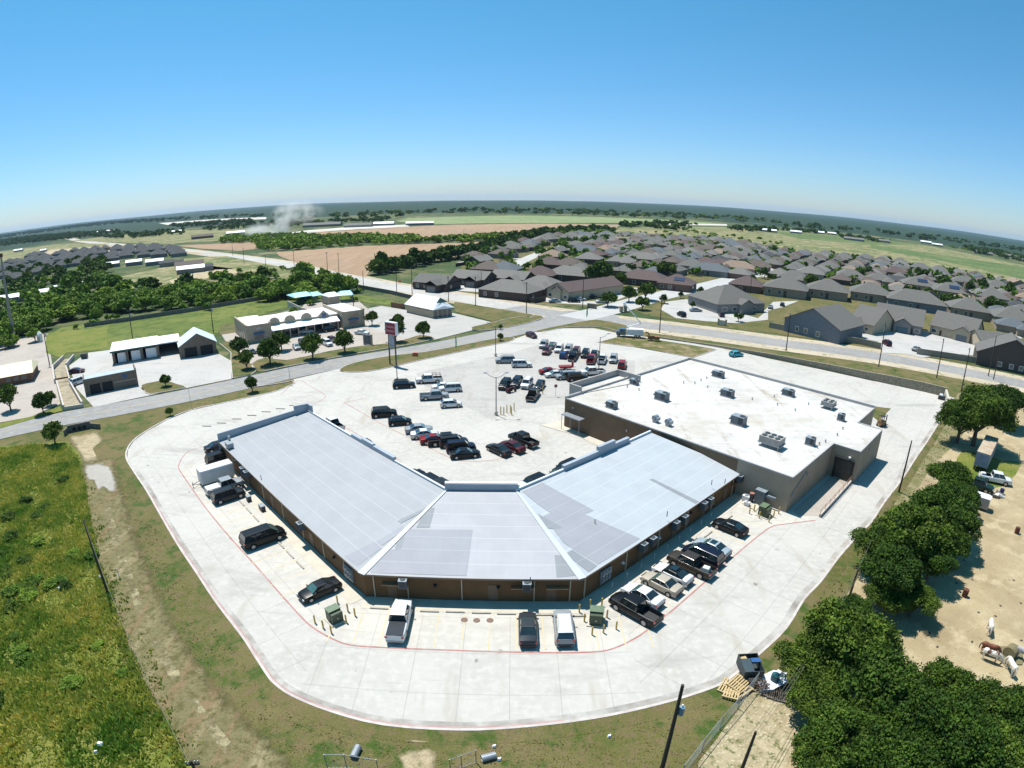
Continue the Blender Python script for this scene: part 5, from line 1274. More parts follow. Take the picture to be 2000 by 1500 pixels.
# ---------------------------------------------------------------- retaining wall by the highway
wp = PP([(1262, 657), (1320, 666), (1400, 679)]) ; wp2 = PP([(1400, 679), (1450, 689), (1500, 699), (1560, 712), (1620, 725), (1680, 739), (1740, 752), (1800, 765), (1845, 776)])
t = thing('stone_retaining_wall', 'long limestone wall between the car park and the highway verge', 'wall', (*wp2[4], 0))
b = MB(); allp = wp+wp2[1:]
nW = len(allp)
oo = offset(allp, .5)
for i in range(nW-1):
    h0, h1 = [min(2.4, .45+2.1*max(0, k-1)/(nW-3)) for k in (i, i+1)]
    a0, a1, c0, c1 = allp[i], allp[i+1], oo[i], oo[i+1]
    b.face([(*a0, 0), (*a1, 0), (*a1, h1), (*a0, h0)]); b.face([(*c1, 0), (*c0, 0), (*c0, h0), (*c1, h1)]); b.face([(*a0, h0), (*a1, h1), (*c1, h1), (*c0, h0)])
b.build('masonry', STONE, t, loc=(*wp2[4], 0))
b = MB()
e0, e1 = allp[-1], P(1851, 800); bar(b, e0, e1, 0, 2.0, .5); b.build('end_wall', WALK, t, loc=(*wp2[4], 0))
# estate stone wall on the far side of the highway
b = MB(); pts = PP([(1502, 640), (1560, 653), (1620, 664), (1675, 672), (1720, 682)]); 
for a_, c_ in zip(pts, pts[1:]): bar(b, a_, c_, 0, 2.0, .35)
o = b.build('estate_wall', mat('estate_wall_stone', (0.28, 0.25, 0.20), (0.21, 0.19, 0.15), 1.5, .9, world=True, bump=.3), loc=(*pts[0], 0)); tag(o, 'tan stone wall below the blue grey gabled house', 'wall')
b = MB(); pts = PP([(1790, 692), (1860, 702), (1930, 714), (2010, 730)])
for a_, c_ in zip(pts, pts[1:]): bar(b, a_, c_, 0, 2.0, .35)
o = b.build('estate_wall', mat('estate_wall_stone_grey', (0.26, 0.24, 0.20), (0.19, 0.17, 0.14), 1.5, .9, world=True, bump=.3), loc=(*pts[0], 0)); tag(o, 'stone wall by the dark brown gabled houses at the right edge', 'wall')
# ---------------------------------------------------------------- trees
def leafmat(name, c1, c2, c3):
    m = bpy.data.materials.new(name)
    N, L, b = nodes_of(m)
    v = coords(N, L, True)
    cur = noise_mix(N, L, v, .55, c1, c2, .40, .60, 4)
    cur = noise_mix(N, L, v, 2.6, cur, c3, .52, .72, 4)
    oi = N.new('ShaderNodeObjectInfo')
    hs = N.new('ShaderNodeHueSaturation'); L.new(cur, hs.inputs['Color'])
    mr = N.new('ShaderNodeMapRange'); L.new(oi.outputs['Random'], mr.inputs[0]); mr.inputs[3].default_value = .75; mr.inputs[4].default_value = 1.3; L.new(mr.outputs[0], hs.inputs['Value'])
    mh = N.new('ShaderNodeMapRange'); L.new(oi.outputs['Random'], mh.inputs[0]); mh.inputs[3].default_value = .515; mh.inputs[4].default_value = .485; L.new(mh.outputs[0], hs.inputs['Hue'])
    L.new(hs.outputs[0], b.inputs['Base Color'])
    b.inputs['Roughness'].default_value = .75; b.inputs['Specular IOR Level'].default_value = .15
    tr = N.new('ShaderNodeBsdfTranslucent'); L.new(hs.outputs[0], tr.inputs['Color'])
    mx = N.new('ShaderNodeMixShader'); mx.inputs[0].default_value = .13
    out = N['Material Output']; L.new(b.outputs[0], mx.inputs[1]); L.new(tr.outputs[0], mx.inputs[2]); L.new(mx.outputs[0], out.inputs[0])
    return m
LEAF = leafmat('oak_leaves', (0.066, 0.120, 0.014), (0.022, 0.052, 0.007), (0.135, 0.185, 0.026))
LEAFB = leafmat('bright_bush_leaves', (0.13, 0.22, 0.022), (0.07, 0.13, 0.014), (0.20, 0.27, 0.04))
BARK = mat('bark', (0.12, 0.095, 0.07), (0.06, 0.048, 0.035), 5, .95)
def quads(cen, nrm, size, rs):
    """leaf sprays: a rough quad per centre, facing nrm; returns verts (4n,3)"""
    n = len(cen)
    a = np.cross(nrm, rs.normal(size=(n, 3))); a /= np.linalg.norm(a, axis=1, keepdims=True)+1e-9
    b = np.cross(nrm, a); b /= np.linalg.norm(b, axis=1, keepdims=True)+1e-9
    s = (size*rs.uniform(.6, 1.3, (n, 1)))
    k = rs.uniform(.6, 1.1, (n, 4, 1))
    corners = np.array([[-1, -.55], [.9, -.8], [1, .6], [-.8, .9]])
    return (cen[:, None, :]+(a[:, None, :]*corners[None, :, :1]+b[:, None, :]*corners[None, :, 1:])*s[:, None, :]*k).reshape(-1, 3)
def crown_cloud(n, seed, leaf, lobes=14, flat=.82, hollow=.45):
    """unit crown: radius about 1, centred at z = 1.25; made of overlapping irregular lobes with gaps between"""
    rs = np.random.RandomState(seed)
    lc, lr = [], []
    for i in range(lobes):
        t, u = rs.uniform(0, 2*math.pi), rs.uniform(-.55, 1)
        q = math.sqrt(max(0, 1-u*u))*(rs.uniform(.45, .72) if lobes < 30 else rs.uniform(.35, .95))
        lc.append((q*math.cos(t), q*math.sin(t), u*.52*flat)); lr.append(rs.uniform(.28, .50) if lobes < 30 else rs.uniform(.15, .40))
    lc, lr = np.array(lc), np.array(lr)
    w = lr**2; idx = rs.choice(lobes, n, p=w/w.sum())
    d = rs.normal(size=(n, 3)); d /= np.linalg.norm(d, axis=1, keepdims=True)
    d[:, 2] = np.where(d[:, 2] < -.7, -d[:, 2], d[:, 2])
    rr = lr[idx][:, None]*(1-hollow*rs.uniform(0, 1, (n, 1))**2.2)*(1+.10*np.sin(d[:, :1]*9+idx[:, None])+.12*rs.normal(size=(n, 1)))
    c = lc[idx]+d*rr*np.array([1, 1, flat])
    c[:, 2] += 1.15
    nr = d*.8+rs.normal(size=(n, 3))*.8; nr /= np.linalg.norm(nr, axis=1, keepdims=True)
    return quads(c, nr, leaf, rs)
def mesh_np(name, v, m, nv=4):
    me = bpy.data.meshes.new(name)
    n = len(v)//nv
    me.vertices.add(len(v)); me.vertices.foreach_set('co', np.asarray(v, dtype=np.float32).ravel())
    me.loops.add(n*nv); me.loops.foreach_set('vertex_index', np.arange(n*nv, dtype=np.int32))
    me.polygons.add(n); me.polygons.foreach_set('loop_start', np.arange(0, n*nv, nv, dtype=np.int32))
    try: me.polygons.foreach_set('loop_total', np.full(n, nv, dtype=np.int32))
    except Exception: pass
    me.materials.append(m); me.update(calc_edges=True); me.validate()
    return me
def trunk_mesh(seed, n=7, limbs=6):
    r2 = random.Random(seed); b = MB()
    p = Vector((0, 0, -.05)); h = .62
    b.tube(p, (r2.uniform(-.04, .04), r2.uniform(-.04, .04), h), .085, .055, n)
    for i in range(limbs):
        t = 2*math.pi*i/limbs+r2.uniform(-.4, .4); z = h*r2.uniform(.6, 1)
        q = Vector((math.cos(t)*r2.uniform(.35, .6), math.sin(t)*r2.uniform(.35, .6), z+r2.uniform(.35, .7)))
        b.tube((0, 0, z-.06), q*.55+Vector((0, 0, z*.42)), .04, .028, 5); b.tube(q*.55+Vector((0, 0, z*.42)), q, .028, .010, 5)
    o = b.build('trunk_tmp', BARK, smooth=True); me = o.data; bpy.data.objects.remove(o); return me
def protoset(ns, leaf, lobes, seeds, m=LEAF, flat=.82):
    return [(mesh_np('crown', crown_cloud(ns, s, leaf, lobes, flat), m), trunk_mesh(s, 7 if ns > 2000 else 5, 6 if ns > 2000 else 3)) for s in seeds]
NEAR = protoset(30000, .030, 44, (1, 2, 3, 4))
MID = protoset(3600, .085, 22, (11, 12, 13))
MIDB = protoset(2600, .085, 16, (21, 22), LEAFB)
FART = protoset(420, .19, 9, (31, 32, 33))
FARTB = protoset(420, .19, 9, (41, 42), LEAFB)
def tree(loc, Rr, pset, label, cat='tree', group=None, name='tree', zs=1.0, z=0.0):
    cm, tm = pset[rnd.randrange(len(pset))]
    t = thing(name, label, cat, (loc[0], loc[1], z), rnd.uniform(0, 6.28), group)
    t.scale = (Rr, Rr, Rr*zs*rnd.uniform(.92, 1.08))
    for nm, me in (('crown', cm), ('trunk', tm)):
        o = bpy.data.objects.new(nm, me); COL.objects.link(o); o.parent = t
    return t
def tree_px(px, rpx, pset, label, group=None, zs=1.0, z=0.0, **k):
    h = 4.0
    for _ in range(4):
        x, y = P(*px, h); d = math.sqrt(x*x+y*y+(CAM_H-h)**2); Rr = rpx*d/FPX/1.0; h = 1.15*Rr*zs
    return tree((x, y), Rr, pset, label, group=group, zs=zs, z=z, **k)
# big trees along the paddock (right)
RG = 'tall oaks lining the alley and paddock'
for x, y, r_, lb in [(1918, 800, 58, 'big oak at the far end of the alley by the freight trailer'), (1968, 785, 42, 'oak leaning against the right picture edge'), (1880, 818, 44, 'lower left crown of the pair at the far end of the alley'), (1874, 962, 38, 'oak touching the green pickup from the left'), (1860, 930, 40, 'oak directly left of the old pickups'),
    (1842, 985, 60, 'oak left of the cream stock trailer'), (1790, 1035, 68, 'broad oak whose crown bulges over the alley'), (1725, 1062, 52, 'oak standing nearest the concrete edge'), (1862, 1020, 48, 'oak on the paddock side below the stock trailer'),
    (1750, 1120, 62, 'oak above the leaning utility pole'), (1822, 1095, 44, 'oak casting its shade onto the paddock sand'), (1735, 1165, 40, 'smaller oak between the two big groups'), (1660, 1262, 88, 'largest oak in front, right of the black container'), (1588, 1285, 62, 'oak overhanging the pallets and white tarp'), (1722, 1335, 84, 'oak in front of the paddock clearing'),
    (1600, 1360, 56, 'oak above the bare track'), (1655, 1430, 78, 'oak in the dark hollow near the bottom edge'), (1850, 1350, 58, 'oak just below the grazing horses'), (1795, 1405, 74, 'oak between the hollow and the paddock'), (1925, 1375, 60, 'oak below the round hay bale'), (1855, 1060, 40, 'oak joining the two halves of the alley belt'), (1790, 1165, 42, 'oak throwing its shade toward the lower rusty drum'), (1668, 1195, 40, 'small oak behind the short pole'), (1985, 1400, 60, 'oak cut by the right picture edge'), (1880, 1455, 80, 'oak at the bottom right of the grove'), (1745, 1490, 76, 'oak cut by the bottom picture edge'), (1965, 1490, 70, 'oak in the bottom right corner'), (1590, 1495, 56, 'bushy tree at the foot of the bare track')]:
    tree_px((x, y), r_, NEAR, lb, RG, zs=1.0 if r_ > 45 else .9)
# street trees
SGp = 'round street trees'
for x, y, r_, lb in [(525, 683, 23, 'round tree left of the street, first of the big four'), (548, 662, 18, 'tree tucked behind the first round tree'), (609, 675, 22, 'round tree in front of the long canopy'), (672, 664, 20, 'round tree right of the white parked suv'), (465, 673, 19, 'tree at the left end of the stone shops'), (480, 700, 17, 'small tree beside the first round tree'), (772, 643, 20, 'tree behind the tall red sign'), (778, 625, 13, 'small crown above the tall red sign'),
    (726, 620, 13, 'umbrella shaped tree by the end of the stone shops'), (827, 642, 15, 'oval tree alone near the grey asphalt'), (491, 748, 14, 'narrow tree by the street at the driveway mouth'), (322, 742, 11, 'little tree on the kerbed island of the car wash'), (80, 785, 17, 'dark tree by the concrete channel'), (97, 776, 12, 'crown just right of the channel tree'), (15, 775, 20, 'round tree in front of the restaurant'), (331, 803, 8, 'dark shrub on the verge by the driveway flag'), (977, 658, 7, 'small round shrub on the left grass island'), (978, 638, 5, 'sapling near the far street corner'),
    (102, 842, 20, 'sprawling bush above the ditch'), (105, 720, 0, '')]:
    if r_: tree_px((x, y), r_, MID, lb, SGp, z=.1, zs=1.12)
EGp = 'trees in and around the estate'
for x, y, r_, lb in [(1188, 580, 17, 'tree beside the tan office drive'), (1229, 573, 15, 'tree on the office lawn'), (1262, 566, 18, 'twin tree left of the estate street'), (1255, 590, 14, 'tree at the junction corner'), (1298, 583, 9, 'small tree by the estate street, nearest the clinic lawn'), (1330, 576, 6, 'tiny tree beside the street bend'), (1369, 567, 8, 'little tree at the street bend'), (1172, 530, 28, 'tallest dark tree among the front houses'), (1212, 545, 14, 'tree at the foot of the tallest dark tree'),
    (1232, 525, 12, 'round tree behind the brown roofs'), (1302, 525, 19, 'bright tree behind the solar roof'), (1352, 595, 7, 'clipped bush at the clinic corner'), (1443, 618, 9, 'bush by the clinic entrance'), (1494, 533, 10, 'tree left of the far drive'), (1470, 545, 9, 'tree by the middle street'), (1510, 540, 8, 'tree opposite the middle street'), (1585, 550, 16, 'tree between the grey hip roofs'), (1520, 546, 9, 'small tree left of the twin grey roofs'), (1677, 533, 13, 'yellowish tree behind the grey hips'), (1697, 530, 10, 'tree beside the yellowish one'), (1672, 560, 12, 'tree right of the second grey hip'), (1727, 568, 12, 'tree by the third hip'),
    (1770, 568, 12, 'dark tree before the solar hip'), (1787, 570, 11, 'yellow green tree before the solar hip'), (1812, 573, 11, 'tree right of the yellow green one'), (1850, 583, 14, 'tall tree in front of the right solar roof'), (1868, 588, 12, 'bright tree below the right solar roof'), (1843, 548, 14, 'slim tree by the white drive'), (1800, 532, 12, 'tree above the white drive'), (1918, 555, 12, 'tree by the far right roofs'), (1895, 560, 10, 'tree beside the far right tree'), (1935, 593, 14, 'tree behind the right gabled house'), (1957, 597, 13, 'dark tree at the right edge row'), (1975, 563, 12, 'tree below the orange roofed house'), (1910, 595, 10, 'low tree behind the right gabled house')]:
    tree_px((x, y), r_, MID if r_ > 12 else FART, lb, EGp, z=.05)
# scattered trees: sampled in world space inside surveyed outlines
def scatter(outline, spacing, r0, r1, pset, label, group, maxn=300, name='tree', avoid=None, zs=.68, seed=1):
    poly = PP(outline)
    r2 = random.Random(seed)
    xs_, ys_ = [p[0] for p in poly], [p[1] for p in poly]
    pts = []
    for _ in range(maxn*60):
        q = (r2.uniform(min(xs_), max(xs_)), r2.uniform(min(ys_), max(ys_)))
        if not inside(q, poly): continue
        if avoid and avoid(q): continue
        if any((q[0]-a[0])**2+(q[1]-a[1])**2 < spacing*spacing for a in pts): continue
        pts.append(q)
        if len(pts) >= maxn: break
    for q in pts:
        R_ = r2.uniform(r0, r1); tree(q, R_, pset, label, group=group, zs=zs*1.15, name=name, z=-.28*R_)
    return pts
WOODG = 'trees of the wood behind the street shops'
scatter([(60, 655), (0, 690), (0, 640), (60, 620), (120, 600), (200, 590), (300, 580), (440, 575), (560, 563), (660, 560), (690, 575), (640, 582), (560, 585), (430, 597), (330, 605), (220, 612), (140, 628), (90, 640)], 8.0, 4.2, 6.4, MIDB, 'bright green tree in the front of the wood behind the shops', WOODG, 75, seed=5)
scatter([(0, 640), (0, 600), (30, 560), (110, 545), (170, 525), (205, 520), (215, 560), (260, 570), (340, 570), (430, 552), (520, 540), (600, 538), (640, 550), (660, 560), (560, 563), (440, 575), (300, 580), (200, 590), (120, 600), (60, 620)], 10.5, 4.6, 6.8, FARTB+FARTB+FART, 'darker tree deeper in the wood behind the shops', WOODG, 68, seed=6)
scatter([(0, 560), (0, 540), (60, 525), (110, 520), (200, 505), (205, 520), (170, 525), (110, 545), (30, 560)], 12, 4.5, 6.5, FART, 'tree at the back of the wood near the dark grey roofs', WOODG, 30, seed=8)
for x, y, r_, lb in [(585, 545, 24, 'tall bright tree at the wood edge above the stone shops'), (655, 548, 22, 'tree at the tip of the wood beside the highway'), (635, 535, 12, 'slim tree crown at the tip of the wood'), (560, 568, 14, 'dark round bush on the green strip'), (188, 612, 14, 'dark bush left on the green strip'), (226, 602, 9, 'small dark bush beside the grass strip'), (66, 650, 14, 'dark tree by the white tank')]:
    tree_px((x, y), r_, MIDB, lb, WOODG)
HG = 'trees of the hedgerow beside the brown field'
hp = smooth_path(PP([(735, 538), (770, 528), (820, 516), (870, 508), (920, 499), (960, 489), (990, 480), (1020, 472), (1060, 463), (1100, 458), (1140, 455), (1190, 455)]), 12)
acc = 0
for a_, c_ in zip(hp, hp[1:]):
    acc += math.dist(a_, c_)
    if acc > 8.5:
        acc = 0
        for s_ in (-4.5, 4.0): tree((c_[0]+s_*.6+rnd.uniform(-1.5, 1.5), c_[1]+s_*.8+rnd.uniform(-1.5, 1.5)), rnd.uniform(4.8, 6.6), FART, 'dense dark tree in the hedgerow between the brown field and the houses', group=HG, zs=.9, z=-1.6)
# far hedges and scrub, too many and too merged to count: one foliage mass each
def mass(outlines, per_ha, r0, r1, name, seed, m=LEAF, leaf=.30, n=60, squash=.8):
    rs = np.random.RandomState(seed); out = []
    for ol in outlines:
        poly = PP(ol); xs_, ys_ = [p[0] for p in poly], [p[1] for p in poly]
        area = abs(sum(poly[k][0]*poly[k-1][1]-poly[k-1][0]*poly[k][1] for k in range(len(poly))))/2
        want = min(2600, int(area/1e4*per_ha)); c = 0
        for _ in range(want*8):
            q = (rs.uniform(min(xs_), max(xs_)), rs.uniform(min(ys_), max(ys_)))
            if not inside(q, poly): continue
            Rr = rs.uniform(r0, r1)
            v = crown_cloud(n, rs.randint(1e6), leaf, 5, .8, .3)*np.array([1, 1, squash])*Rr+np.array([q[0], q[1], -Rr*.30])
            out.append(v); c += 1
            if c >= want: break
    me = mesh_np(name, np.concatenate(out), m)
    o = bpy.data.objects.new(name, me); COL.objects.link(o); tag(o, kind='stuff'); return o
mass([[(430, 476), (440, 466), (520, 459), (560, 462), (700, 464), (850, 470), (985, 463), (1050, 456), (1190, 452), (1195, 456), (1060, 463), (985, 472), (850, 476), (700, 481), (620, 487), (540, 493), (500, 487), (500, 475)]], 150, 3.0, 5.5, 'hedgerow_foliage', 3, LEAFB)
mass([[(730, 545), (735, 530), (820, 508), (920, 492), (990, 473), (1060, 456), (1190, 449), (1190, 456), (1060, 465), (990, 482), (920, 503), (820, 522)]], 90, 2.0, 3.6, 'hedgerow_foliage', 13)
mass([[(380, 548), (430, 530), (560, 524), (640, 535), (600, 540), (480, 552)], [(640, 560), (720, 575), (800, 592), (790, 600), (700, 580)], [(430, 655), (560, 600), (600, 590), (540, 590), (420, 605), (250, 625), (120, 650), (110, 640), (330, 607), (600, 583), (700, 580), (690, 590)]], 110, 1.0, 2.6, 'roadside_scrub', 4, LEAFB)
mass([[(1208, 440), (1290, 437), (1370, 440), (1340, 452), (1220, 447)], [(1420, 445), (1520, 448), (1500, 455), (1430, 452)], [(1640, 463), (1680, 466), (1740, 472), (1730, 475), (1650, 468)], [(1880, 482), (1940, 490), (2010, 505), (2010, 515), (1900, 495)], [(1480, 447), (1650, 458), (1640, 460), (1480, 450)], [(640, 433), (760, 428), (760, 436), (640, 436)]], 30, 4, 7, 'distant_tree_belt', 5)
mass([[(0, 470), (60, 462), (160, 455), (230, 450), (240, 455), (160, 466), (60, 475), (0, 482)], [(150, 462), (300, 455), (360, 450), (360, 458), (240, 468)], [(640, 440), (560, 445), (400, 452), (400, 446), (520, 436), (620, 433)], [(330, 440), (500, 430), (500, 436), (340, 446)]], 22, 4, 7, 'distant_scrub_belt', 6)
mass([[(580, 428), (1000, 410), (1500, 430), (1560, 440), (1330, 430), (1000, 420), (800, 424), (600, 432)]], 3.0, 7, 12, 'distant_wood', 7, LEAF, .3, 40, .7)
mass([[(1560, 440), (1700, 450), (2010, 488), (2010, 494), (1700, 458), (1500, 446)], [(0, 466), (200, 440), (540, 425), (540, 421), (200, 434), (0, 460)]], 2.5, 7, 12, 'distant_wood', 8, LEAF, .3, 40, .7)
mass([[(1860, 480), (1990, 497), (1960, 500), (1850, 486)], [(1210, 458), (1340, 452), (1560, 480), (1540, 488), (1400, 466), (1300, 459)]], 18, 2, 4, 'pasture_scrub', 9, LEAFB)
# ---------------------------------------------------------------- tall meadow plants (uncountable)
def tufts(outline, n, h0, h1, name, m, seed, w=.10, blades=5, thr=-.4):
    poly = PP(outline); xs_, ys_ = [p[0] for p in poly], [p[1] for p in poly]
    rs = np.random.RandomState(seed)
    q = np.stack([rs.uniform(min(xs_), max(xs_), n*4), rs.uniform(min(ys_), max(ys_), n*4)], 1)
    # clumpy density: keep more where a few sine waves add up high
    f = np.sin(q[:, 0]*.55+1)+np.sin(q[:, 1]*.63+2)+np.sin((q[:, 0]+q[:, 1])*.9)+np.sin((q[:, 0]-q[:, 1])*.31+4)
    q = q[(f+rs.normal(size=len(f))*1.2) > thr]
    keep = np.array([inside(p, poly) for p in q[:int(n*2.2)]]); q = q[:len(keep)][keep][:n]
    n = len(q); k = blades
    c = np.repeat(q, k, 0)+rs.normal(size=(n*k, 2))*.16
    hh = np.repeat(rs.uniform(h0, h1, n), k)*rs.uniform(.6, 1.1, n*k)
    t = rs.uniform(0, 2*math.pi, n*k); lean = rs.uniform(.1, .6, n*k)*hh
    tt = t+rs.normal(size=n*k)*.8
    wv = w*rs.uniform(.6, 1.6, n*k)
    v = np.zeros((n*k, 4, 3))
    v[:, 0, :2] = c-np.stack([np.cos(t), np.sin(t)], 1)*wv[:, None]; v[:, 1, :2] = c+np.stack([np.cos(t), np.sin(t)], 1)*wv[:, None]
    tip = c+np.stack([np.cos(tt+1.57), np.sin(tt+1.57)], 1)*lean[:, None]
    v[:, 2, :2] = tip+np.stack([np.cos(t), np.sin(t)], 1)*wv[:, None]*.7; v[:, 3, :2] = tip-np.stack([np.cos(t), np.sin(t)], 1)*wv[:, None]*.7
    v[:, 0, 2] = v[:, 1, 2] = .02; v[:, 2, 2] = hh; v[:, 3, 2] = hh*.9
    o = bpy.data.objects.new(name, mesh_np(name, v.reshape(-1, 3), m)); COL.objects.link(o); tag(o, kind='stuff')
def grassmat(name, c1, c2, c3, c4):
    m = leafmat(name, c1, c2, c3)
    N, L = m.node_tree.nodes, m.node_tree.links
    hs = [x for x in N if x.type == 'HUE_SAT'][0]
    prev = hs.inputs['Color'].links[0].from_socket
    L.new(noise_mix(N, L, coords(N, L, True), .13, prev, c4, .47, .63, 5), hs.inputs['Color'])
    return m
TALL = grassmat('tall_weeds', (0.42, 0.41, 0.085), (0.24, 0.30, 0.045), (0.58, 0.52, 0.18), (0.12, 0.22, 0.03))
SHORT = grassmat('short_verge_grass', (0.20, 0.21, 0.06), (0.13, 0.145, 0.035), (0.30, 0.25, 0.12), (0.26, 0.21, 0.10))
MEADOWPX = [(-80, 1560), (-80, 890), (0, 876), (60, 872), (125, 868), (152, 900), (165, 950), (175, 1010), (195, 1100), (220, 1170), (252, 1260), (290, 1350), (345, 1440), (380, 1560)]
tufts(MEADOWPX, 26000, .25, .75, 'meadow_weeds', TALL, 1, .07, 6)
tufts(MEADOWPX, 26000, .10, .28, 'meadow_weeds', TALL, 11, .09, 5, -9)
tufts([(125, 868), (152, 900), (165, 950), (175, 1010), (195, 1100), (220, 1170), (252, 1260), (290, 1350), (345, 1440), (380, 1560), (440, 1560), (385, 1440), (325, 1340), (280, 1240), (245, 1150), (218, 1080), (196, 1000), (182, 950), (165, 890), (150, 868)], 2600, .12, .4, 'meadow_weeds', TALL, 15, .08, 5, .9)
tufts([(170, 1010), (250, 900), (300, 985), (400, 1150), (490, 1290), (560, 1365), (700, 1410), (900, 1432), (1150, 1412), (1400, 1345), (1450, 1340), (1400, 1450), (1350, 1540), (440, 1540), (320, 1420), (210, 1200)], 13000, .04, .11, 'verge_grass', SHORT, 2, .07, 3)
tufts([(1790, 905), (1850, 815), (1880, 800), (1850, 880), (1780, 1000), (1700, 1110), (1600, 1230), (1510, 1300), (1540, 1240), (1640, 1100), (1730, 990)], 3500, .06, .25, 'alley_grass', SHORT, 3, .07, 3)
# weed bushes in the meadow that stand out one by one
MG = 'dark leafy weed clumps in the left meadow'
r3 = random.Random(12); mp = PP(MEADOWPX); cnt = 0
while cnt < 55:
    q = (r3.uniform(-75, -20), r3.uniform(22, 80))
    if inside(q, mp): tree(q, r3.uniform(.5, 1.25), MIDB[:1] if r3.random() < .6 else MID[:1], 'knee-high dark leafy weed clump in the left meadow', 'weed clump', MG, 'weed_clump', zs=.5, z=-.2); cnt += 1
# ---------------------------------------------------------------- buildings across the street
STONEW = layered('tan_stone_facade', (0.44, 0.36, 0.26), [(1.5, (0.34, 0.27, 0.19), .42, .6), (4, (0.42, 0.37, 0.29), .48, .6)], bump=.4, bscale=3)
DARKSTONE = mat('grey_brown_brick', (0.20, 0.155, 0.12), (0.14, 0.11, 0.085), 2, .9, world=True, bump=.3)
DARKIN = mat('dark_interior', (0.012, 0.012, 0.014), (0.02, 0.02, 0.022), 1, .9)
BLUEAWN = mat('blue_awning', (0.06, 0.13, 0.28), (0.045, 0.10, 0.22), 2, .7)
TEALROOF = mat('pale_blue_roof', (0.30, 0.58, 0.66), (0.40, 0.64, 0.70), .4, .5, world=True)
GREENTRIM = mat('green_gable', (0.02, 0.09, 0.075), (0.015, 0.07, 0.06), 1, .6)
class Frame:
    """footprint frame from three surveyed corners: front-left, front-right, back-left (photo pixels on the ground)"""
    def __init__(s, A, B, D, h=0.0, depth=None):
        a, b, d = [Vector(P(*q, h)) for q in (A, B, D)]
        s.o = a; s.u = (b-a).normalized(); s.L = (b-a).length
        s.v = Vector((-s.u.y, s.u.x)); s.D = depth or (d-a).dot(s.v)
        s.rz = math.atan2(s.u.y, s.u.x)
    def __call__(s, t, w=0.0): p = s.o+s.u*t+s.v*w; return (p.x, p.y)
def fthing(name, label, cat, F, group=None):
    c = F(F.L/2, F.D/2)
    return thing(name, label, cat, (*c, 0), F.rz, group)
def lbox(root, F, t0, t1, w0, w1, z0, z1, name, m, top=None):
    """box given in the footprint frame, as a part"""
    b = MB(); b.box(((t0+t1)/2-F.L/2, (w0+w1)/2-F.D/2, (z0+z1)/2), (t1-t0, w1-w0, z1-z0))
    return b.build(name, m, root)
# long stone shop row with curved gables and white canopy
F = Frame((484, 672), (713, 636), (439, 655))
t = fthing('stone_shop_row', 'tan stone shop row with rounded gables and a long white canopy', 'building', F)
L_, D_ = F.L, F.D
lbox(t, F, 0, L_*.20, 0, D_, 0, 5.0, 'end_block', STONEW); lbox(t, F, L_*.80, L_, 0, D_, 0, 5.0, 'end_block', STONEW); lbox(t, F, L_*.20, L_*.80, 3.2, D_, 0, 4.4, 'middle_block', STONEW)
lbox(t, F, .4, L_*.2-.3, .4, D_-.4, 5.0, 5.06, 'flat_roof', WHITEROOF); lbox(t, F, L_*.8+.3, L_-.4, .4, D_-.4, 5.0, 5.06, 'flat_roof', WHITEROOF); lbox(t, F, L_*.2, L_*.8, 3.7, D_-.4, 4.4, 4.47, 'flat_roof', WHITEROOF)
for t0, t1 in ((0, L_*.2), (L_*.8, L_)):
    lbox(t, F, t0-.05, t0+.45, -.05, D_, 4.9, 5.5, 'parapet', STONEW); lbox(t, F, t0+.45, t1-.45, -.05, .3, 4.9, 5.35, 'parapet', STONEW); lbox(t, F, t1-.45, t1+.05, -.05, 1.5, 4.9, 5.6, 'parapet', STONEW)
for k, tt in enumerate((.25, .38, .52, .67)):
    b = MB(); w_ = L_*.045; n_ = 10
    if k != 3: pts = [(-w_, 3.9)]+[(w_*math.cos(math.pi-math.pi*i/n_), 4.6+1.5*math.sin(math.pi*i/n_)) for i in range(n_+1)]+[(w_, 3.9)]
    else: pts = [(-w_, 3.9), (-w_, 4.7), (0, 6.2), (w_, 4.7), (w_, 3.9)]
    c = tt*L_-L_/2; y0 = 3.1-D_/2
    f0 = [(c+x, y0, z) for x, z in pts]; f1 = [(c+x, y0+.5, z) for x, z in pts]
    b.face(f0); b.face(f1[::-1])
    for i in range(len(pts)-1): b.face([f0[i], f1[i], f1[i+1], f0[i+1]][::-1])
    b.build('gable', STONEW, t)
b = MB(); z = 3.5
b.face([(L_*.19-L_/2, -1.0-D_/2, 3.0), (L_*.77-L_/2, -1.0-D_/2, 3.0), (L_*.78-L_/2, 3.3-D_/2, 3.9), (L_*.20-L_/2, 3.3-D_/2, 3.9)]); b.face([(L_*.19-L_/2, -1.0-D_/2, 2.85), (L_*.77-L_/2, -1.0-D_/2, 2.85), (L_*.77-L_/2, -1.0-D_/2, 3.0), (L_*.19-L_/2, -1.0-D_/2, 3.0)])
b.build('canopy', WHITEROOF, t)
for k in range(9):
    b = MB(); b.box((L_*(.21+.068*k)-L_/2, -.7-D_/2, 1.45), (.3, .3, 2.9)); b.build('column', STONEW, t)
lbox(t, F, L_*.22, L_*.78, 3.08, 3.2, .3, 2.9, 'shop_window', BUILDGLASS)
for t0 in (L_*.06, L_*.86):
    lbox(t, F, t0, t0+L_*.075, -.06, .02, 1.0, 2.4, 'window', BUILDGLASS); o = lbox(t, F, t0-.2, t0+L_*.075+.2, -.8, -.02, 2.45, 2.9, 'awning', BLUEAWN)
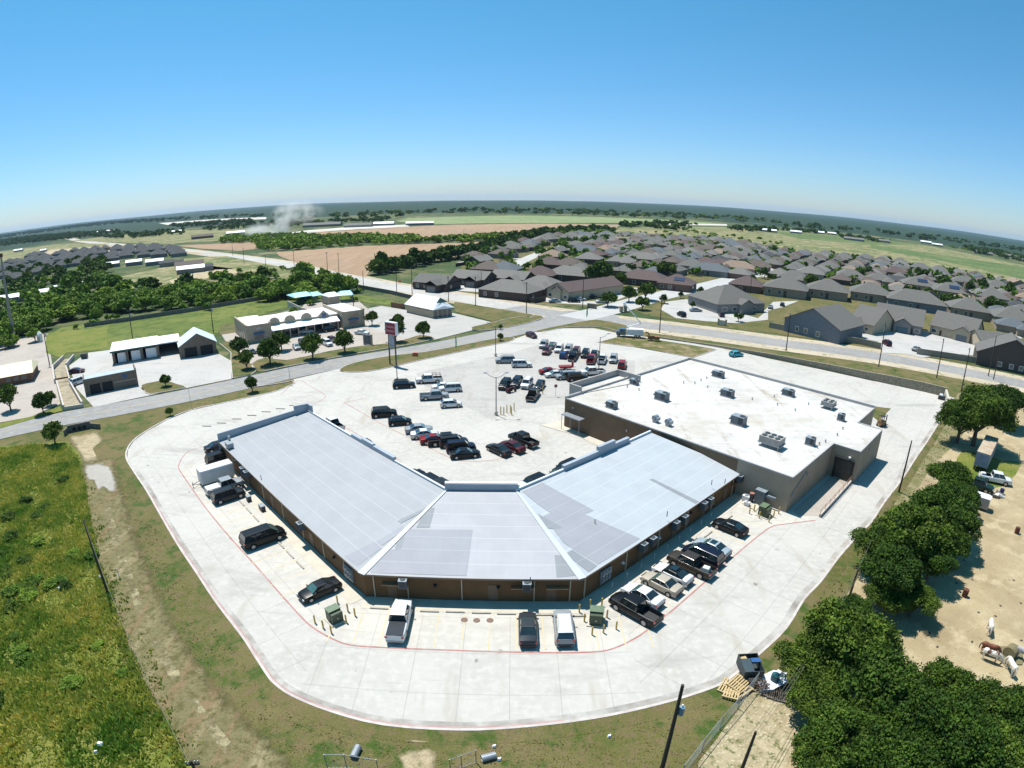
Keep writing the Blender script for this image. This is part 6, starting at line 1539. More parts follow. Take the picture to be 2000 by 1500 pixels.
lbox(t, F, L_*.87, L_*.94, -.10, .0, 3.6, 4.3, 'sign_board', mat('orange_sign_letters', (0.35, 0.15, 0.06), (0.42, 0.32, 0.22), 2.5, .6)); lbox(t, F, L_*.08, L_*.12, -.10, .0, 3.7, 4.5, 'sign_board', mat('faded_pink_sign', (0.42, 0.34, 0.36), (0.5, 0.46, 0.46), 2.5, .6)); lbox(t, F, L_*.655, L_*.69, 2.98, 3.08, 4.3, 5.2, 'sign_board', BLUEAWN)
for k in range(4):
    b = MB(); b.box((-L_/2-.03, (-D_*.30+k*D_*.17), 2.0), (.08, .9, 2.0)); b.build('window', BUILDGLASS, t)
# service bays: long white roof with three bays, then a gabled two-bay end
F = Frame((222, 713), (352, 692), (214, 690), 0, 12.0)
t = fthing('garage_bays', 'wash bay building with a bright white flat roof and three bays', 'building', F)
L_, D_ = F.L, F.D
lbox(t, F, 0, L_, D_-.3, D_, 0, 3.6, 'back_wall', DARKSTONE)
for k, w_ in zip((0, .20, .42, .66, .985), (.5, .5, .5, .5, .3)):
    lbox(t, F, k*L_, k*L_+.7, 0, D_-.3, 0, 3.6, 'bay_pier', DARKSTONE)
lbox(t, F, -.4, L_*.70, -.6, D_+.3, 3.6, 4.0, 'roof', WHITEROOF); lbox(t, F, L_*.70, L_+.6, 1.5, D_+.2, 3.4, 3.7, 'roof', WHITEROOF)
lbox(t, F, -.42, L_*.70, -.64, -.60, 3.5, 4.0, 'fascia', GREENTRIM)
for a_, c_ in ((.035, .2), (.24, .42), (.46, .66)): lbox(t, F, a_*L_+.75, c_*L_-.05, .5, .6, .3, 3.0, 'roller_door', WHITE)
F = Frame((354, 701), (424, 690), (350, 680), 0, 9.5)
t = fthing('gabled_garage', 'brick garage with a pale blue gable roof and two dark openings', 'building', F)
L_, D_ = F.L, F.D
b = MB(); x0, x1, y0, y1 = -L_/2, L_/2, -D_/2, D_/2
b.face([(x0, y0, 0), (x1, y0, 0), (x1, y0, 3.6), (0, y0, 6.4), (x0, y0, 3.6)]); b.face([(x1, y1, 0), (x0, y1, 0), (x0, y1, 3.6), (0, y1, 6.4), (x1, y1, 3.6)])
b.face([(x1, y0, 0), (x1, y1, 0), (x1, y1, 3.6), (x1, y0, 3.6)]); b.face([(x0, y1, 0), (x0, y0, 0), (x0, y0, 3.6), (x0, y1, 3.6)]); b.build('wall', DARKSTONE, t)
b = MB(); e_ = .4
for s_ in (-1, 1):
    q = [(s_*(L_/2+e_), y0-e_, 3.35), (0, y0-e_, 6.55), (0, y1+e_, 6.55), (s_*(L_/2+e_), y1+e_, 3.35)]; q = q if s_ > 0 else q[::-1]
    b.face(q[::-1] if s_ > 0 else q[::-1]); b.face([(x, y, z-.12) for x, y, z in q])
b.build('roof', mat('pale_blue_metal_roof', (0.55, 0.66, 0.72), (0.5, 0.6, 0.66), .5, .5), t)
for c in (.12, .56): lbox(t, F, L_*c, L_*(c+.34), -.05, .02, 0, 2.8, 'garage_opening', DARKIN)
# small car wash in front
F = Frame((168, 774), (271, 753), (160, 758), 0, 5.5)
t = fthing('car_wash_bay', 'low dark brick car wash building nearest the street', 'building', F)
L_, D_ = F.L, F.D
lbox(t, F, 0, L_, 0, D_, 0, 3.4, 'wall', DARKSTONE); lbox(t, F, .3, L_-.3, .3, D_-.3, 3.4, 3.5, 'roof', mat('blue_grey_roof', (0.38, 0.45, 0.55), (0.33, 0.4, 0.48), .6, .5)); lbox(t, F, 0, L_, 0, .3, 3.4, 4.0, 'parapet', DARKSTONE); lbox(t, F, 0, .3, .3, D_, 3.4, 4.0, 'parapet', DARKSTONE); lbox(t, F, L_-.3, L_, .3, D_, 3.4, 4.3, 'parapet', DARKSTONE)
for c in (.10, .33): lbox(t, F, L_*c, L_*(c+.20), -.05, .02, 0, 2.5, 'bay_opening', DARKIN)
b = MB(); b.tube((L_*.27-0, -D_/2-.05, 3.0), (L_*.27, -D_/2-.12, 3.0), .55, .55, 16); b.build('sign_roundel', BLUEAWN, t)
lbox(t, F, L_*.55, L_*.98, -.04, .0, 1.8, 2.0, 'band', mat('pale_band', (0.35, 0.31, 0.27), None, 1, .8))
# restaurant with a cream roof at the left edge
F = Frame((-60, 768), (64, 745), (-60, 745), 0, 12)
t = fthing('restaurant', 'low brick restaurant with a cream roof at the left edge', 'building', F)
L_, D_ = F.L, F.D
BRK = mat('red_brown_brick', (0.20, 0.10, 0.055), (0.15, 0.075, 0.045), 2, .9)
lbox(t, F, 0, L_, 0, D_, 0, 2.7, 'wall', BRK)
b = MB(); e_ = .7; x0, x1, y0, y1 = -L_/2-e_, L_/2+e_, -D_/2-e_, D_/2+e_
b.face([(x0, y0, 2.6), (x1, y0, 2.6), (x1-1, 0, 4.6), (x0, 0, 4.6)]); b.face([(x1, y1, 2.6), (x0, y1, 2.6), (x0, 0, 4.6), (x1-1, 0, 4.6)]); b.face([(x1, y0, 2.6), (x1, y1, 2.6), (x1-1, 0, 4.6)]); b.face([(x0, y0, 2.6), (x0, y1, 2.6), (x1, y1, 2.6), (x1, y0, 2.6)])
b.build('roof', mat('cream_metal_roof', (0.66, 0.60, 0.40), (0.62, 0.56, 0.38), .6, .6), t)
for c in (.60, .72, .84): lbox(t, F, L_*c, L_*(c+.08), -.05, .02, 1.0, 2.1, 'window', BUILDGLASS)
# drive-through shop with the white hipped roof beside the highway
F = Frame((846, 617), (888, 612), (790, 602), 0)
a_, b2, d_ = Vector(P(846, 606, 3)), Vector(P(888, 601, 3)), Vector(P(789, 594, 3))
t = thing('white_roof_shop', 'small shop under a bright white gabled roof beside the highway', 'building', (a_.x, a_.y, 0))
c_ = b2+d_-a_
q = [Vector((p.x-a_.x, p.y-a_.y, 3)) for p in (a_, b2, c_, d_)]
m1 = q[0].lerp(q[1], .5)*.86+q[3].lerp(q[2], .5)*.14; m2 = q[0].lerp(q[1], .5)*.05+q[3].lerp(q[2], .5)*.95
m1.z = m2.z = 6.6
b = MB(); cen = sum(q, Vector())/4
wq = [cen+(p-cen)*.90 for p in q]
b.prism([(p.x, p.y) for p in wq], 0, 2.98); b.build('wall', STONEW, t)
b = MB(); b.face([q[0], q[1], q[0].lerp(q[1], .5)*1.0+Vector((0, 0, 1.1))]); b.face([q[1], q[2], m2, m1]); b.face([q[2], q[3], m2]); b.face([q[3], q[0], m1, m2]); pm = q[0].lerp(q[1], .5)+Vector((0, 0, 1.1)); b.face([q[0], pm, m1]); b.face([pm, q[1], m1]); b.face([q[3]-Vector((0, 0, .05)), q[2]-Vector((0, 0, .05)), q[1]-Vector((0, 0, .05)), q[0]-Vector((0, 0, .05))][::-1]); b.build('roof', WHITEROOF, t)
g0 = q[0].lerp(q[1], .5)*.80+m1*.2
b = MB(); gl = (q[1]-q[0]).normalized()*2.3; nz_ = (q[3]-q[0]).normalized()
base = m1*.55+pm*.45-Vector((0, 0, .2)); b.face([base-gl-nz_*.4-Vector((0, 0, .2)), base+gl-nz_*.4-Vector((0, 0, .2)), m1-nz_*.5]); b.build('gable_vent', GREENTRIM, t)
b = MB(); e0, e1 = wq[0]+(wq[0]-wq[3]).normalized()*.05, wq[1]+(wq[0]-wq[3]).normalized()*.05
for k in range(4):
    p0, p1 = e0.lerp(e1, .06+.24*k), e0.lerp(e1, .22+.24*k); b2_ = MB(); b2_.face([(p0.x, p0.y, .3), (p1.x, p1.y, .3), (p1.x, p1.y, 2.4), (p0.x, p0.y, 2.4)]); b2_.build('window', BUILDGLASS, t)
fs = MB(); 
for k in range(4): 
    j = (k+1) % 4; fs.face([(q[k].x, q[k].y, 2.75), (q[j].x, q[j].y, 2.75), (q[j].x, q[j].y, 3.0), (q[k].x, q[k].y, 3.0)])
fs.build('fascia', GREENTRIM, t)
# pale blue roofed sheds behind the stone row
for A, B, D, dep, h_, rm, lb in (((578, 596), (612, 591), (572, 588), 9, 3.0, TEALROOF, 'larger pale blue roofed carport behind the stone shops'), ((613, 592), (630, 589), (612, 588), 6, 2.8, TEALROOF, 'small pale blue carport right of the larger one'), ((644, 597), (664, 594), (640, 590), 7, 3.4, WHITEROOF, 'small stone kiosk with a white roof behind the stone shops'), ((666, 592), (690, 590), (664, 586), 8, 3.0, TEALROOF, 'pale blue roof right of the stone kiosk')):
    F = Frame(A, B, D, 0, dep); t = fthing('rear_shed', lb, 'shed', F)
    if rm is WHITEROOF: lbox(t, F, 0, F.L, 0, F.D, 0, h_, 'wall', STONEW)
    else:
        for k in (0, 1):
            for j in (0, 1):
                b = MB(); b.tube(((k-.5)*(F.L-.4), (j-.5)*(F.D-.4), 0), ((k-.5)*(F.L-.4), (j-.5)*(F.D-.4), h_), .08); b.build('post', GREYMETAL, t)
    b = MB(); l2, d2 = F.L/2+.4, F.D/2+.4; pr_ = 1.2
    b.face([(-l2, -d2, h_), (l2, -d2, h_), (l2*.7, 0, h_+pr_), (-l2*.7, 0, h_+pr_)]); b.face([(l2, d2, h_), (-l2, d2, h_), (-l2*.7, 0, h_+pr_), (l2*.7, 0, h_+pr_)]); b.face([(l2, -d2, h_), (l2, d2, h_), (l2*.7, 0, h_+pr_)]); b.face([(-l2, d2, h_), (-l2, -d2, h_), (-l2*.7, 0, h_+pr_)]); b.face([(-l2, -d2, h_-.02), (-l2, d2, h_-.02), (l2, d2, h_-.02), (l2, -d2, h_-.02)])
    b.build('roof', rm, t)
b = MB(); pts = PP([(562, 598), (590, 612), (604, 616)])
for a_, c_ in zip(pts, pts[1:]): bar(b, a_, c_, 0, 2.2, .25)
o = b.build('yard_wall', WALK, loc=(*pts[0], 0)); tag(o, 'pale yard wall left of the blue carport', 'wall')
x, y = P(165, 697, .6); t = thing('waste_bin', 'dark wheeled waste bin at the back of the wash yard', 'bin', (x, y, .13), R(20))
b = MB(); b.box((0, 0, .75), (1.9, 1.3, 1.2), taper=-.08); b.build('body', DARKMETAL, t); b = MB(); b.box((0, .05, 1.40), (2.0, 1.4, .07)); b.build('lid', BLACK, t)
# brown fence by the white roofed shop
b = MB(); pts = PP([(764, 600), (778, 603), (791, 604)])
for a_, c_ in zip(pts, pts[1:]): bar(b, a_, c_, 0, 2.0, .15)
o = b.build('board_fence', BRK, loc=(*pts[0], 0)); tag(o, 'dark brown board fence left of the white roofed shop', 'fence')
# long grey fence on the green strip behind
for pts, lb in ((PP([(165, 640), (250, 628), (370, 610), (500, 588), (560, 578)]), 'long grey fence across the green strip behind the shops'), (PP([(700, 563), (760, 574), (810, 586)]), 'grey block wall along the verge left of the white roofed shop')):
    b = MB()
    for a_, c_ in zip(pts, pts[1:]): bar(b, a_, c_, 0, 1.7, .2)
    o = b.build('long_fence', mat('weathered_fence_grey', (0.19, 0.175, 0.155), (0.13, 0.12, 0.105), 1, .9, world=True), loc=(*pts[0], 0)); tag(o, lb, 'fence')
# ---------------------------------------------------------------- tall red and white pole sign
x, y = P(768, 714)
sa, sb = P(760, 712), P(774, 715)
ang = R(-32)
t = thing('pole_sign', 'tall two-legged sign with a red board over a grey tenant board', 'sign', (x, y, 0), ang)
for s_ in (-1, 1):
    b = MB(); b.box((s_*1.05, 0, 4.2), (.26, .26, 8.4)); b.build('leg', mat('brown_sign_post', (0.09, 0.05, 0.045), (0.07, 0.04, 0.035), 1, .6), t)
b = MB(); b.box((0, 0, 9.3), (3.5, .9, 3.1)); b.build('cabinet', WHITE, t)
RED = mat('sign_red_face', (0.28, 0.012, 0.03), (0.24, 0.01, 0.025), .8, .4)
b = MB(); b.box((0, -.462, 9.22), (3.2, .03, 2.8)); rb = b.build('red_face', RED, t)
def text(body, parent, loc, size, m, name='lettering', rot=(R(90), 0, 0), extr=.015, ax_='CENTER', sx=1.0):
    cu = bpy.data.curves.new(name, 'FONT'); cu.body = body; cu.size = size; cu.extrude = extr; cu.align_x = ax_; cu.align_y = 'CENTER'
    o = bpy.data.objects.new(name, cu); COL.objects.link(o)
    dg = bpy.context.evaluated_depsgraph_get(); me = bpy.data.meshes.new_from_object(o.evaluated_get(dg)); bpy.data.objects.remove(o)
    me.materials.clear(); me.materials.append(m)
    me.transform(Matrix.Diagonal((sx, 1, 1, 1)))
    o = bpy.data.objects.new(name, me); COL.objects.link(o); o.parent = parent; o.location = loc; o.rotation_euler = rot
    return o
LET = mat('pale_pink_letters', (0.55, 0.42, 0.46), (0.5, 0.38, 0.42), 2, .5)
text('Brookshire', rb, (0, -.49, 9.75), .8, LET, sx=.78)
text('Brothers', rb, (0, -.49, 8.75), .85, LET, sx=.85)
b = MB(); b.box((0, 0, 6.05), (1.8, .35, 3.0)); b.build('tenant_board', mat('tenant_board_grey', (0.34, 0.37, 0.42), (0.26, 0.29, 0.34), 1.2, .5), t)
# low monument sign by the round trees
x, y = P(719, 674); t = thing('monument_sign', 'grey free-standing directory sign at the kerb', 'sign', (x, y, .1), R(-20))
b = MB(); b.box((0, 0, 1.5), (2.3, .5, 2.6)); b.build('panel', mat('dark_slate_board', (0.13, 0.14, 0.16), (0.09, 0.10, 0.12), 1, .6), t)
for s_ in (-1, 1): b = MB(); b.box((s_*1.25, 0, 1.5), (.3, .6, 3.0)); b.build('post', STONEW, t)
x, y = P(1410, 636); t = thing('monument_sign', 'stone pier sign in front of the grey clinic', 'sign', (x, y, .1), R(-32))
b = MB(); b.box((0, 0, .9), (2.2, .6, 1.8)); b.build('panel', WALK, t)
for s_ in (-1, 1): b = MB(); b.box((s_*1.3, 0, 1.1), (.5, .7, 2.2)); b.build('post', STONEW, t)
x, y = P(1156, 603); t = thing('monument_sign', 'brown stone sign in front of the tan office', 'sign', (x, y, .1), R(-32))
b = MB(); b.box((0, 0, .9), (3.6, .6, 1.8)); b.build('panel', DARKSTONE, t)
for px, lb in (((1213, 610), 'left stone gate pier at the estate entrance'), ((1221, 609), 'right stone gate pier at the estate entrance')):
    x, y = P(*px); b = MB(); b.box((0, 0, 1), (1.2, 1.2, 2)); b.box((0, 0, 2.08), (1.4, 1.4, .16)); o = b.build('gate_pier', STONEW); o.location = (x, y, .1); tag(o, lb, 'gate pier', 'gate piers')
# feather flags and little banners
FLG = mat('green_flag_cloth', (0.03, 0.30, 0.12), (0.02, 0.22, 0.09), 3, .7)
for px, lb, m_ in (((374, 796), 'green feather flag on the verge by the car wash drive', FLG), ((890, 686), 'green feather flag on the grass island', FLG), ((1145, 624), 'green feather flag at the highway junction', FLG), ((567, 752), 'pale blue feather flag at the driveway mouth', mat('pale_flag_cloth', (0.45, 0.6, 0.68), (0.4, 0.55, 0.62), 2, .7))):
    x, y = P(*px); t = thing('feather_flag', lb, 'flag', (x, y, .1), R(-60), 'feather flags')
    b = MB(); b.tube((0, 0, 0), (0, 0, 4.1), .03); b.build('pole', GALV, t)
    b = MB(); pts = [(0, .9), (.55, 1.0), (.75, 2.4), (.6, 3.6), (.25, 4.1), (0, 4.0)]
    b.face([(x_, -.01, z_) for x_, z_ in pts]); b.face([(x_, .01, z_) for x_, z_ in pts][::-1]); b.build('cloth', m_, t)
for px, lb in (((811, 697), 'orange barricade on the grass island'), ((781, 552), 'orange sign by the hedgerow corner')):
    x, y = P(*px); b = MB(); b.box((0, 0, .5), (1.6, .5, .9), taper=.3); o = b.build('barricade', mat('orange_plastic', (0.6, 0.13, 0.05), (0.5, 0.1, 0.04), 3, .6)); o.location = (x, y, .2); tag(o, lb, 'barricade')
# ---------------------------------------------------------------- lamp posts, utility poles
def lamp(px, h, lb, arms, base=True):
    x, y = P(*px)
    t = thing('lamp_post', lb, 'lamp post', (x, y, LZ), 0, 'car park lamp posts')
    if base:
        b = MB(); b.tube((0, 0, 0), (0, 0, .8), .32, .30, 12); b.build('base', WALK, t)
    b = MB(); b.tube((0, 0, .1), (0, 0, h), .10, .07, 8); b.build('pole', DARKMETAL, t)
    for a_ in arms:
        a_ = R(a_); c, s_ = math.cos(a_), math.sin(a_)
        b = MB(); b.tube((0, 0, h-.1), (c*.9, s_*.9, h+.1), .05, .045, 6); b.tube((c*.9, s_*.9, h+.1), (c*1.8, s_*1.8, h+.75), .045, .04, 6); b.build('arm', DARKMETAL, t)
        b = MB(); b.box((c*2.0, s_*2.0, h+.8), (.62, .32, .14), a_); b.build('lamp_head', GREYMETAL, t)
lamp((969, 812), 7.4, 'lamp post with two arms at the tip of the far bays', (10, 175))
lamp((776, 745), 8.0, 'lamp post rising behind the black off-roader', (170,))
lamp((968, 697), 7.8, 'lamp post left of the silver estate, two arms', (15, 165))
lamp((1169, 730), 8.6, 'lamp post behind the supermarket porch', (10,))
x, y = P(1085, 775); t = thing('stop_sign', 'small dark round sign on a thin post near the porch', 'sign', (x, y, LZ), R(20))
b = MB(); b.tube((0, 0, 0), (0, 0, 2.2), .04); b.build('post', GALV, t); b = MB(); b.tube((0, -.03, 2.2), (0, .03, 2.2), .38, .38, 8); b.build('plate', mat('dull_red_plate', (0.16, 0.03, 0.03), (0.12, 0.03, 0.03), 2, .6), t)
def pole(px, h, lb, cross=0.0, az=0.0, boxes=0, r=.16, z=0.0, lean=0.0, top=False):
    x, y = P(*px, h if top else 0)
    t = thing('utility_pole', lb, 'utility pole', (x, y, z), R(az), 'utility poles')
    b = MB(); b.tube((0, 0, 0), (0, 0, h), r, r*.62, 10); b.build('pole', WOOD, t)
    if cross:
        b = MB(); b.box((0, .12, h-.5), (cross, .12, .14)); b.build('crossarm', WOOD, t)
        for k in (-.9, -.45, .45, .9):
            b = MB(); b.tube((k*cross/2, .12, h-.42), (k*cross/2, .12, h-.18), .06, .04, 6); b.build('insulator', HVT, t)
    for k in range(boxes):
        b = MB(); b.tube((.42, 0, h-2.6-k*.0), (.42, 0, h-1.5), .26, .26, 10); b.build('transformer_can', GALV, t)
    return (x, y, z+h)
pa = pole((212, 1162), 9.9, 'leaning dark pole in the left meadow verge', 0)
for k, zz in ((.3, 8.6), (.3, 7.6), (.3, 5.4)):
    pass
pb = pole((1290, 1512), 10.1, 'tall dark pole in front, crossing the bottom edge', 0, 0, 0, .19)
pc = pole((1654, 1180), 4.6, 'short pole between the big oaks and the concrete', 0)
pd = pole((1755, 962), 8.7, 'pole on the alley verge below the supermarket', 0)
pe = pole((1445, 1512), 5.2, 'dark pole at the bottom edge with white insulators', 0)
pg = pole((372, 1486), 8.0, 'pole top poking up at the bottom left edge', .9, 20, top=True)
for px, h, lb, cr, az, bx in (((1716, 716), 12.5, 'highway pole with a transformer, left of the maroon suv', 2.0, 60, 1), ((1829, 738), 11, 'highway pole between the silver saloon and stone wall', 1.2, 60, 0), ((1877, 765), 11.5, 'highway pole just above the far alley oak', 1.2, 60, 0), ((1930, 735), 12, 'highway pole in front of the dark brown house', 1.2, 60, 0), ((1940, 742), 9, 'thin pole close to the right estate wall', 0, 0, 0), ((1535, 686), 11, 'highway pole in front of the blue grey gable', 1.2, 60, 0), ((1288, 650), 11.8, 'highway pole right of the bucket truck', 1.2, 60, 0), ((1138, 602), 11, 'pole by the tan office sign', 1.2, 60, 0), ((1028, 612), 11, 'pole on the green verge right of the white roofed shop', 1.2, 60, 0), ((929, 598), 11, 'pole just right of the white roofed shop', 1.2, 60, 0), ((876, 590), 10, 'pole behind the white roofed shop', 1.0, 60, 0), ((940, 571), 9, 'pole on the grey lodge apron', 0, 0, 0), ((805, 575), 11.5, 'pole beside the highway bend near the brick lodge', 1.2, 50, 0), ((775, 572), 8, 'shorter pole left of the highway bend', 0, 0, 0), ((710, 563), 8, 'pole at the tip of the long block wall', 0, 0, 0), ((691, 605), 9, 'pole beside the blue roof behind the shops', 0, 0, 0),
    ((640, 535), 12, 'pole before the brown field, right of the pair', 1.2, 50, 0), ((662, 533), 11, 'pole before the brown field, second', 1.2, 50, 0), ((575, 526), 11, 'pole before the brown field, third from the right', 1.2, 50, 0), ((520, 530), 10, 'pole at the left tip of the brown field', 1.0, 50, 0), ((477, 515), 11, 'distant pole along the pale highway', 1.0, 50, 0), ((455, 500), 11, 'more distant pole along the pale highway', 1.0, 50, 0), ((97, 713), 11, 'pole with equipment beside the concrete channel', 1.4, 30, 1), ((259, 660), 9.5, 'pole with a transformer behind the white wash bays', 1.2, 30, 1), ((417, 650), 9.5, 'pole with a transformer left of the stone shops', 1.2, 30, 1), ((43, 635), 8, 'pole in the trees right of the steel mast', 1.0, 30, 0), ((1465, 575), 10, 'pole behind the grey clinic roof', 1.0, 60, 0), ((1209, 560), 9, 'pole near the tallest dark tree', 0, 0, 0)):
    pole(px, h, lb, cr, az, bx)
WIRE = mat('wire', (0.12, 0.12, 0.10), (0.1, 0.1, 0.09), 1, .6)
def wire(a, b_, lb, sag=.6):
    m_ = MB(); pts = []
    for k in range(9):
        s_ = k/8; pts.append((a[0]+(b_[0]-a[0])*s_, a[1]+(b_[1]-a[1])*s_, a[2]+(b_[2]-a[2])*s_-sag*4*s_*(1-s_)))
    m_.path(pts, .018, 4); o = m_.build('wire', WIRE, loc=a); tag(o, lb, 'wire', 'overhead wires')
for d_ in (-.35, 0, .35): wire((pe[0]+d_, pe[1], pe[2]-.1), (pc[0]+d_, pc[1], pc[2]-.1), 'overhead wire crossing the big oaks in front')
wire(pc, pd, 'overhead wire along the alley'); wire((pg[0]-.2, pg[1], pg[2]), (pa[0], pa[1], pa[2]), 'thin wire slanting over the left meadow')
x, y = P(335, 1); 
x, y = P(1331, 1368, 8.3); t = thing('pole_transformer', 'pale blue transformer can hung on the tall front pole', 'transformer', (pb[0]+.35, pb[1], 7.1))
b = MB(); b.tube((0, 0, 0), (0, 0, .75), .21, .21, 12); b.build('can', mat('pale_blue_steel', (0.16, 0.25, 0.34), (0.12, 0.2, 0.28), 3, .5), t); b = MB(); b.tube((0, 0, .75), (0, 0, 1.0), .1, .06, 8); b.build('bushing', WHITE, t)
# steel mast at the left edge
x, y = P(29, 668); t = thing('steel_mast', 'very tall tapering steel mast at the left edge', 'mast', (x, y, 0))
b = MB(); b.tube((0, 0, 0), (0, 0, 31), .75, .35, 14); b.build('shaft', mat('rusty_grey_steel', (0.30, 0.27, 0.25), (0.24, 0.20, 0.18), .5, .7), t); b = MB(); b.tube((0, 0, 31), (0, 0, 32.3), .7, .7, 10); b.build('head', mat('dark_red_head', (0.12, 0.03, 0.03), None, 1, .6), t)
b = MB(); b.tube((-3.5, 0, 6), (.5, 0, 6), .12); b.build('side_arm', GREYMETAL, t)
x, y = P(79, 668); t = thing('white_tank', 'white upright tank with a rounded top by the channel', 'tank', (x, y, .1))
b = MB(); b.tube((0, 0, 0), (0, 0, 2.8), 1.0, 1.0, 16); b.tube((0, 0, 2.8), (0, 0, 3.6), 1.0, .45, 16); b.build('shell', WHITE, t); b = MB(); b.box((.3, -1.0, 1.2), (.8, .5, 1.6)); b.build('hatch', STONEW, t)
# ---------------------------------------------------------------- concrete channel and culvert
t = thing('concrete_channel', 'concrete drainage channel with pale side walls by the car wash', 'channel', (*P(135, 760), 0))
cl = (*P(135, 760), 0)
b = MB(); 
for a_, c_ in ((P(104, 722), P(125, 702)), (P(104, 722), P(108, 750)), (P(112, 752), P(126, 802)), (P(130, 718), P(145, 700)), (P(130, 722), P(137, 748)), (P(137, 752), P(162, 795))): bar(b, a_, c_, 0, 1.3, .4)
b.build('side_wall', KERB, t, loc=cl); b = MB(); bar(b, P(108, 749), P(138, 744), .9, 1.3, .3); b.build('footbridge', BRK, t, loc=cl); b = MB(); bar(b, P(125, 802), P(163, 796), -.2, .9, .4); b.build('headwall', WALK, t, loc=cl)
sheet('channel_floor', [(106, 724), (126, 702), (144, 700), (131, 720), (138, 750), (161, 793), (127, 800), (113, 752)], .14, layered('channel_silt', (0.34, 0.29, 0.21), [(.5, (0.22, 0.19, 0.13), .45, .6)]))
t = thing('culvert', 'dark concrete culvert with three openings under the street', 'culvert', (*P(158, 842), 0)); cl = (*P(158, 842), 0)
b = MB(); bar(b, P(134, 845), P(178, 836), 0, 1.5, .5); bar(b, P(134, 845), P(127, 852), 0, 1.2, .3); bar(b, P(178, 836), P(196, 838), 0, 1.1, .35); b.build('headwall', mat('dark_concrete', (0.16, 0.15, 0.13), (0.10, 0.095, 0.08), 1, .9), t, loc=cl)  # headwall and wings in dark grey concrete tones mixed by noise
dd = Vector((P(178, 836)[0]-P(134, 845)[0], P(178, 836)[1]-P(134, 845)[1])); dn = Vector((dd.y, -dd.x)).normalized()
for k in range(3):
    c = Vector(P(134, 845))+dd*(.28+.22*k)+dn*.26; b = MB(); b.tube((c.x, c.y, .55), (c.x+dn.x*.02, c.y+dn.y*.02, .55), .42, .42, 14); b.build('opening', DARKIN, t, loc=cl)
# ---------------------------------------------------------------- houses of the estate
ROOFC = {k: mat('shingles_'+k, v, tuple(x*.8 for x in v), 1.6, .9, bump=.2) for k, v in dict(grey=(0.125, 0.12, 0.11), light=(0.16, 0.153, 0.14), brown=(0.11, 0.086, 0.073), blue=(0.10, 0.115, 0.13), tan=(0.24, 0.175, 0.13), dark=(0.05, 0.055, 0.06), red=(0.10, 0.068, 0.065)).items()}
WALLC = {k: mat('house_wall_'+k, v, tuple(x*.85 for x in v), 1.2, .9) for k, v in dict(tan=(0.30, 0.24, 0.18), brick=(0.16, 0.10, 0.075), dark=(0.07, 0.052, 0.045), grey=(0.22, 0.215, 0.21), cream=(0.45, 0.38, 0.27), blue=(0.15, 0.17, 0.20), brown=(0.075, 0.06, 0.055)).items()}
WTRIM = mat('white_window_trim', (0.60, 0.60, 0.58), None, 1, .6)
def hip(b, x0, x1, y0, y1, z, pitch=.52, e=.5, kind='hip', mi=0):
    x0 -= e; x1 += e; y0 -= e; y1 += e
    w, d = x1-x0, y1-y0
    if w >= d: r = d/2; h = r*pitch; a, c = (x0+(r if kind == 'hip' else 0), (y0+y1)/2, z+h), (x1-(r if kind == 'hip' else 0), (y0+y1)/2, z+h); q = [(x0, y0, z), (x1, y0, z), (x1, y1, z), (x0, y1, z)]
    else:
        r = w/2; h = r*pitch; a, c = ((x0+x1)/2, y0+(r if kind == 'hip' else 0), z+h), ((x0+x1)/2, y1-(r if kind == 'hip' else 0), z+h); q = [(x1, y0, z), (x1, y1, z), (x0, y1, z), (x0, y0, z)]
    b.face([q[0], q[1], c, a], mi); b.face([q[2], q[3], a, c], mi)
    if kind == 'hip': b.face([q[1], q[2], c], mi); b.face([q[3], q[0], a], mi)
    b.face([q[3], q[2], q[1], q[0]], mi)
    return a, c, q
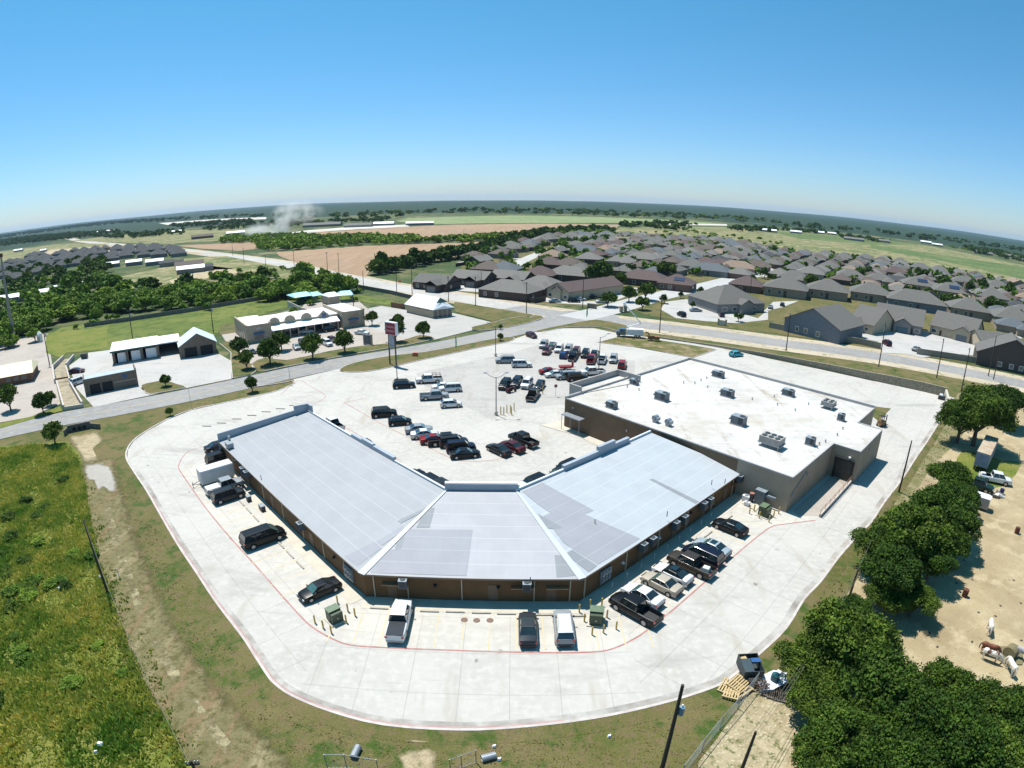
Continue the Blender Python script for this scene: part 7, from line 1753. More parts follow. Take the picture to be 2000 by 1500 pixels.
def house_proto(kind, w, d, detail=True):
    root = thing('house_proto', None, None); H_ = 2.9
    b = MB(); b.prism([(-w/2, -d/2), (w/2, -d/2), (w/2, d/2), (-w/2, d/2)], 0, H_)
    gk = 'gable' if 'gable' in kind else 'hip'
    if 'L' in kind: b.prism([(w*.08, -d/2-4), (w*.42, -d/2-4), (w*.42, -d/2+.1), (w*.08, -d/2+.1)], 0, H_-.004)
    if gk == 'gable':
        for s_ in (-1, 1): b.face([(s_*w/2, -d/2, H_-.01), (s_*w/2, d/2, H_-.01), (s_*w/2, 0, H_+d/2*.5)] if s_ > 0 else [(s_*w/2, d/2, H_-.01), (s_*w/2, -d/2, H_-.01), (s_*w/2, 0, H_+d/2*.5)])
    b.build('wall', WALLC['tan'], root)
    b = MB(); hip(b, -w/2, w/2, -d/2, d/2, H_, kind=gk)
    if 'L' in kind: hip(b, w*.08, w*.42, -d/2-4, d*.1, H_-.02, kind=gk if gk == 'hip' else 'gable')
    r_ = b.build('roof', ROOFC['grey'], root)
    if detail:
        m = MB(); m.box((-w*.18, d*.08, H_+d*.20), (.5, .5, 1.5)); m.build('chimney', WALLC['dark'], r_)
        for x, ww in ((-w*.36, 1.1), (-w*.12, 1.1)):
            m = MB(); m.box((x, -d/2-.01, 1.5), (ww+.2, .04, 1.5)); f = m.build('window_frame', WTRIM, root); m = MB(); m.box((x, -d/2-.03, 1.5), (ww, .05, 1.3)); m.build('pane', BUILDGLASS, f)
        m = MB(); m.box((w*.01, -d/2-.02, 1.05), (.95, .06, 2.1)); m.build('door', WALLC['brown'], root)
        if 'L' in kind: m = MB(); m.box((w*.25, -d/2-4.02, 1.1), (w*.24, .06, 2.2)); m.build('garage_door', WALLC['grey'], root)
        for s_ in (-1, 1):
            m = MB(); m.box((s_*(w/2+.01), -d*.15, 1.5), (.05, 1.2, 1.3)); m.build('side_window', BUILDGLASS, root)
            m = MB(); m.box((s_*(w*.22), d/2+.01, 1.5), (1.4, .05, 1.3)); m.build('rear_window', BUILDGLASS, root)
    return root
HP = {k: house_proto(*v) for k, v in dict(hipL=('hipL', 15, 11.5), hip=('hip', 14, 12), hipW=('hip', 20, 12), gab=('gable', 15, 10), gabL=('gableL', 16, 10), far1=('hipL', 15, 11, False), far2=('hip', 14, 11.5, False), far3=('gable', 14, 10, False)).items()}
placed = []
def house(kind, px, deg, roof, wall, label, group='houses of the estate', s=1.0, name='house', world=None):
    x, y = world or P(*px, 3.6)
    placed.append((x, y))
    o = copy_tree(HP[kind]); o.name = name; o.location = (x, y, .08); o.rotation_euler = (0, 0, R(deg)); o.scale = (s, s, s)
    tag(o, label, 'house', group)
    for ch in o.children:
        n_ = ch.name.split('.')[0]
        if n_ in ('roof', 'wall'): sl_ = ch.material_slots[0]; sl_.link = 'OBJECT'; sl_.material = ROOFC[roof] if n_ == 'roof' else WALLC[wall]
    return o
def solar(o, x=1.5):
    d = 11.5; m = MB(); n_ = Vector((0, -.46, .89)).normalized()
    c = Vector((x, -3.2, 2.9+1.75)); u, v = Vector((1, 0, 0)), Vector((0, .89, .46)).normalized()
    m.face([tuple(c+u*a*2.2+v*b_*1.2+n_*.16) for a, b_ in ((-1, -1), (1, -1), (1, 1), (-1, 1))]); m.build('solar_panel', mat('solar_blue', (0.03, 0.045, 0.09), (0.02, 0.03, 0.06), 3, .2), o)
NEARH = [('gabL', (853, 548), -30, 'grey', 'dark', 'brick lodge with front gables, leftmost of three beside the hedgerow'), ('gabL', (926, 540), -30, 'light', 'dark', 'brick lodge with dormers, middle of three behind the white vehicles'), ('gabL', (1001, 540), -30, 'light', 'dark', 'brick lodge with dormers, rightmost of three'),
    ('hipW', (998, 563), -30, 'light', 'dark', 'dark walled hip roof house fenced along the highway'), ('hipL', (1058, 553), -30, 'light', 'brown', 'grey hip roof house directly left of the tan office'), ('hip', (955, 522), -20, 'brown', 'brick', 'brown roof house above the middle lodge'), ('hip', (985, 523), -20, 'blue', 'blue', 'blue grey roof house right of the brown one'),
    ('hipW', (1258, 541), -30, 'red', 'brown', 'wide brown roof house behind the estate street trees'), ('hip', (1323, 550), -28, 'red', 'brick', 'brown hip roof with roof panels beside the street bend'), ('hip', (1459, 553), -30, 'red', 'brick', 'brown hip roof house behind the grey clinic'), ('hipW', (1388, 525), -32, 'blue', 'grey', 'long blue grey roof house beyond the street bend'), ('hipL', (1352, 517), -30, 'grey', 'grey', 'grey roof house left of the long blue grey one'),
    ('hipW', (1440, 520), -25, 'tan', 'tan', 'house with a pale orange brown roof above the middle street'), ('hipL', (1408, 516), -25, 'red', 'brown', 'brown roof house left of the pale orange roof'), ('hipL', (1480, 517), -25, 'brown', 'tan', 'brown roof house right of the pale orange roof'),
    ('hip', (1536, 562), -30, 'grey', 'tan', 'grey pyramid hip house, leftmost behind the tan wall'), ('hip', (1616, 566), -30, 'grey', 'tan', 'second grey pyramid hip house from the left'), ('hip', (1700, 572), -30, 'grey', 'tan', 'third grey pyramid hip house, above the gabled row'), ('hipW', (1788, 588), -30, 'grey', 'blue', 'wide grey hip house above the blue garage'),
    ('hip', (1890, 603), -30, 'grey', 'tan', 'grey hip house above the right gabled house'), ('hip', (1975, 621), -30, 'grey', 'tan', 'grey hip house at the right edge above the dark house'), ('hipL', (1662, 538), -30, 'grey', 'tan', 'grey hip house with a chimney behind the second pyramid'), ('hipL', (1718, 545), -30, 'grey', 'tan', 'grey hip house behind the third pyramid'), ('hip', (1792, 556), -30, 'grey', 'tan', 'grey hip house with a solar panel on its roof'),
    ('hip', (1853, 569), -30, 'grey', 'tan', 'grey hip house with solar panels right of the white drive'), ('hip', (1936, 580), -30, 'grey', 'tan', 'grey hip house between the dark trees at the right'), ('hipL', (1880, 549), -30, 'grey', 'tan', 'grey hip house above the white round tank'), ('hip', (1946, 561), -30, 'grey', 'tan', 'grey hip house left of the orange roof'), ('gab', (1984, 555), 60, 'tan', 'tan', 'house with an orange edged gable at the right edge'),
    ('hipL', (1551, 541), -30, 'grey', 'tan', 'grey hip house in the second row, above the leftmost pyramid'), ('hip', (1583, 532), -30, 'light', 'grey', 'pale grey hip house beside the tan yard'), ('hip', (1748, 531), -28, 'red', 'brick', 'brick red roof house in the third row'), ('hip', (1073, 513), -20, 'red', 'brown', 'dark red roof house by the long white street'), ('hip', (1080, 498), -20, 'tan', 'tan', 'small tan roof house by the long white street'), ('hip', (1150, 503), -20, 'light', 'dark', 'pale hip house with a chimney in the middle rows'), ('hipL', (1112, 515), -20, 'brown', 'tan', 'brown roof house behind the pale yellow green tree'), ('hipW', (1115, 533), -28, 'light', 'dark', 'long pale roof right behind the tan office'), ('hip', (1055, 533), -20, 'red', 'brown', 'small red brown roof behind the grey hip house'), ('hipL', (1213, 508), -20, 'light', 'tan', 'pale roof house behind the tallest dark tree'), ('hipW', (1255, 503), -25, 'light', 'tan', 'wide pale roof house below the bright white yard'), ('hipW', (1140, 488), -20, 'blue', 'dark', 'dark walled blue grey roof in the middle rows')]
for h in NEARH:
    o = house(*h, s=1.42 if (h[1][0] > 1500 and h[1][1] > 550) else 1.2 if h[1][0] > 1500 else 1.12)
    if 'solar' in h[5] or 'roof panels' in h[5]: solar(o)
# the rest of the estate on its street grid
est = PP([(905, 545), (902, 512), (1000, 480), (1090, 463), (1180, 461), (1400, 472), (1560, 497), (1700, 508), (1890, 540), (2060, 575), (2060, 700), (1960, 640), (1830, 600), (1700, 570), (1500, 545), (1400, 545), (1300, 545), (1200, 540), (1100, 545), (1000, 550)])
streets = [smooth_path(PP(q), 3) for q in ([(985, 538), (1010, 515), (1060, 493), (1100, 481), (1130, 474)], [(1985, 600), (1900, 588), (1800, 575)], [(1610, 560), (1560, 545), (1500, 528)])]
ga = R(-36); gu, gv = (math.cos(ga), math.sin(ga)), (-math.sin(ga), math.cos(ga))
rh = random.Random(5)
rows = []
v_ = 0
for r_ in range(-2, 44): rows.append(r_*21 + (4 if r_ % 2 else 0))
names = {'grey': 'grey', 'light': 'pale grey', 'brown': 'brown', 'blue': 'blue grey', 'tan': 'orange tan', 'dark': 'dark charcoal', 'red': 'red brown'}
cnt = 0; cand = []
for r_ in rows:
    for c in range(-30, 60):
        x = gu[0]*(c*17.2+rh.uniform(-1, 1)) + gv[0]*(r_+rh.uniform(-1, 1)); y = 200+gu[1]*(c*17.2) + gv[1]*(r_+rh.uniform(-1, 1))
        k1, k2, k3 = rh.random(), rh.random(), rh.random()
        if not inside((x, y), est): continue
        if any(math.dist((x, y), q) < 16.5 for q in placed): continue
        if any(math.dist((x, y), q) < 14 for s_ in streets for q in s_): continue
        if any(inside((x, y), PP(dp)) for dp in DRIVES): continue
        cand.append((x, y, k1, k2, k3))
cand.sort(key=lambda q: q[0]**2+q[1]**2)
for x, y, k1, k2, k3 in cand[:195]:
    rc = 'grey' if k1 < .34 else 'light' if k1 < .5 else 'brown' if k1 < .68 else 'blue' if k1 < .8 else 'red' if k1 < .9 else 'dark' if k1 < .95 else 'tan'
    house('far1' if k2 < .45 else 'far2' if k2 < .85 else 'far3', None, -36+(0 if k3 < .6 else 90)+(k3-.5)*8, rc, ('tan', 'brick', 'grey', 'brown')[int(k3*3.99)], names[rc]+' roofed house deep in the rows of the estate', 'houses in the far rows of the estate', world=(x, y), s=1.0); cnt += 1
mbf = MB()
for x, y, k1, k2, k3 in cand[195:]:
    a_ = R(-36+(0 if k3 < .6 else 90)); ca, sa = math.cos(a_), math.sin(a_); m_ = MB(); w_, d_ = 16, 12.5
    m_.prism([(-w_/2, -d_/2), (w_/2, -d_/2), (w_/2, d_/2), (-w_/2, d_/2)], 0, 2.9, 1); hip(m_, -w_/2, w_/2, -d_/2, d_/2, 2.9, mi=0 if k1 < .4 else 2 if k1 < .7 else 3 if k1 < .85 else 4)
    i0 = len(mbf.v); mbf.v += [(x+px_*ca-py_*sa, y+px_*sa+py_*ca, z_+.08) for px_, py_, z_ in m_.v]; mbf.f += [tuple(i0+i for i in f) for f in m_.f]; mbf.m += m_.m; mbf.uv += m_.uv
o = mbf.build('far_housing', [ROOFC['grey'], WALLC['tan'], ROOFC['brown'], ROOFC['blue'], ROOFC['light']]); tag(o, kind='stuff')
mass([[(905, 545), (902, 512), (1000, 480), (1090, 463), (1180, 461), (1400, 472), (1560, 497), (1700, 508), (1890, 540), (2060, 575), (2060, 700), (1960, 640), (1830, 600), (1700, 570), (1500, 545), (1400, 545), (1300, 545), (1200, 540), (1100, 545), (1000, 550)]], 34, 2.4, 4.6, 'garden_foliage', 31, LEAFB, .3, 60, .95)
dm = MB()
for x, y, k1, k2, k3 in cand:
    a_ = R(-36+(0 if k3 < .6 else 90)+90); ca, sa = math.cos(a_), math.sin(a_); s_ = 1 if k2 < .5 else -1
    c = (x-s_*ca*11, y-s_*sa*11); q = [(-4, -2.6), (4, -2.6), (4, 2.6), (-4, 2.6)]
    dm.face([(c[0]+p*ca-r_*sa, c[1]+p*sa+r_*ca, .10) for p, r_ in q])
structure('house_driveway', dm, YARD)
print('estate houses', cnt, len(cand))
# dark roofed estate across the highway, far left
far_l = PP([(0, 560), (0, 520), (60, 500), (200, 487), (300, 482), (345, 490), (370, 499), (330, 506), (240, 510), (160, 520), (110, 528), (60, 545)])
rl_ = 0; c2 = []
for r_ in range(0, 40):
    for c in range(-60, 60):
        x = -300+math.cos(R(35))*c*15.5-math.sin(R(35))*r_*20+rh.uniform(-2, 2); y = 380+math.sin(R(35))*c*15.5+math.cos(R(35))*r_*20+rh.uniform(-2, 2)
        if inside((x, y), far_l) and rh.random() < .62: c2.append((x, y))
c2.sort(key=lambda q: q[0]**2+q[1]**2)
for x, y in c2[:54]:
    house('far2' if rh.random() < .5 else 'far1', None, 35+rh.uniform(-5, 5), 'dark', 'grey', 'charcoal roofed house in the estate left of the pale highway', 'charcoal roofed houses beyond the wood', world=(x, y), s=1.0)
mbf = MB()
for x, y in c2[54:]:
    a_ = R(35+rh.uniform(-5, 5)); ca, sa = math.cos(a_), math.sin(a_); m_ = MB()
    m_.prism([(-7, -6), (7, -6), (7, 6), (-7, 6)], 0, 2.9, 1); hip(m_, -7, 7, -6, 6, 2.9)
    i0 = len(mbf.v); mbf.v += [(x+px_*ca-py_*sa, y+px_*sa+py_*ca, z_) for px_, py_, z_ in m_.v]; mbf.f += [tuple(i0+i for i in f) for f in m_.f]; mbf.m += m_.m; mbf.uv += m_.uv
if mbf.v: o = mbf.build('far_housing', [ROOFC['dark'], WALLC['grey']]); tag(o, kind='stuff')
mass([[(0, 560), (0, 520), (60, 500), (200, 487), (300, 482), (345, 490), (370, 499), (330, 506), (240, 510), (160, 520), (110, 528), (60, 545)]], 14, 1.5, 3.5, 'garden_foliage', 33)
print('left houses', len(c2))
# distant white barns and sheds
for px, w_, d_, lb in (((205, 452), 60, 14, 'very long white barn far left of the pale highway'), ((290, 458), 22, 12, 'white shed with dark sides, far left'), ((345, 452), 18, 10, 'pale shed left of the distant scrub'), ((395, 462), 30, 14, 'pale blue shed by the brown strip'), ((460, 455), 26, 12, 'long pale barn above the distant scrub'), ((630, 439), 60, 18, 'long grey barn on the quarry floor beside the dust'), ((700, 440), 40, 16, 'blue grey hall on the quarry floor'), ((750, 437), 30, 14, 'bright shed right of the quarry hall'), ((820, 436), 40, 12, 'low white shed at the quarry end'), ((36, 489), 16, 10, 'white roofed building before the far left field'), ((85, 489), 10, 8, 'small white shed right of the white roofed building'), ((217, 516), 14, 8, 'bright white shed between dark roofs and the meadow'), ((262, 512), 13, 9, 'white gable shed in the middle of the far meadow'), ((302, 511), 14, 9, 'white shed roof right of the white gable shed'),
    ((20, 582), 26, 9, 'long white roof deep in the wood'), ((78, 572), 12, 8, 'white roof among the trees'), ((168, 554), 8, 6, 'white cover in a clearing of the wood'), ((117, 561), 7, 5, 'small white roof in the wood'), ((372, 525), 18, 10, 'white van sized shed at the end of the dirt track'), ((370, 517), 20, 12, 'brown roofed ranch house on the far meadow'), ((335, 513), 18, 8, 'low dark barn left of the ranch house'), ((395, 522), 14, 8, 'dark roofed barn right of the ranch house'),
    ((1500, 450), 30, 12, 'pale barn at the far edge of the pasture'), ((1555, 453), 20, 12, 'white house left in the distant white row'), ((1600, 454), 20, 12, 'white house in the middle of the distant row'), ((1625, 456), 16, 10, 'white shed right in the distant row'), ((1668, 467), 34, 14, 'grey barn inside the dark tree belt'), ((1720, 470), 34, 14, 'blue grey barn at the end of the tree belt'), ((1808, 473), 24, 14, 'bright white barn alone on the right pasture'), ((1830, 478), 22, 12, 'low white shed right of the bright barn'), ((1920, 494), 36, 14, 'grey barn by the distant right scrub'), ((1975, 500), 40, 14, 'long grey barn near the right edge'), ((1997, 508), 16, 10, 'white shed at the right edge')):
    h_ = 4.0; x, y = P(*px, 2.5); brown = 'brown' in lb; dark = 'dark roofed' in lb or 'low dark' in lb; grey = 'grey' in lb
    t = thing('barn', lb, 'barn', (x, y, 0), R(-30) if px[0] > 1200 else R(30) if px[0] < 560 else R(5), 'distant barns and sheds')
    b = MB(); b.prism([(-w_/2, -d_/2), (w_/2, -d_/2), (w_/2, d_/2), (-w_/2, d_/2)], -2, h_-.9); b.build('wall', WALLC['grey'] if not brown else WALLC['brick'], t)
    b = MB(); hip(b, -w_/2, w_/2, -d_/2, d_/2, h_-.9, .35, .3, 'gable'); b.build('roof', ROOFC['brown'] if brown else ROOFC['dark'] if dark else ROOFC['light'] if grey else WHITEROOF, t)
# ---------------------------------------------------------------- special houses near the highway
def gable_house(A, B, D, depth, label, wall, roof, h=3.2, pitch=.5, ridge='u', items=(), nm='gabled_house', front_gables=(), cat='house', grp=None):
    F = Frame(A, B, D, 0, depth); t = fthing(nm, label, cat, F, grp); L_, D_ = F.L, F.D
    x0, x1, y0, y1 = -L_/2, L_/2, -D_/2, D_/2
    b = MB(); b.prism([(x0, y0), (x1, y0), (x1, y1), (x0, y1)], 0, h)
    rh_ = (D_/2 if ridge == 'u' else L_/2)*pitch
    if ridge == 'u':
        b.face([(x1, y0, h-.01), (x1, y1, h-.01), (x1, 0, h+rh_-.05)]); b.face([(x0, y1, h-.01), (x0, y0, h-.01), (x0, 0, h+rh_-.05)])
    elif ridge == 'v':
        b.face([(x0, y0, h-.01), (x1, y0, h-.01), (0, y0, h+rh_-.05)]); b.face([(x1, y1, h-.01), (x0, y1, h-.01), (0, y1, h+rh_-.05)])
    for (t0, t1, out) in front_gables:
        a_, c_ = x0+t0*L_, x0+t1*L_; m_ = (a_+c_)/2; gh = (c_-a_)/2*pitch
        b.prism([(a_, y0-out), (c_, y0-out), (c_, y0+.1), (a_, y0+.1)], 0, h-.006); b.face([(a_, y0-out, h-.01), (c_, y0-out, h-.01), (m_, y0-out, h+gh-.05)])
    b.build('wall', wall, t)
    b = MB(); e_ = .45
    if ridge == 'hip': hip(b, x0, x1, y0, y1, h, pitch, e_, 'hip')
    else:
        th = .14
        def slab(q):
            b.face(q); b.face([(x, y, z-th) for x, y, z in q][::-1])
            for k in range(4):
                j = (k+1) % 4; b.face([q[k], (q[k][0], q[k][1], q[k][2]-th), (q[j][0], q[j][1], q[j][2]-th), q[j]])
        if ridge == 'u':
            r2_ = (D_/2)*pitch; dz = e_*pitch
            slab([(x0-e_, y0-e_, h-dz+.1), (x1+e_, y0-e_, h-dz+.1), (x1+e_, 0, h+r2_+.1), (x0-e_, 0, h+r2_+.1)]); slab([(x1+e_, y1+e_, h-dz+.1), (x0-e_, y1+e_, h-dz+.1), (x0-e_, 0, h+r2_+.1), (x1+e_, 0, h+r2_+.1)])
        else:
            r2_ = (L_/2)*pitch; dz = e_*pitch
            slab([(x0-e_, y1+e_, h-dz+.1), (x0-e_, y0-e_, h-dz+.1), (0, y0-e_, h+r2_+.1), (0, y1+e_, h+r2_+.1)]); slab([(x1+e_, y0-e_, h-dz+.1), (x1+e_, y1+e_, h-dz+.1), (0, y1+e_, h+r2_+.1), (0, y0-e_, h+r2_+.1)])
    for (t0, t1, out) in front_gables:
        a_, c_ = x0+t0*L_-.35, x0+t1*L_+.35; m_ = (a_+c_)/2; gh = (c_-a_)/2*pitch
        yb = y0+gh/pitch/(1 if ridge != 'v' else 1)
        b.face([(a_, y0-out-.35, h+.02), (m_, y0-out-.35, h+gh+.06), (m_, yb, h+gh+.06), (a_, y0, h+.02)][::-1]); b.face([(m_, y0-out-.35, h+gh+.06), (c_, y0-out-.35, h+.02), (c_, y0, h+.02), (m_, yb, h+gh+.06)][::-1])
    b.build('roof', roof, t)
    for it in items:
        nm_, t0, t1, z0, z1, m_ = it[:6]; side = it[6] if len(it) > 6 else 'f'
        bb = MB()
        if side == 'f': bb.box(((t0+t1)/2*L_-L_/2, y0-.03-(it[7] if len(it) > 7 else 0), (z0+z1)/2), ((t1-t0)*L_, .06, z1-z0))
        elif side == 'l': bb.box((x0-.03, (t0+t1)/2*D_-D_/2, (z0+z1)/2), (.06, (t1-t0)*D_, z1-z0))
        elif side == 'r': bb.box((x1+.03, (t0+t1)/2*D_-D_/2, (z0+z1)/2), (.06, (t1-t0)*D_, z1-z0))
        o = bb.build(nm_, m_, t)
        if nm_ == 'window':
            d_ = o.dimensions; vs_ = [v.co.copy() for v in o.data.vertices]; c_ = sum(vs_, Vector())/len(vs_)
            xs_ = [max(v[k] for v in vs_)-min(v[k] for v in vs_) for k in range(3)]
            fr_ = MB(); fr_.box(tuple(c_), (xs_[0]+.36 if xs_[0] > .1 else .04, xs_[1]+.36 if xs_[1] > .1 else .04, xs_[2]+.36)); fr_.build('frame', WTRIM, o)
    return t
WI = lambda a, c, z0=1.0, z1=2.2, s_='f': ('window', a, c, z0, z1, BUILDGLASS, s_)
gable_house((1068, 582), (1110, 590), (1060, 572), 34, 'tan one-storey office with a big red brown roof', WALLC['cream'], ROOFC['red'], 4.0, .48, 'v', (WI(.08, .22), WI(.78, .92), WI(.30, .38), WI(.62, .70), ('door', .44, .56, 0, 2.4, BUILDGLASS)), 'office_building', ((.30, .70, 1.0),), 'office')
gable_house((1400, 613), (1492, 610), (1362, 590), 20, 'grey clinic with a broad pyramid roof and stone front', WALLC['grey'], ROOFC['grey'], 3.6, .55, 'hip', (WI(.1, .2), WI(.32, .40), WI(.72, .8), ('door', .5, .58, 0, 2.3, BUILDGLASS)), 'clinic_building', ((.42, .68, 2.2),), 'clinic')
gable_house((1530, 647), (1637, 673), (1525, 637), 20, 'blue grey gabled house whose blank side faces the highway', WALLC['blue'], ROOFC['grey'], 4.6, .5, 'v', (WI(.22, .27, 1.2, 2.6), WI(.38, .43, 1.2, 2.6), WI(.60, .65, 1.0, 2.4)))
gable_house((1655, 643), (1703, 655), (1645, 630), 18, 'cream gabled house with one garage right of the blue grey house', WALLC['cream'], ROOFC['grey'], 3.6, .55, 'u', (('garage_door', .2, .5, 0, 2.3, WHITE, 'f', 1.5), WI(.7, .8)), front_gables=((.12, .58, 1.5),))
gable_house((1705, 640), (1798, 657), (1690, 620), 18, 'gabled house with the teal blue garage door', WALLC['grey'], ROOFC['grey'], 3.6, .55, 'u', (('garage_door', .48, .72, 0, 2.4, mat('teal_blue_door', (0.05, 0.12, 0.16), (0.04, 0.10, 0.14), 1, .6), 'f', 1.5), WI(.86, .95), ('door', .05, .09, 0, 2.2, WALLC['dark']), ('door', .78, .82, 0, 2.2, WALLC['dark'])), front_gables=((.42, .78, 1.5),))
gable_house((1815, 652), (1900, 672), (1803, 636), 17, 'gabled house with a grey garage in front of its neighbours', WALLC['cream'], ROOFC['grey'], 3.6, .55, 'u', (('garage_door', .62, .86, 0, 2.4, WALLC['blue'], 'f', 1.5), WI(.04, .14), ('door', .22, .27, 0, 2.2, WALLC['dark'])), front_gables=((.56, .92, 1.5),))
gable_house((1905, 712), (2040, 740), (1900, 690), 13, 'dark brown gabled house at the right edge beyond the stone wall', WALLC['brown'], ROOFC['grey'], 4.4, .5, 'v', (WI(.30, .36, 1.0, 2.2), WI(.48, .53, 1.0, 2.2), WI(.62, .67, 1.0, 2.2)))
gable_house((1915, 682), (1985, 690), (1908, 664), 12, 'grey roofed house behind the dark brown gabled one', WALLC['cream'], ROOFC['grey'], 3.0, .45, 'u', (WI(.1, .2),), front_gables=((.3, .6, 1.2),))
for pts, lb in ((PP([(975, 577), (1010, 586), (1044, 592), (1066, 588)]), 'dark board fence around the highway hip house'), (PP([(806, 561), (840, 566), (872, 572)]), 'dark fence below the leftmost brick lodge'), (PP([(890, 521), (925, 514), (960, 506)]), 'black fence along the hedgerow by the lodges'), (PP([(1384, 572), (1402, 566), (1425, 565)]), 'brown board fence behind the grey clinic')):
    b = MB()
    for a_, c_ in zip(pts, pts[1:]): bar(b, a_, c_, 0, 1.9, .12)
    o = b.build('board_fence', WALLC['dark'], loc=(*pts[0], 0)); tag(o, lb, 'fence')
for k in HP.values(): hide_proto(k)
# ---------------------------------------------------------------- near yard things: container, pallets, gate, pipes
x, y = P(1466, 1300, .9); gx = (x, y)
t = thing('skip_container', 'open dark steel skip with a blue panel at the concrete edge', 'skip', (x, y, LZ), R(-3)); t.scale = (.74, .8, .72)
DK = mat('dark_teal_steel', (0.018, 0.03, 0.036), (0.03, 0.045, 0.05), 1.2, .6)
b = MB(); w_, l_ = 1.25, 1.5
for s_ in (-1, 1): b.box((s_*w_, 0, .85), (.08, 2*l_, 1.5)); b.box((0, s_*l_, .85), (2*w_+.08, .08, 1.5))
b.box((0, 0, .15), (2*w_, 2*l_, .1)); b.build('body', DK, t)
b = MB(); b.box((-.62, -.45, 1.64), (1.2, 2.2, .06)); b.build('lid', mat('grey_blue_lid', (0.035, 0.055, 0.065), (0.05, 0.07, 0.08), 1.5, .4), t)
b = MB(); b.box((.66, .35, 1.64), (1.2, .7, .05)); b.build('blue_panel', mat('bright_blue_panel', (0.02, 0.09, 0.26), (0.015, 0.07, 0.2), 2, .5), t)
b = MB(); b.box((-.6, 1.1, 1.15), (1.0, .7, .35), R(12), taper=.3); b.build('scrap_load', TIMBER, t)
b = MB(); b.box((-.3, -2.1, .5), (1.0, .7, .7)); b.build('pump_box', BLACK, t)
PG_ = 'loose timber pallets by the skip'
def pallet(px, deg, lb, m=TIMBER, z=LZ, tilt=0.0, n_=6, w_=1.9, d_=1.5):
    x, y = P(*px, .2); t = thing('pallet', lb, 'pallet', (x, y, z), R(deg), PG_); t.rotation_euler = (R(tilt), 0, R(deg))
    for s_ in (-1, 0, 1): b = MB(); b.box((s_*w_*.45, 0, .08), (.14, d_, .12)); b.build('bearer', m, t)
    b = MB()
    for k in range(n_): b.box((0, (k-(n_-1)/2)*d_/n_, .165), (w_, d_/n_*.55, .04))
    b.build('deck', m, t)
pallet((1422, 1342), 52, 'raw timber pallet at the kerb, leftmost of the loose ones')
pallet((1441, 1338), 38, 'raw timber pallet laid across the first', z=LZ+.22, tilt=3); pallet((1430, 1352), 60, 'raw timber pallet nearest the wire fence', z=LZ+.1, tilt=-4); pallet((1448, 1348), 30, 'small raw timber pallet with broken boards', z=LZ+.05, n_=4)
OLDT = mat('grey_weathered_timber', (0.16, 0.14, 0.115), (0.10, 0.085, 0.07), 3, .9)
for k, q in enumerate(((1505, 1347), (1516, 1352), (1528, 1356))): pallet(q, 62, ('left', 'middle', 'right')[k]+' of three grey weathered pallets by the white tarp', OLDT, .1, 0, 8)
x, y = P(1507, 1328, .4); b = MB(); b.prism([(-1.7, -.7), (-.6, -1.1), (1.2, -.8), (1.9, .2), (.9, 1.0), (-.8, .8)], 0, .35); b.box((.9, .3, .45), (1.4, .9, .3), .3, taper=.4); b.box((-.9, -.1, .42), (1.1, .8, .25), -.2, taper=.4)
o = b.build('tarp', mat('white_plastic_tarp', (0.62, 0.62, 0.66), (0.52, 0.53, 0.58), 3, .5)); o.location = (x, y, .08); o.rotation_euler = (0, 0, R(15)); tag(o, 'crumpled white tarp between the skip and grey pallets', 'tarp')
x, y = P(1515, 1320, .9); b = MB(); b.tube((0, 0, 0), (0, 0, .95), .4, .4, 14); o = b.build('barrel', mat('dark_teal_drum', (0.01, 0.09, 0.10), (0.008, 0.06, 0.07), 2, .5)); o.location = (x, y, .1); tag(o, 'dark teal drum behind the white tarp', 'barrel')
x, y = P(1484, 1342, .4)
r9 = np.random.RandomState(9); v = crown_cloud(500, 77, .07, 6); o = bpy.data.objects.new('brush_pile', mesh_np('brush_pile', v*np.array([.9, .9, .55]), mat('dead_brown_brush', (0.10, 0.06, 0.04), (0.05, 0.03, 0.02), 4, .9))); COL.objects.link(o); o.location = (x, y, 0); tag(o, 'brown dead brush heap at the end of the wire fence', 'brush pile')
CH = mat('chain_link_grey', (0.30, 0.33, 0.34), (0.22, 0.25, 0.26), 4, .5, .5)
def chain(pts, h, lb, step=2.6, name='wire_fence'):
    t = thing(name, lb, 'fence', (*pts[0], 0)); loc = (*pts[0], 0)
    b = MB()
    for a_, c_ in zip(pts, pts[1:]):
        L_ = math.dist(a_, c_); n_ = max(1, int(L_/.28))
        b.tube((*a_, h), (*c_, h), .03, .03, 5); b.tube((*a_, .08), (*c_, .08), .012, .012, 4)
        for k in range(n_):
            p0, p1 = lerp(a_, c_, k/n_), lerp(a_, c_, min(1, k/n_+h/L_))
            zt = h*min(1, (1-k/n_)*L_/h)
            b.tube((*p0, .08), (*p1, max(.1, zt)), .007, .007, 3, caps=False)
            p0, p1 = lerp(a_, c_, (k+1)/n_), lerp(a_, c_, max(0, (k+1)/n_-h/L_)); zt = h*min(1, (k+1)/n_*L_/h); b.tube((*p0, .08), (*p1, max(.1, zt)), .007, .007, 3, caps=False)
    b.build('mesh', CH, t, loc=loc)
    for a_, c_ in zip(pts, pts[1:]):
        L_ = math.dist(a_, c_); n_ = max(1, int(L_/step))
        for k in range(n_+(1 if c_ == pts[-1] else 0)):
            p = lerp(a_, c_, k/n_); m_ = MB(); m_.tube((*p, 0), (*p, h+.05), .04, .04, 6); m_.build('post', CH, t, loc=loc)
chain(PP([(1475, 1340), (1440, 1385), (1405, 1425), (1370, 1468), (1330, 1520)]), 1.7, 'long chain link fence running down to the bottom edge')
chain(PP([(930, 1490), (902, 1500), (880, 1508)]), 1.6, 'short slanting chain link panel at the bottom centre')
chain(PP([(640, 1500), (678, 1500), (740, 1510)]), 1.7, 'chain link gate with a pale top rail, bottom centre left')
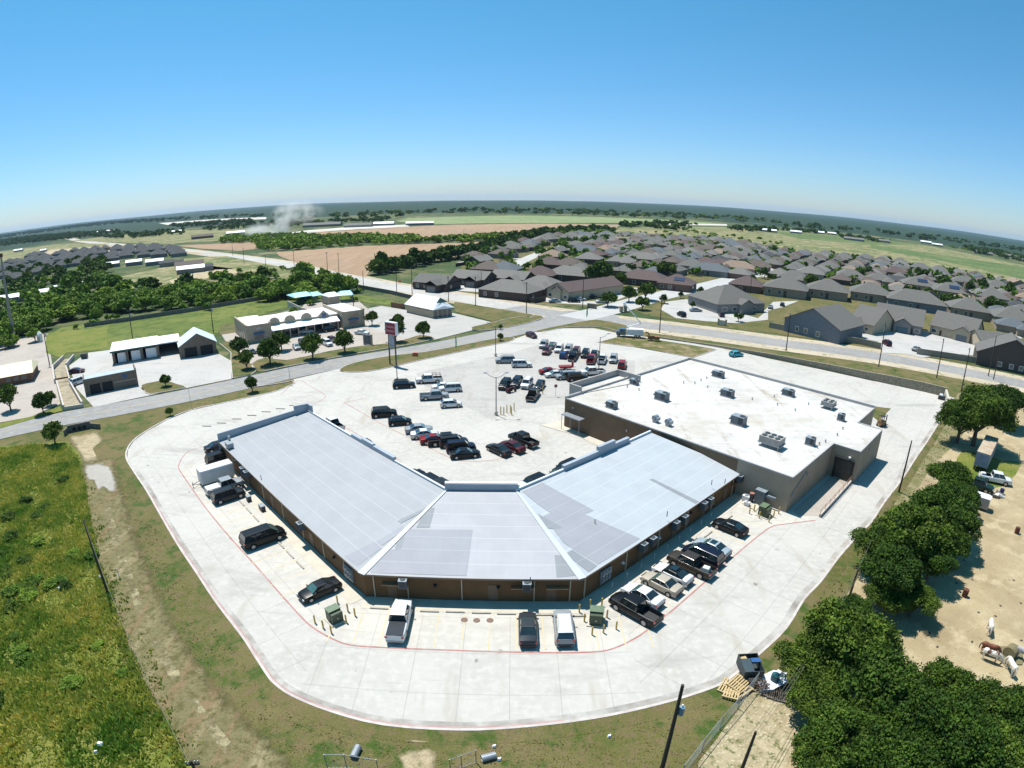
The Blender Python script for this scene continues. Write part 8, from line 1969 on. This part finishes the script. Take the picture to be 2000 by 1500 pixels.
for px, lb, an in (((695, 1468), 'left grey culvert pipe end near the gate', 80), ((955, 1478), 'right grey culvert pipe end by the slanting panel', 20)):
    x, y = P(*px, .3); t = thing('drain_pipe', lb, 'pipe', (x, y, .3), R(an))
    b = MB(); b.tube((-.6, 0, 0), (.55, 0, 0), .30, .30, 16, caps=False); b.tube((-.6, 0, 0), (.55, 0, 0), .26, .26, 16, caps=False); b.build('barrel', GREYMETAL, t); b = MB(); b.tube((.1, 0, 0), (.12, 0, 0), .27, .27, 16); b.build('dark_mouth', DARKIN, t)
for px, s_ in (((198, 1459), .5), ((190, 1475), .25), ((1029, 1423), .3), ((1190, 1440), .3), ((965, 1460), .3), ((975, 1485), .32), ((197, 1133), .25), ((117, 1155), .25)):
    x, y = P(*px); b = MB(); b.box((0, 0, .12), (s_, s_*.8, .22), 0, taper=.4); b.box((s_*.3, .1, .1), (s_*.5, s_*.5, .16), .5, taper=.3); o = b.build('litter_bag', WHITE); o.location = (x, y, .06 if px[0] > 300 else .35); tag(o, 'white scrap of litter lying in the grass', 'litter', 'white litter in the grass')
x, y = P(234, 1130); b = MB(); b.tube((0, 0, 0), (0, 0, 1.2), .05, .05, 8); b.tube((0, 0, 1.2), (0, 0, 1.35), .08, .03, 8); o = b.build('marker_post', WHITE); o.location = (x, y, .05); tag(o, 'white marker post beside the rutted track', 'post')
for px, lb in (((1883, 1165), 'rusty drum near the big oak shade, lower one'), ((1985, 1042), 'rusty drum at the right paddock edge')):
    x, y = P(*px); b = MB(); b.tube((0, 0, 0), (0, 0, .95), .36, .36, 14); b.tube((0, 0, .45), (0, 0, .5), .38, .38, 14); o = b.build('rusty_drum', mat('rust_brown', (0.12, 0.04, 0.02), (0.07, 0.025, 0.015), 4, .8)); o.location = (x, y, .05); tag(o, lb, 'drum')
x, y = P(1944, 962, .5); t = thing('scrap_heap', 'heap of odd scrap and buckets between the pickups and stock trailer', 'scrap heap', (x, y, .05))
b = MB(); rq = random.Random(4)
for k in range(9): b.box((rq.uniform(-1.2, 1.2), rq.uniform(-.9, .9), .25), (rq.uniform(.4, 1.3), rq.uniform(.2, .6), rq.uniform(.2, .6)), rq.uniform(0, 3), taper=.15)
b.build('planks', OLDT, t)
for k in range(3): b = MB(); b.tube((rq.uniform(-1.2, 1.2), rq.uniform(-1.2, -.5), 0), (rq.uniform(-1.2, 1.2), -.8, .55), .25, .28, 12); b.build('bucket', WHITE, t)
b = MB(); b.tube((1.7, .2, 0), (1.8, .2, .9), .38, .38, 12); b.build('blue_drum', mat('deep_blue_drum', (0.01, 0.02, 0.12), None, 1, .5), t)
# ---------------------------------------------------------------- horses and hay
def ellips(b, pts, n=10):
    """skin of rings through centre points: (x, y, z, ry, rz) across +x direction or along the local tangent"""
    ringsv = []
    for i, (x, y, z, ry, rz) in enumerate(pts):
        a, c = Vector(pts[max(i-1, 0)][:3]), Vector(pts[min(i+1, len(pts)-1)][:3]); d = (c-a).normalized()
        side = Vector((0, 1, 0)) if abs(d.y) < .9 else Vector((1, 0, 0)); up = side.cross(d).normalized()*-1; side = d.cross(up).normalized()
        ringsv.append([tuple(Vector((x, y, z))+side*ry*math.cos(2*math.pi*k/n)+up*rz*math.sin(2*math.pi*k/n)) for k in range(n)])
    base = len(b.v)
    for r_ in ringsv: b.v.extend(r_)
    for i in range(len(ringsv)-1):
        for k in range(n):
            j = (k+1) % n; b.f.append((base+i*n+k, base+i*n+j, base+(i+1)*n+j, base+(i+1)*n+k)); b.m.append(0); b.uv.append(None)
    for e_ in (0, len(ringsv)-1): b.f.append(tuple(base+e_*n+k for k in range(n))); b.m.append(0); b.uv.append(None)
def horse(px, deg, coat, lb, down=True, mane=None):
    x, y = P(*px, .9); t = thing('horse', lb, 'horse', (x, y, .05), R(deg), 'horses in the paddock')
    b = MB()
    ellips(b, [(-.98, 0, 1.18, .05, .08), (-.88, 0, 1.15, .22, .27), (-.62, 0, 1.14, .30, .33), (-.2, 0, 1.06, .29, .31), (.25, 0, 1.07, .29, .33), (.55, 0, 1.12, .25, .34), (.80, 0, 1.18, .17, .28), (.90, 0, 1.2, .08, .14)], 14)
    if down: nk = [(.62, 0, 1.24, .15, .26), (.92, 0, 1.12, .12, .20), (1.16, 0, .84, .09, .15), (1.28, 0, .60, .09, .12), (1.30, 0, .42, .10, .13), (1.22, 0, .22, .06, .08), (1.19, 0, .12, .05, .06)]
    else: nk = [(.62, 0, 1.24, .15, .26), (.92, 0, 1.45, .12, .19), (1.12, 0, 1.68, .09, .14), (1.22, 0, 1.74, .10, .13), (1.40, 0, 1.62, .08, .11), (1.60, 0, 1.45, .055, .075), (1.66, 0, 1.40, .045, .055)]
    ellips(b, nk, 10)
    for s_ in (-1, 1):
        ellips(b, [(.62, s_*.15, 1.0, .11, .14), (.62, s_*.16, .72, .075, .085), (.64, s_*.16, .48, .055, .06), (.61, s_*.16, .22, .038, .04), (.64, s_*.16, .06, .05, .055), (.66, s_*.16, 0, .055, .06)], 7)
        ellips(b, [(-.66, s_*.15, 1.08, .16, .22), (-.62, s_*.17, .80, .12, .16), (-.80, s_*.17, .52, .06, .07), (-.74, s_*.17, .24, .04, .042), (-.71, s_*.17, .06, .05, .055), (-.69, s_*.17, 0, .055, .06)], 7)
        hx, hz = (1.24, .62) if down else (1.18, 1.90)
        b.tube((hx, s_*.07, hz), (hx+.03, s_*.09, hz+.13), .035, .008, 5)
    o = b.build('body', coat, t, smooth=True)
    m_ = mane or coat
    b = MB(); ellips(b, [(-.96, 0, 1.22, .05, .05), (-1.10, 0, 1.02, .06, .06), (-1.13, 0, .7, .06, .06), (-1.10, 0, .42, .03, .03)], 6); b.build('tail', m_, t, smooth=True)
    b = MB(); q = [(p[0]-.10 if down else p[0]-.12, 0, p[2]+.13 if down else p[2]+.06, .03, .10) for p in nk[:4]]; ellips(b, q, 6); b.build('mane', m_, t, smooth=True)
WC = mat('white_horse_coat', (0.66, 0.62, 0.55), (0.56, 0.52, 0.46), 3, .7); CHS = mat('chestnut_coat', (0.17, 0.05, 0.018), (0.12, 0.035, 0.014), 3, .6); PNT = mat('piebald_coat', (0.68, 0.64, 0.58), (0.09, 0.04, 0.025), 1.6, .65, lo=.52, hi=.55); GRY = mat('dapple_grey_coat', (0.42, 0.40, 0.42), (0.30, 0.28, 0.30), 5, .65); DM = mat('dark_mane', (0.05, 0.025, 0.015), None, 3, .8)
horse((1935, 1222), 52, WC, 'white horse seen from behind, apart from the others', True)
horse((1934, 1266), -42, CHS, 'chestnut horse behind the brown and white one', True, DM)
horse((1937, 1279), -47, PNT, 'brown and white patched horse eating from the hay', True)
horse((2002, 1276), 135, GRY, 'grey horse cut by the right picture edge', True)
horse((1976, 1300), 75, WC, 'pale horse below the hay, half behind the oak', True)
x, y = P(1974, 1275, .5); t = thing('hay_bale', 'round straw coloured hay bale between the horses', 'hay bale', (x, y, .05), R(20))
HAY = layered('hay', (0.34, 0.29, 0.16), [(6, (0.22, 0.19, 0.10), .4, .6), (20, (0.42, 0.38, 0.22), .5, .7)], world=False, bump=1, bscale=20)
b = MB(); b.tube((-.6, 0, .6), (.6, 0, .6), .72, .72, 20); b.build('bale', HAY, t, smooth=True)
b = MB(); b.prism([(math.cos(k*.52)*1.9*(1+.2*math.sin(k*3)), math.sin(k*.52)*1.5*(1+.2*math.cos(k*2))) for k in range(12)], 0, .12); b.build('loose_hay', HAY, t)
r8 = random.Random(21)
for k in range(26):
    x, y = P(r8.uniform(1780, 1995), r8.uniform(1030, 1330)); b = MB(); b.box((0, 0, .05), (.35, .25, .1), r8.uniform(0, 3), taper=.5); o = b.build('dung_pile', WALLC['brown']); o.location = (x, y, .04); tag(o, 'small dark dung pile on the paddock sand', 'dung pile', 'dung piles on the paddock sand')
# ---------------------------------------------------------------- dust plume and haze
def volume(name, m_, build_mb, loc):
    o = build_mb.build(name, m_, smooth=False); o.location = loc; tag(o, kind='stuff'); return o
sm = bpy.data.materials.new('white_dust'); N, L, b_ = nodes_of(sm); N.remove(b_)
pv = N.new('ShaderNodeVolumePrincipled'); pv.inputs['Color'].default_value = (.95, .94, .92, 1)
tc = N.new('ShaderNodeTexCoord'); nz = N.new('ShaderNodeTexNoise'); nz.inputs['Scale'].default_value = .06; nz.inputs['Detail'].default_value = 4; L.new(tc.outputs['Object'], nz.inputs['Vector'])
mr = N.new('ShaderNodeMapRange'); mr.inputs[1].default_value = .34; mr.inputs[2].default_value = .62; mr.inputs[4].default_value = .15; L.new(nz.outputs[0], mr.inputs[0])
vs = N.new('ShaderNodeVectorMath'); vs.operation = 'SUBTRACT'; L.new(tc.outputs['Generated'], vs.inputs[0]); vs.inputs[1].default_value = (.5, .5, .5)
vl = N.new('ShaderNodeVectorMath'); vl.operation = 'LENGTH'; L.new(vs.outputs[0], vl.inputs[0])
fo = N.new('ShaderNodeMapRange'); fo.interpolation_type = 'SMOOTHSTEP'; fo.inputs[1].default_value = .5; fo.inputs[2].default_value = .1; L.new(vl.outputs['Value'], fo.inputs[0])
fm = N.new('ShaderNodeMath'); fm.operation = 'MULTIPLY'; L.new(fo.outputs[0], fm.inputs[0]); L.new(mr.outputs[0], fm.inputs[1])
L.new(fm.outputs[0], pv.inputs['Density']); L.new(pv.outputs[0], N['Material Output'].inputs['Volume'])
def blob(cx, cz, rx, ry, rz_):
    b = MB(); n_ = 14; m_ = 8
    for i in range(1, m_):
        for k in range(n_): a, t_ = math.pi*i/m_, 2*math.pi*k/n_; b.v.append((cx+rx*math.sin(a)*math.cos(t_), ry*math.sin(a)*math.sin(t_), cz+rz_*math.cos(a)))
    b.v += [(cx, 0, cz+rz_), (cx, 0, cz-rz_)]; T_, B_ = len(b.v)-2, len(b.v)-1
    for i in range(m_-2):
        for k in range(n_): j = (k+1) % n_; b.f.append((i*n_+k, (i+1)*n_+k, (i+1)*n_+j, i*n_+j))
    for k in range(n_): j = (k+1) % n_; b.f.append((T_, k, j)); b.f.append((B_, (m_-2)*n_+j, (m_-2)*n_+k))
    b.m = [0]*len(b.f); b.uv = [None]*len(b.f); return b
x, y = P(553, 462)
for bl, nm in ((blob(0, 16, 13, 12, 24), 'dust_cloud'), (blob(20, 26, 38, 12, 17), 'dust_cloud'), (blob(-20, 6, 40, 14, 12), 'dust_cloud')): volume(nm, sm, bl, (x, y, 2))
hz_ = bpy.data.materials.new('haze_air'); N, L, b_ = nodes_of(hz_); N.remove(b_)
pv = N.new('ShaderNodeVolumePrincipled'); pv.inputs['Color'].default_value = (.50, .70, .98, 1); pv.inputs['Density'].default_value = HAZE_D; pv.inputs['Anisotropy'].default_value = .2
L.new(pv.outputs[0], N['Material Output'].inputs['Volume'])
b = MB(); b.box((0, 6000, -25+60), (30000, 24000, 130), bottom=True); o = b.build('haze', hz_); tag(o, kind='stuff')
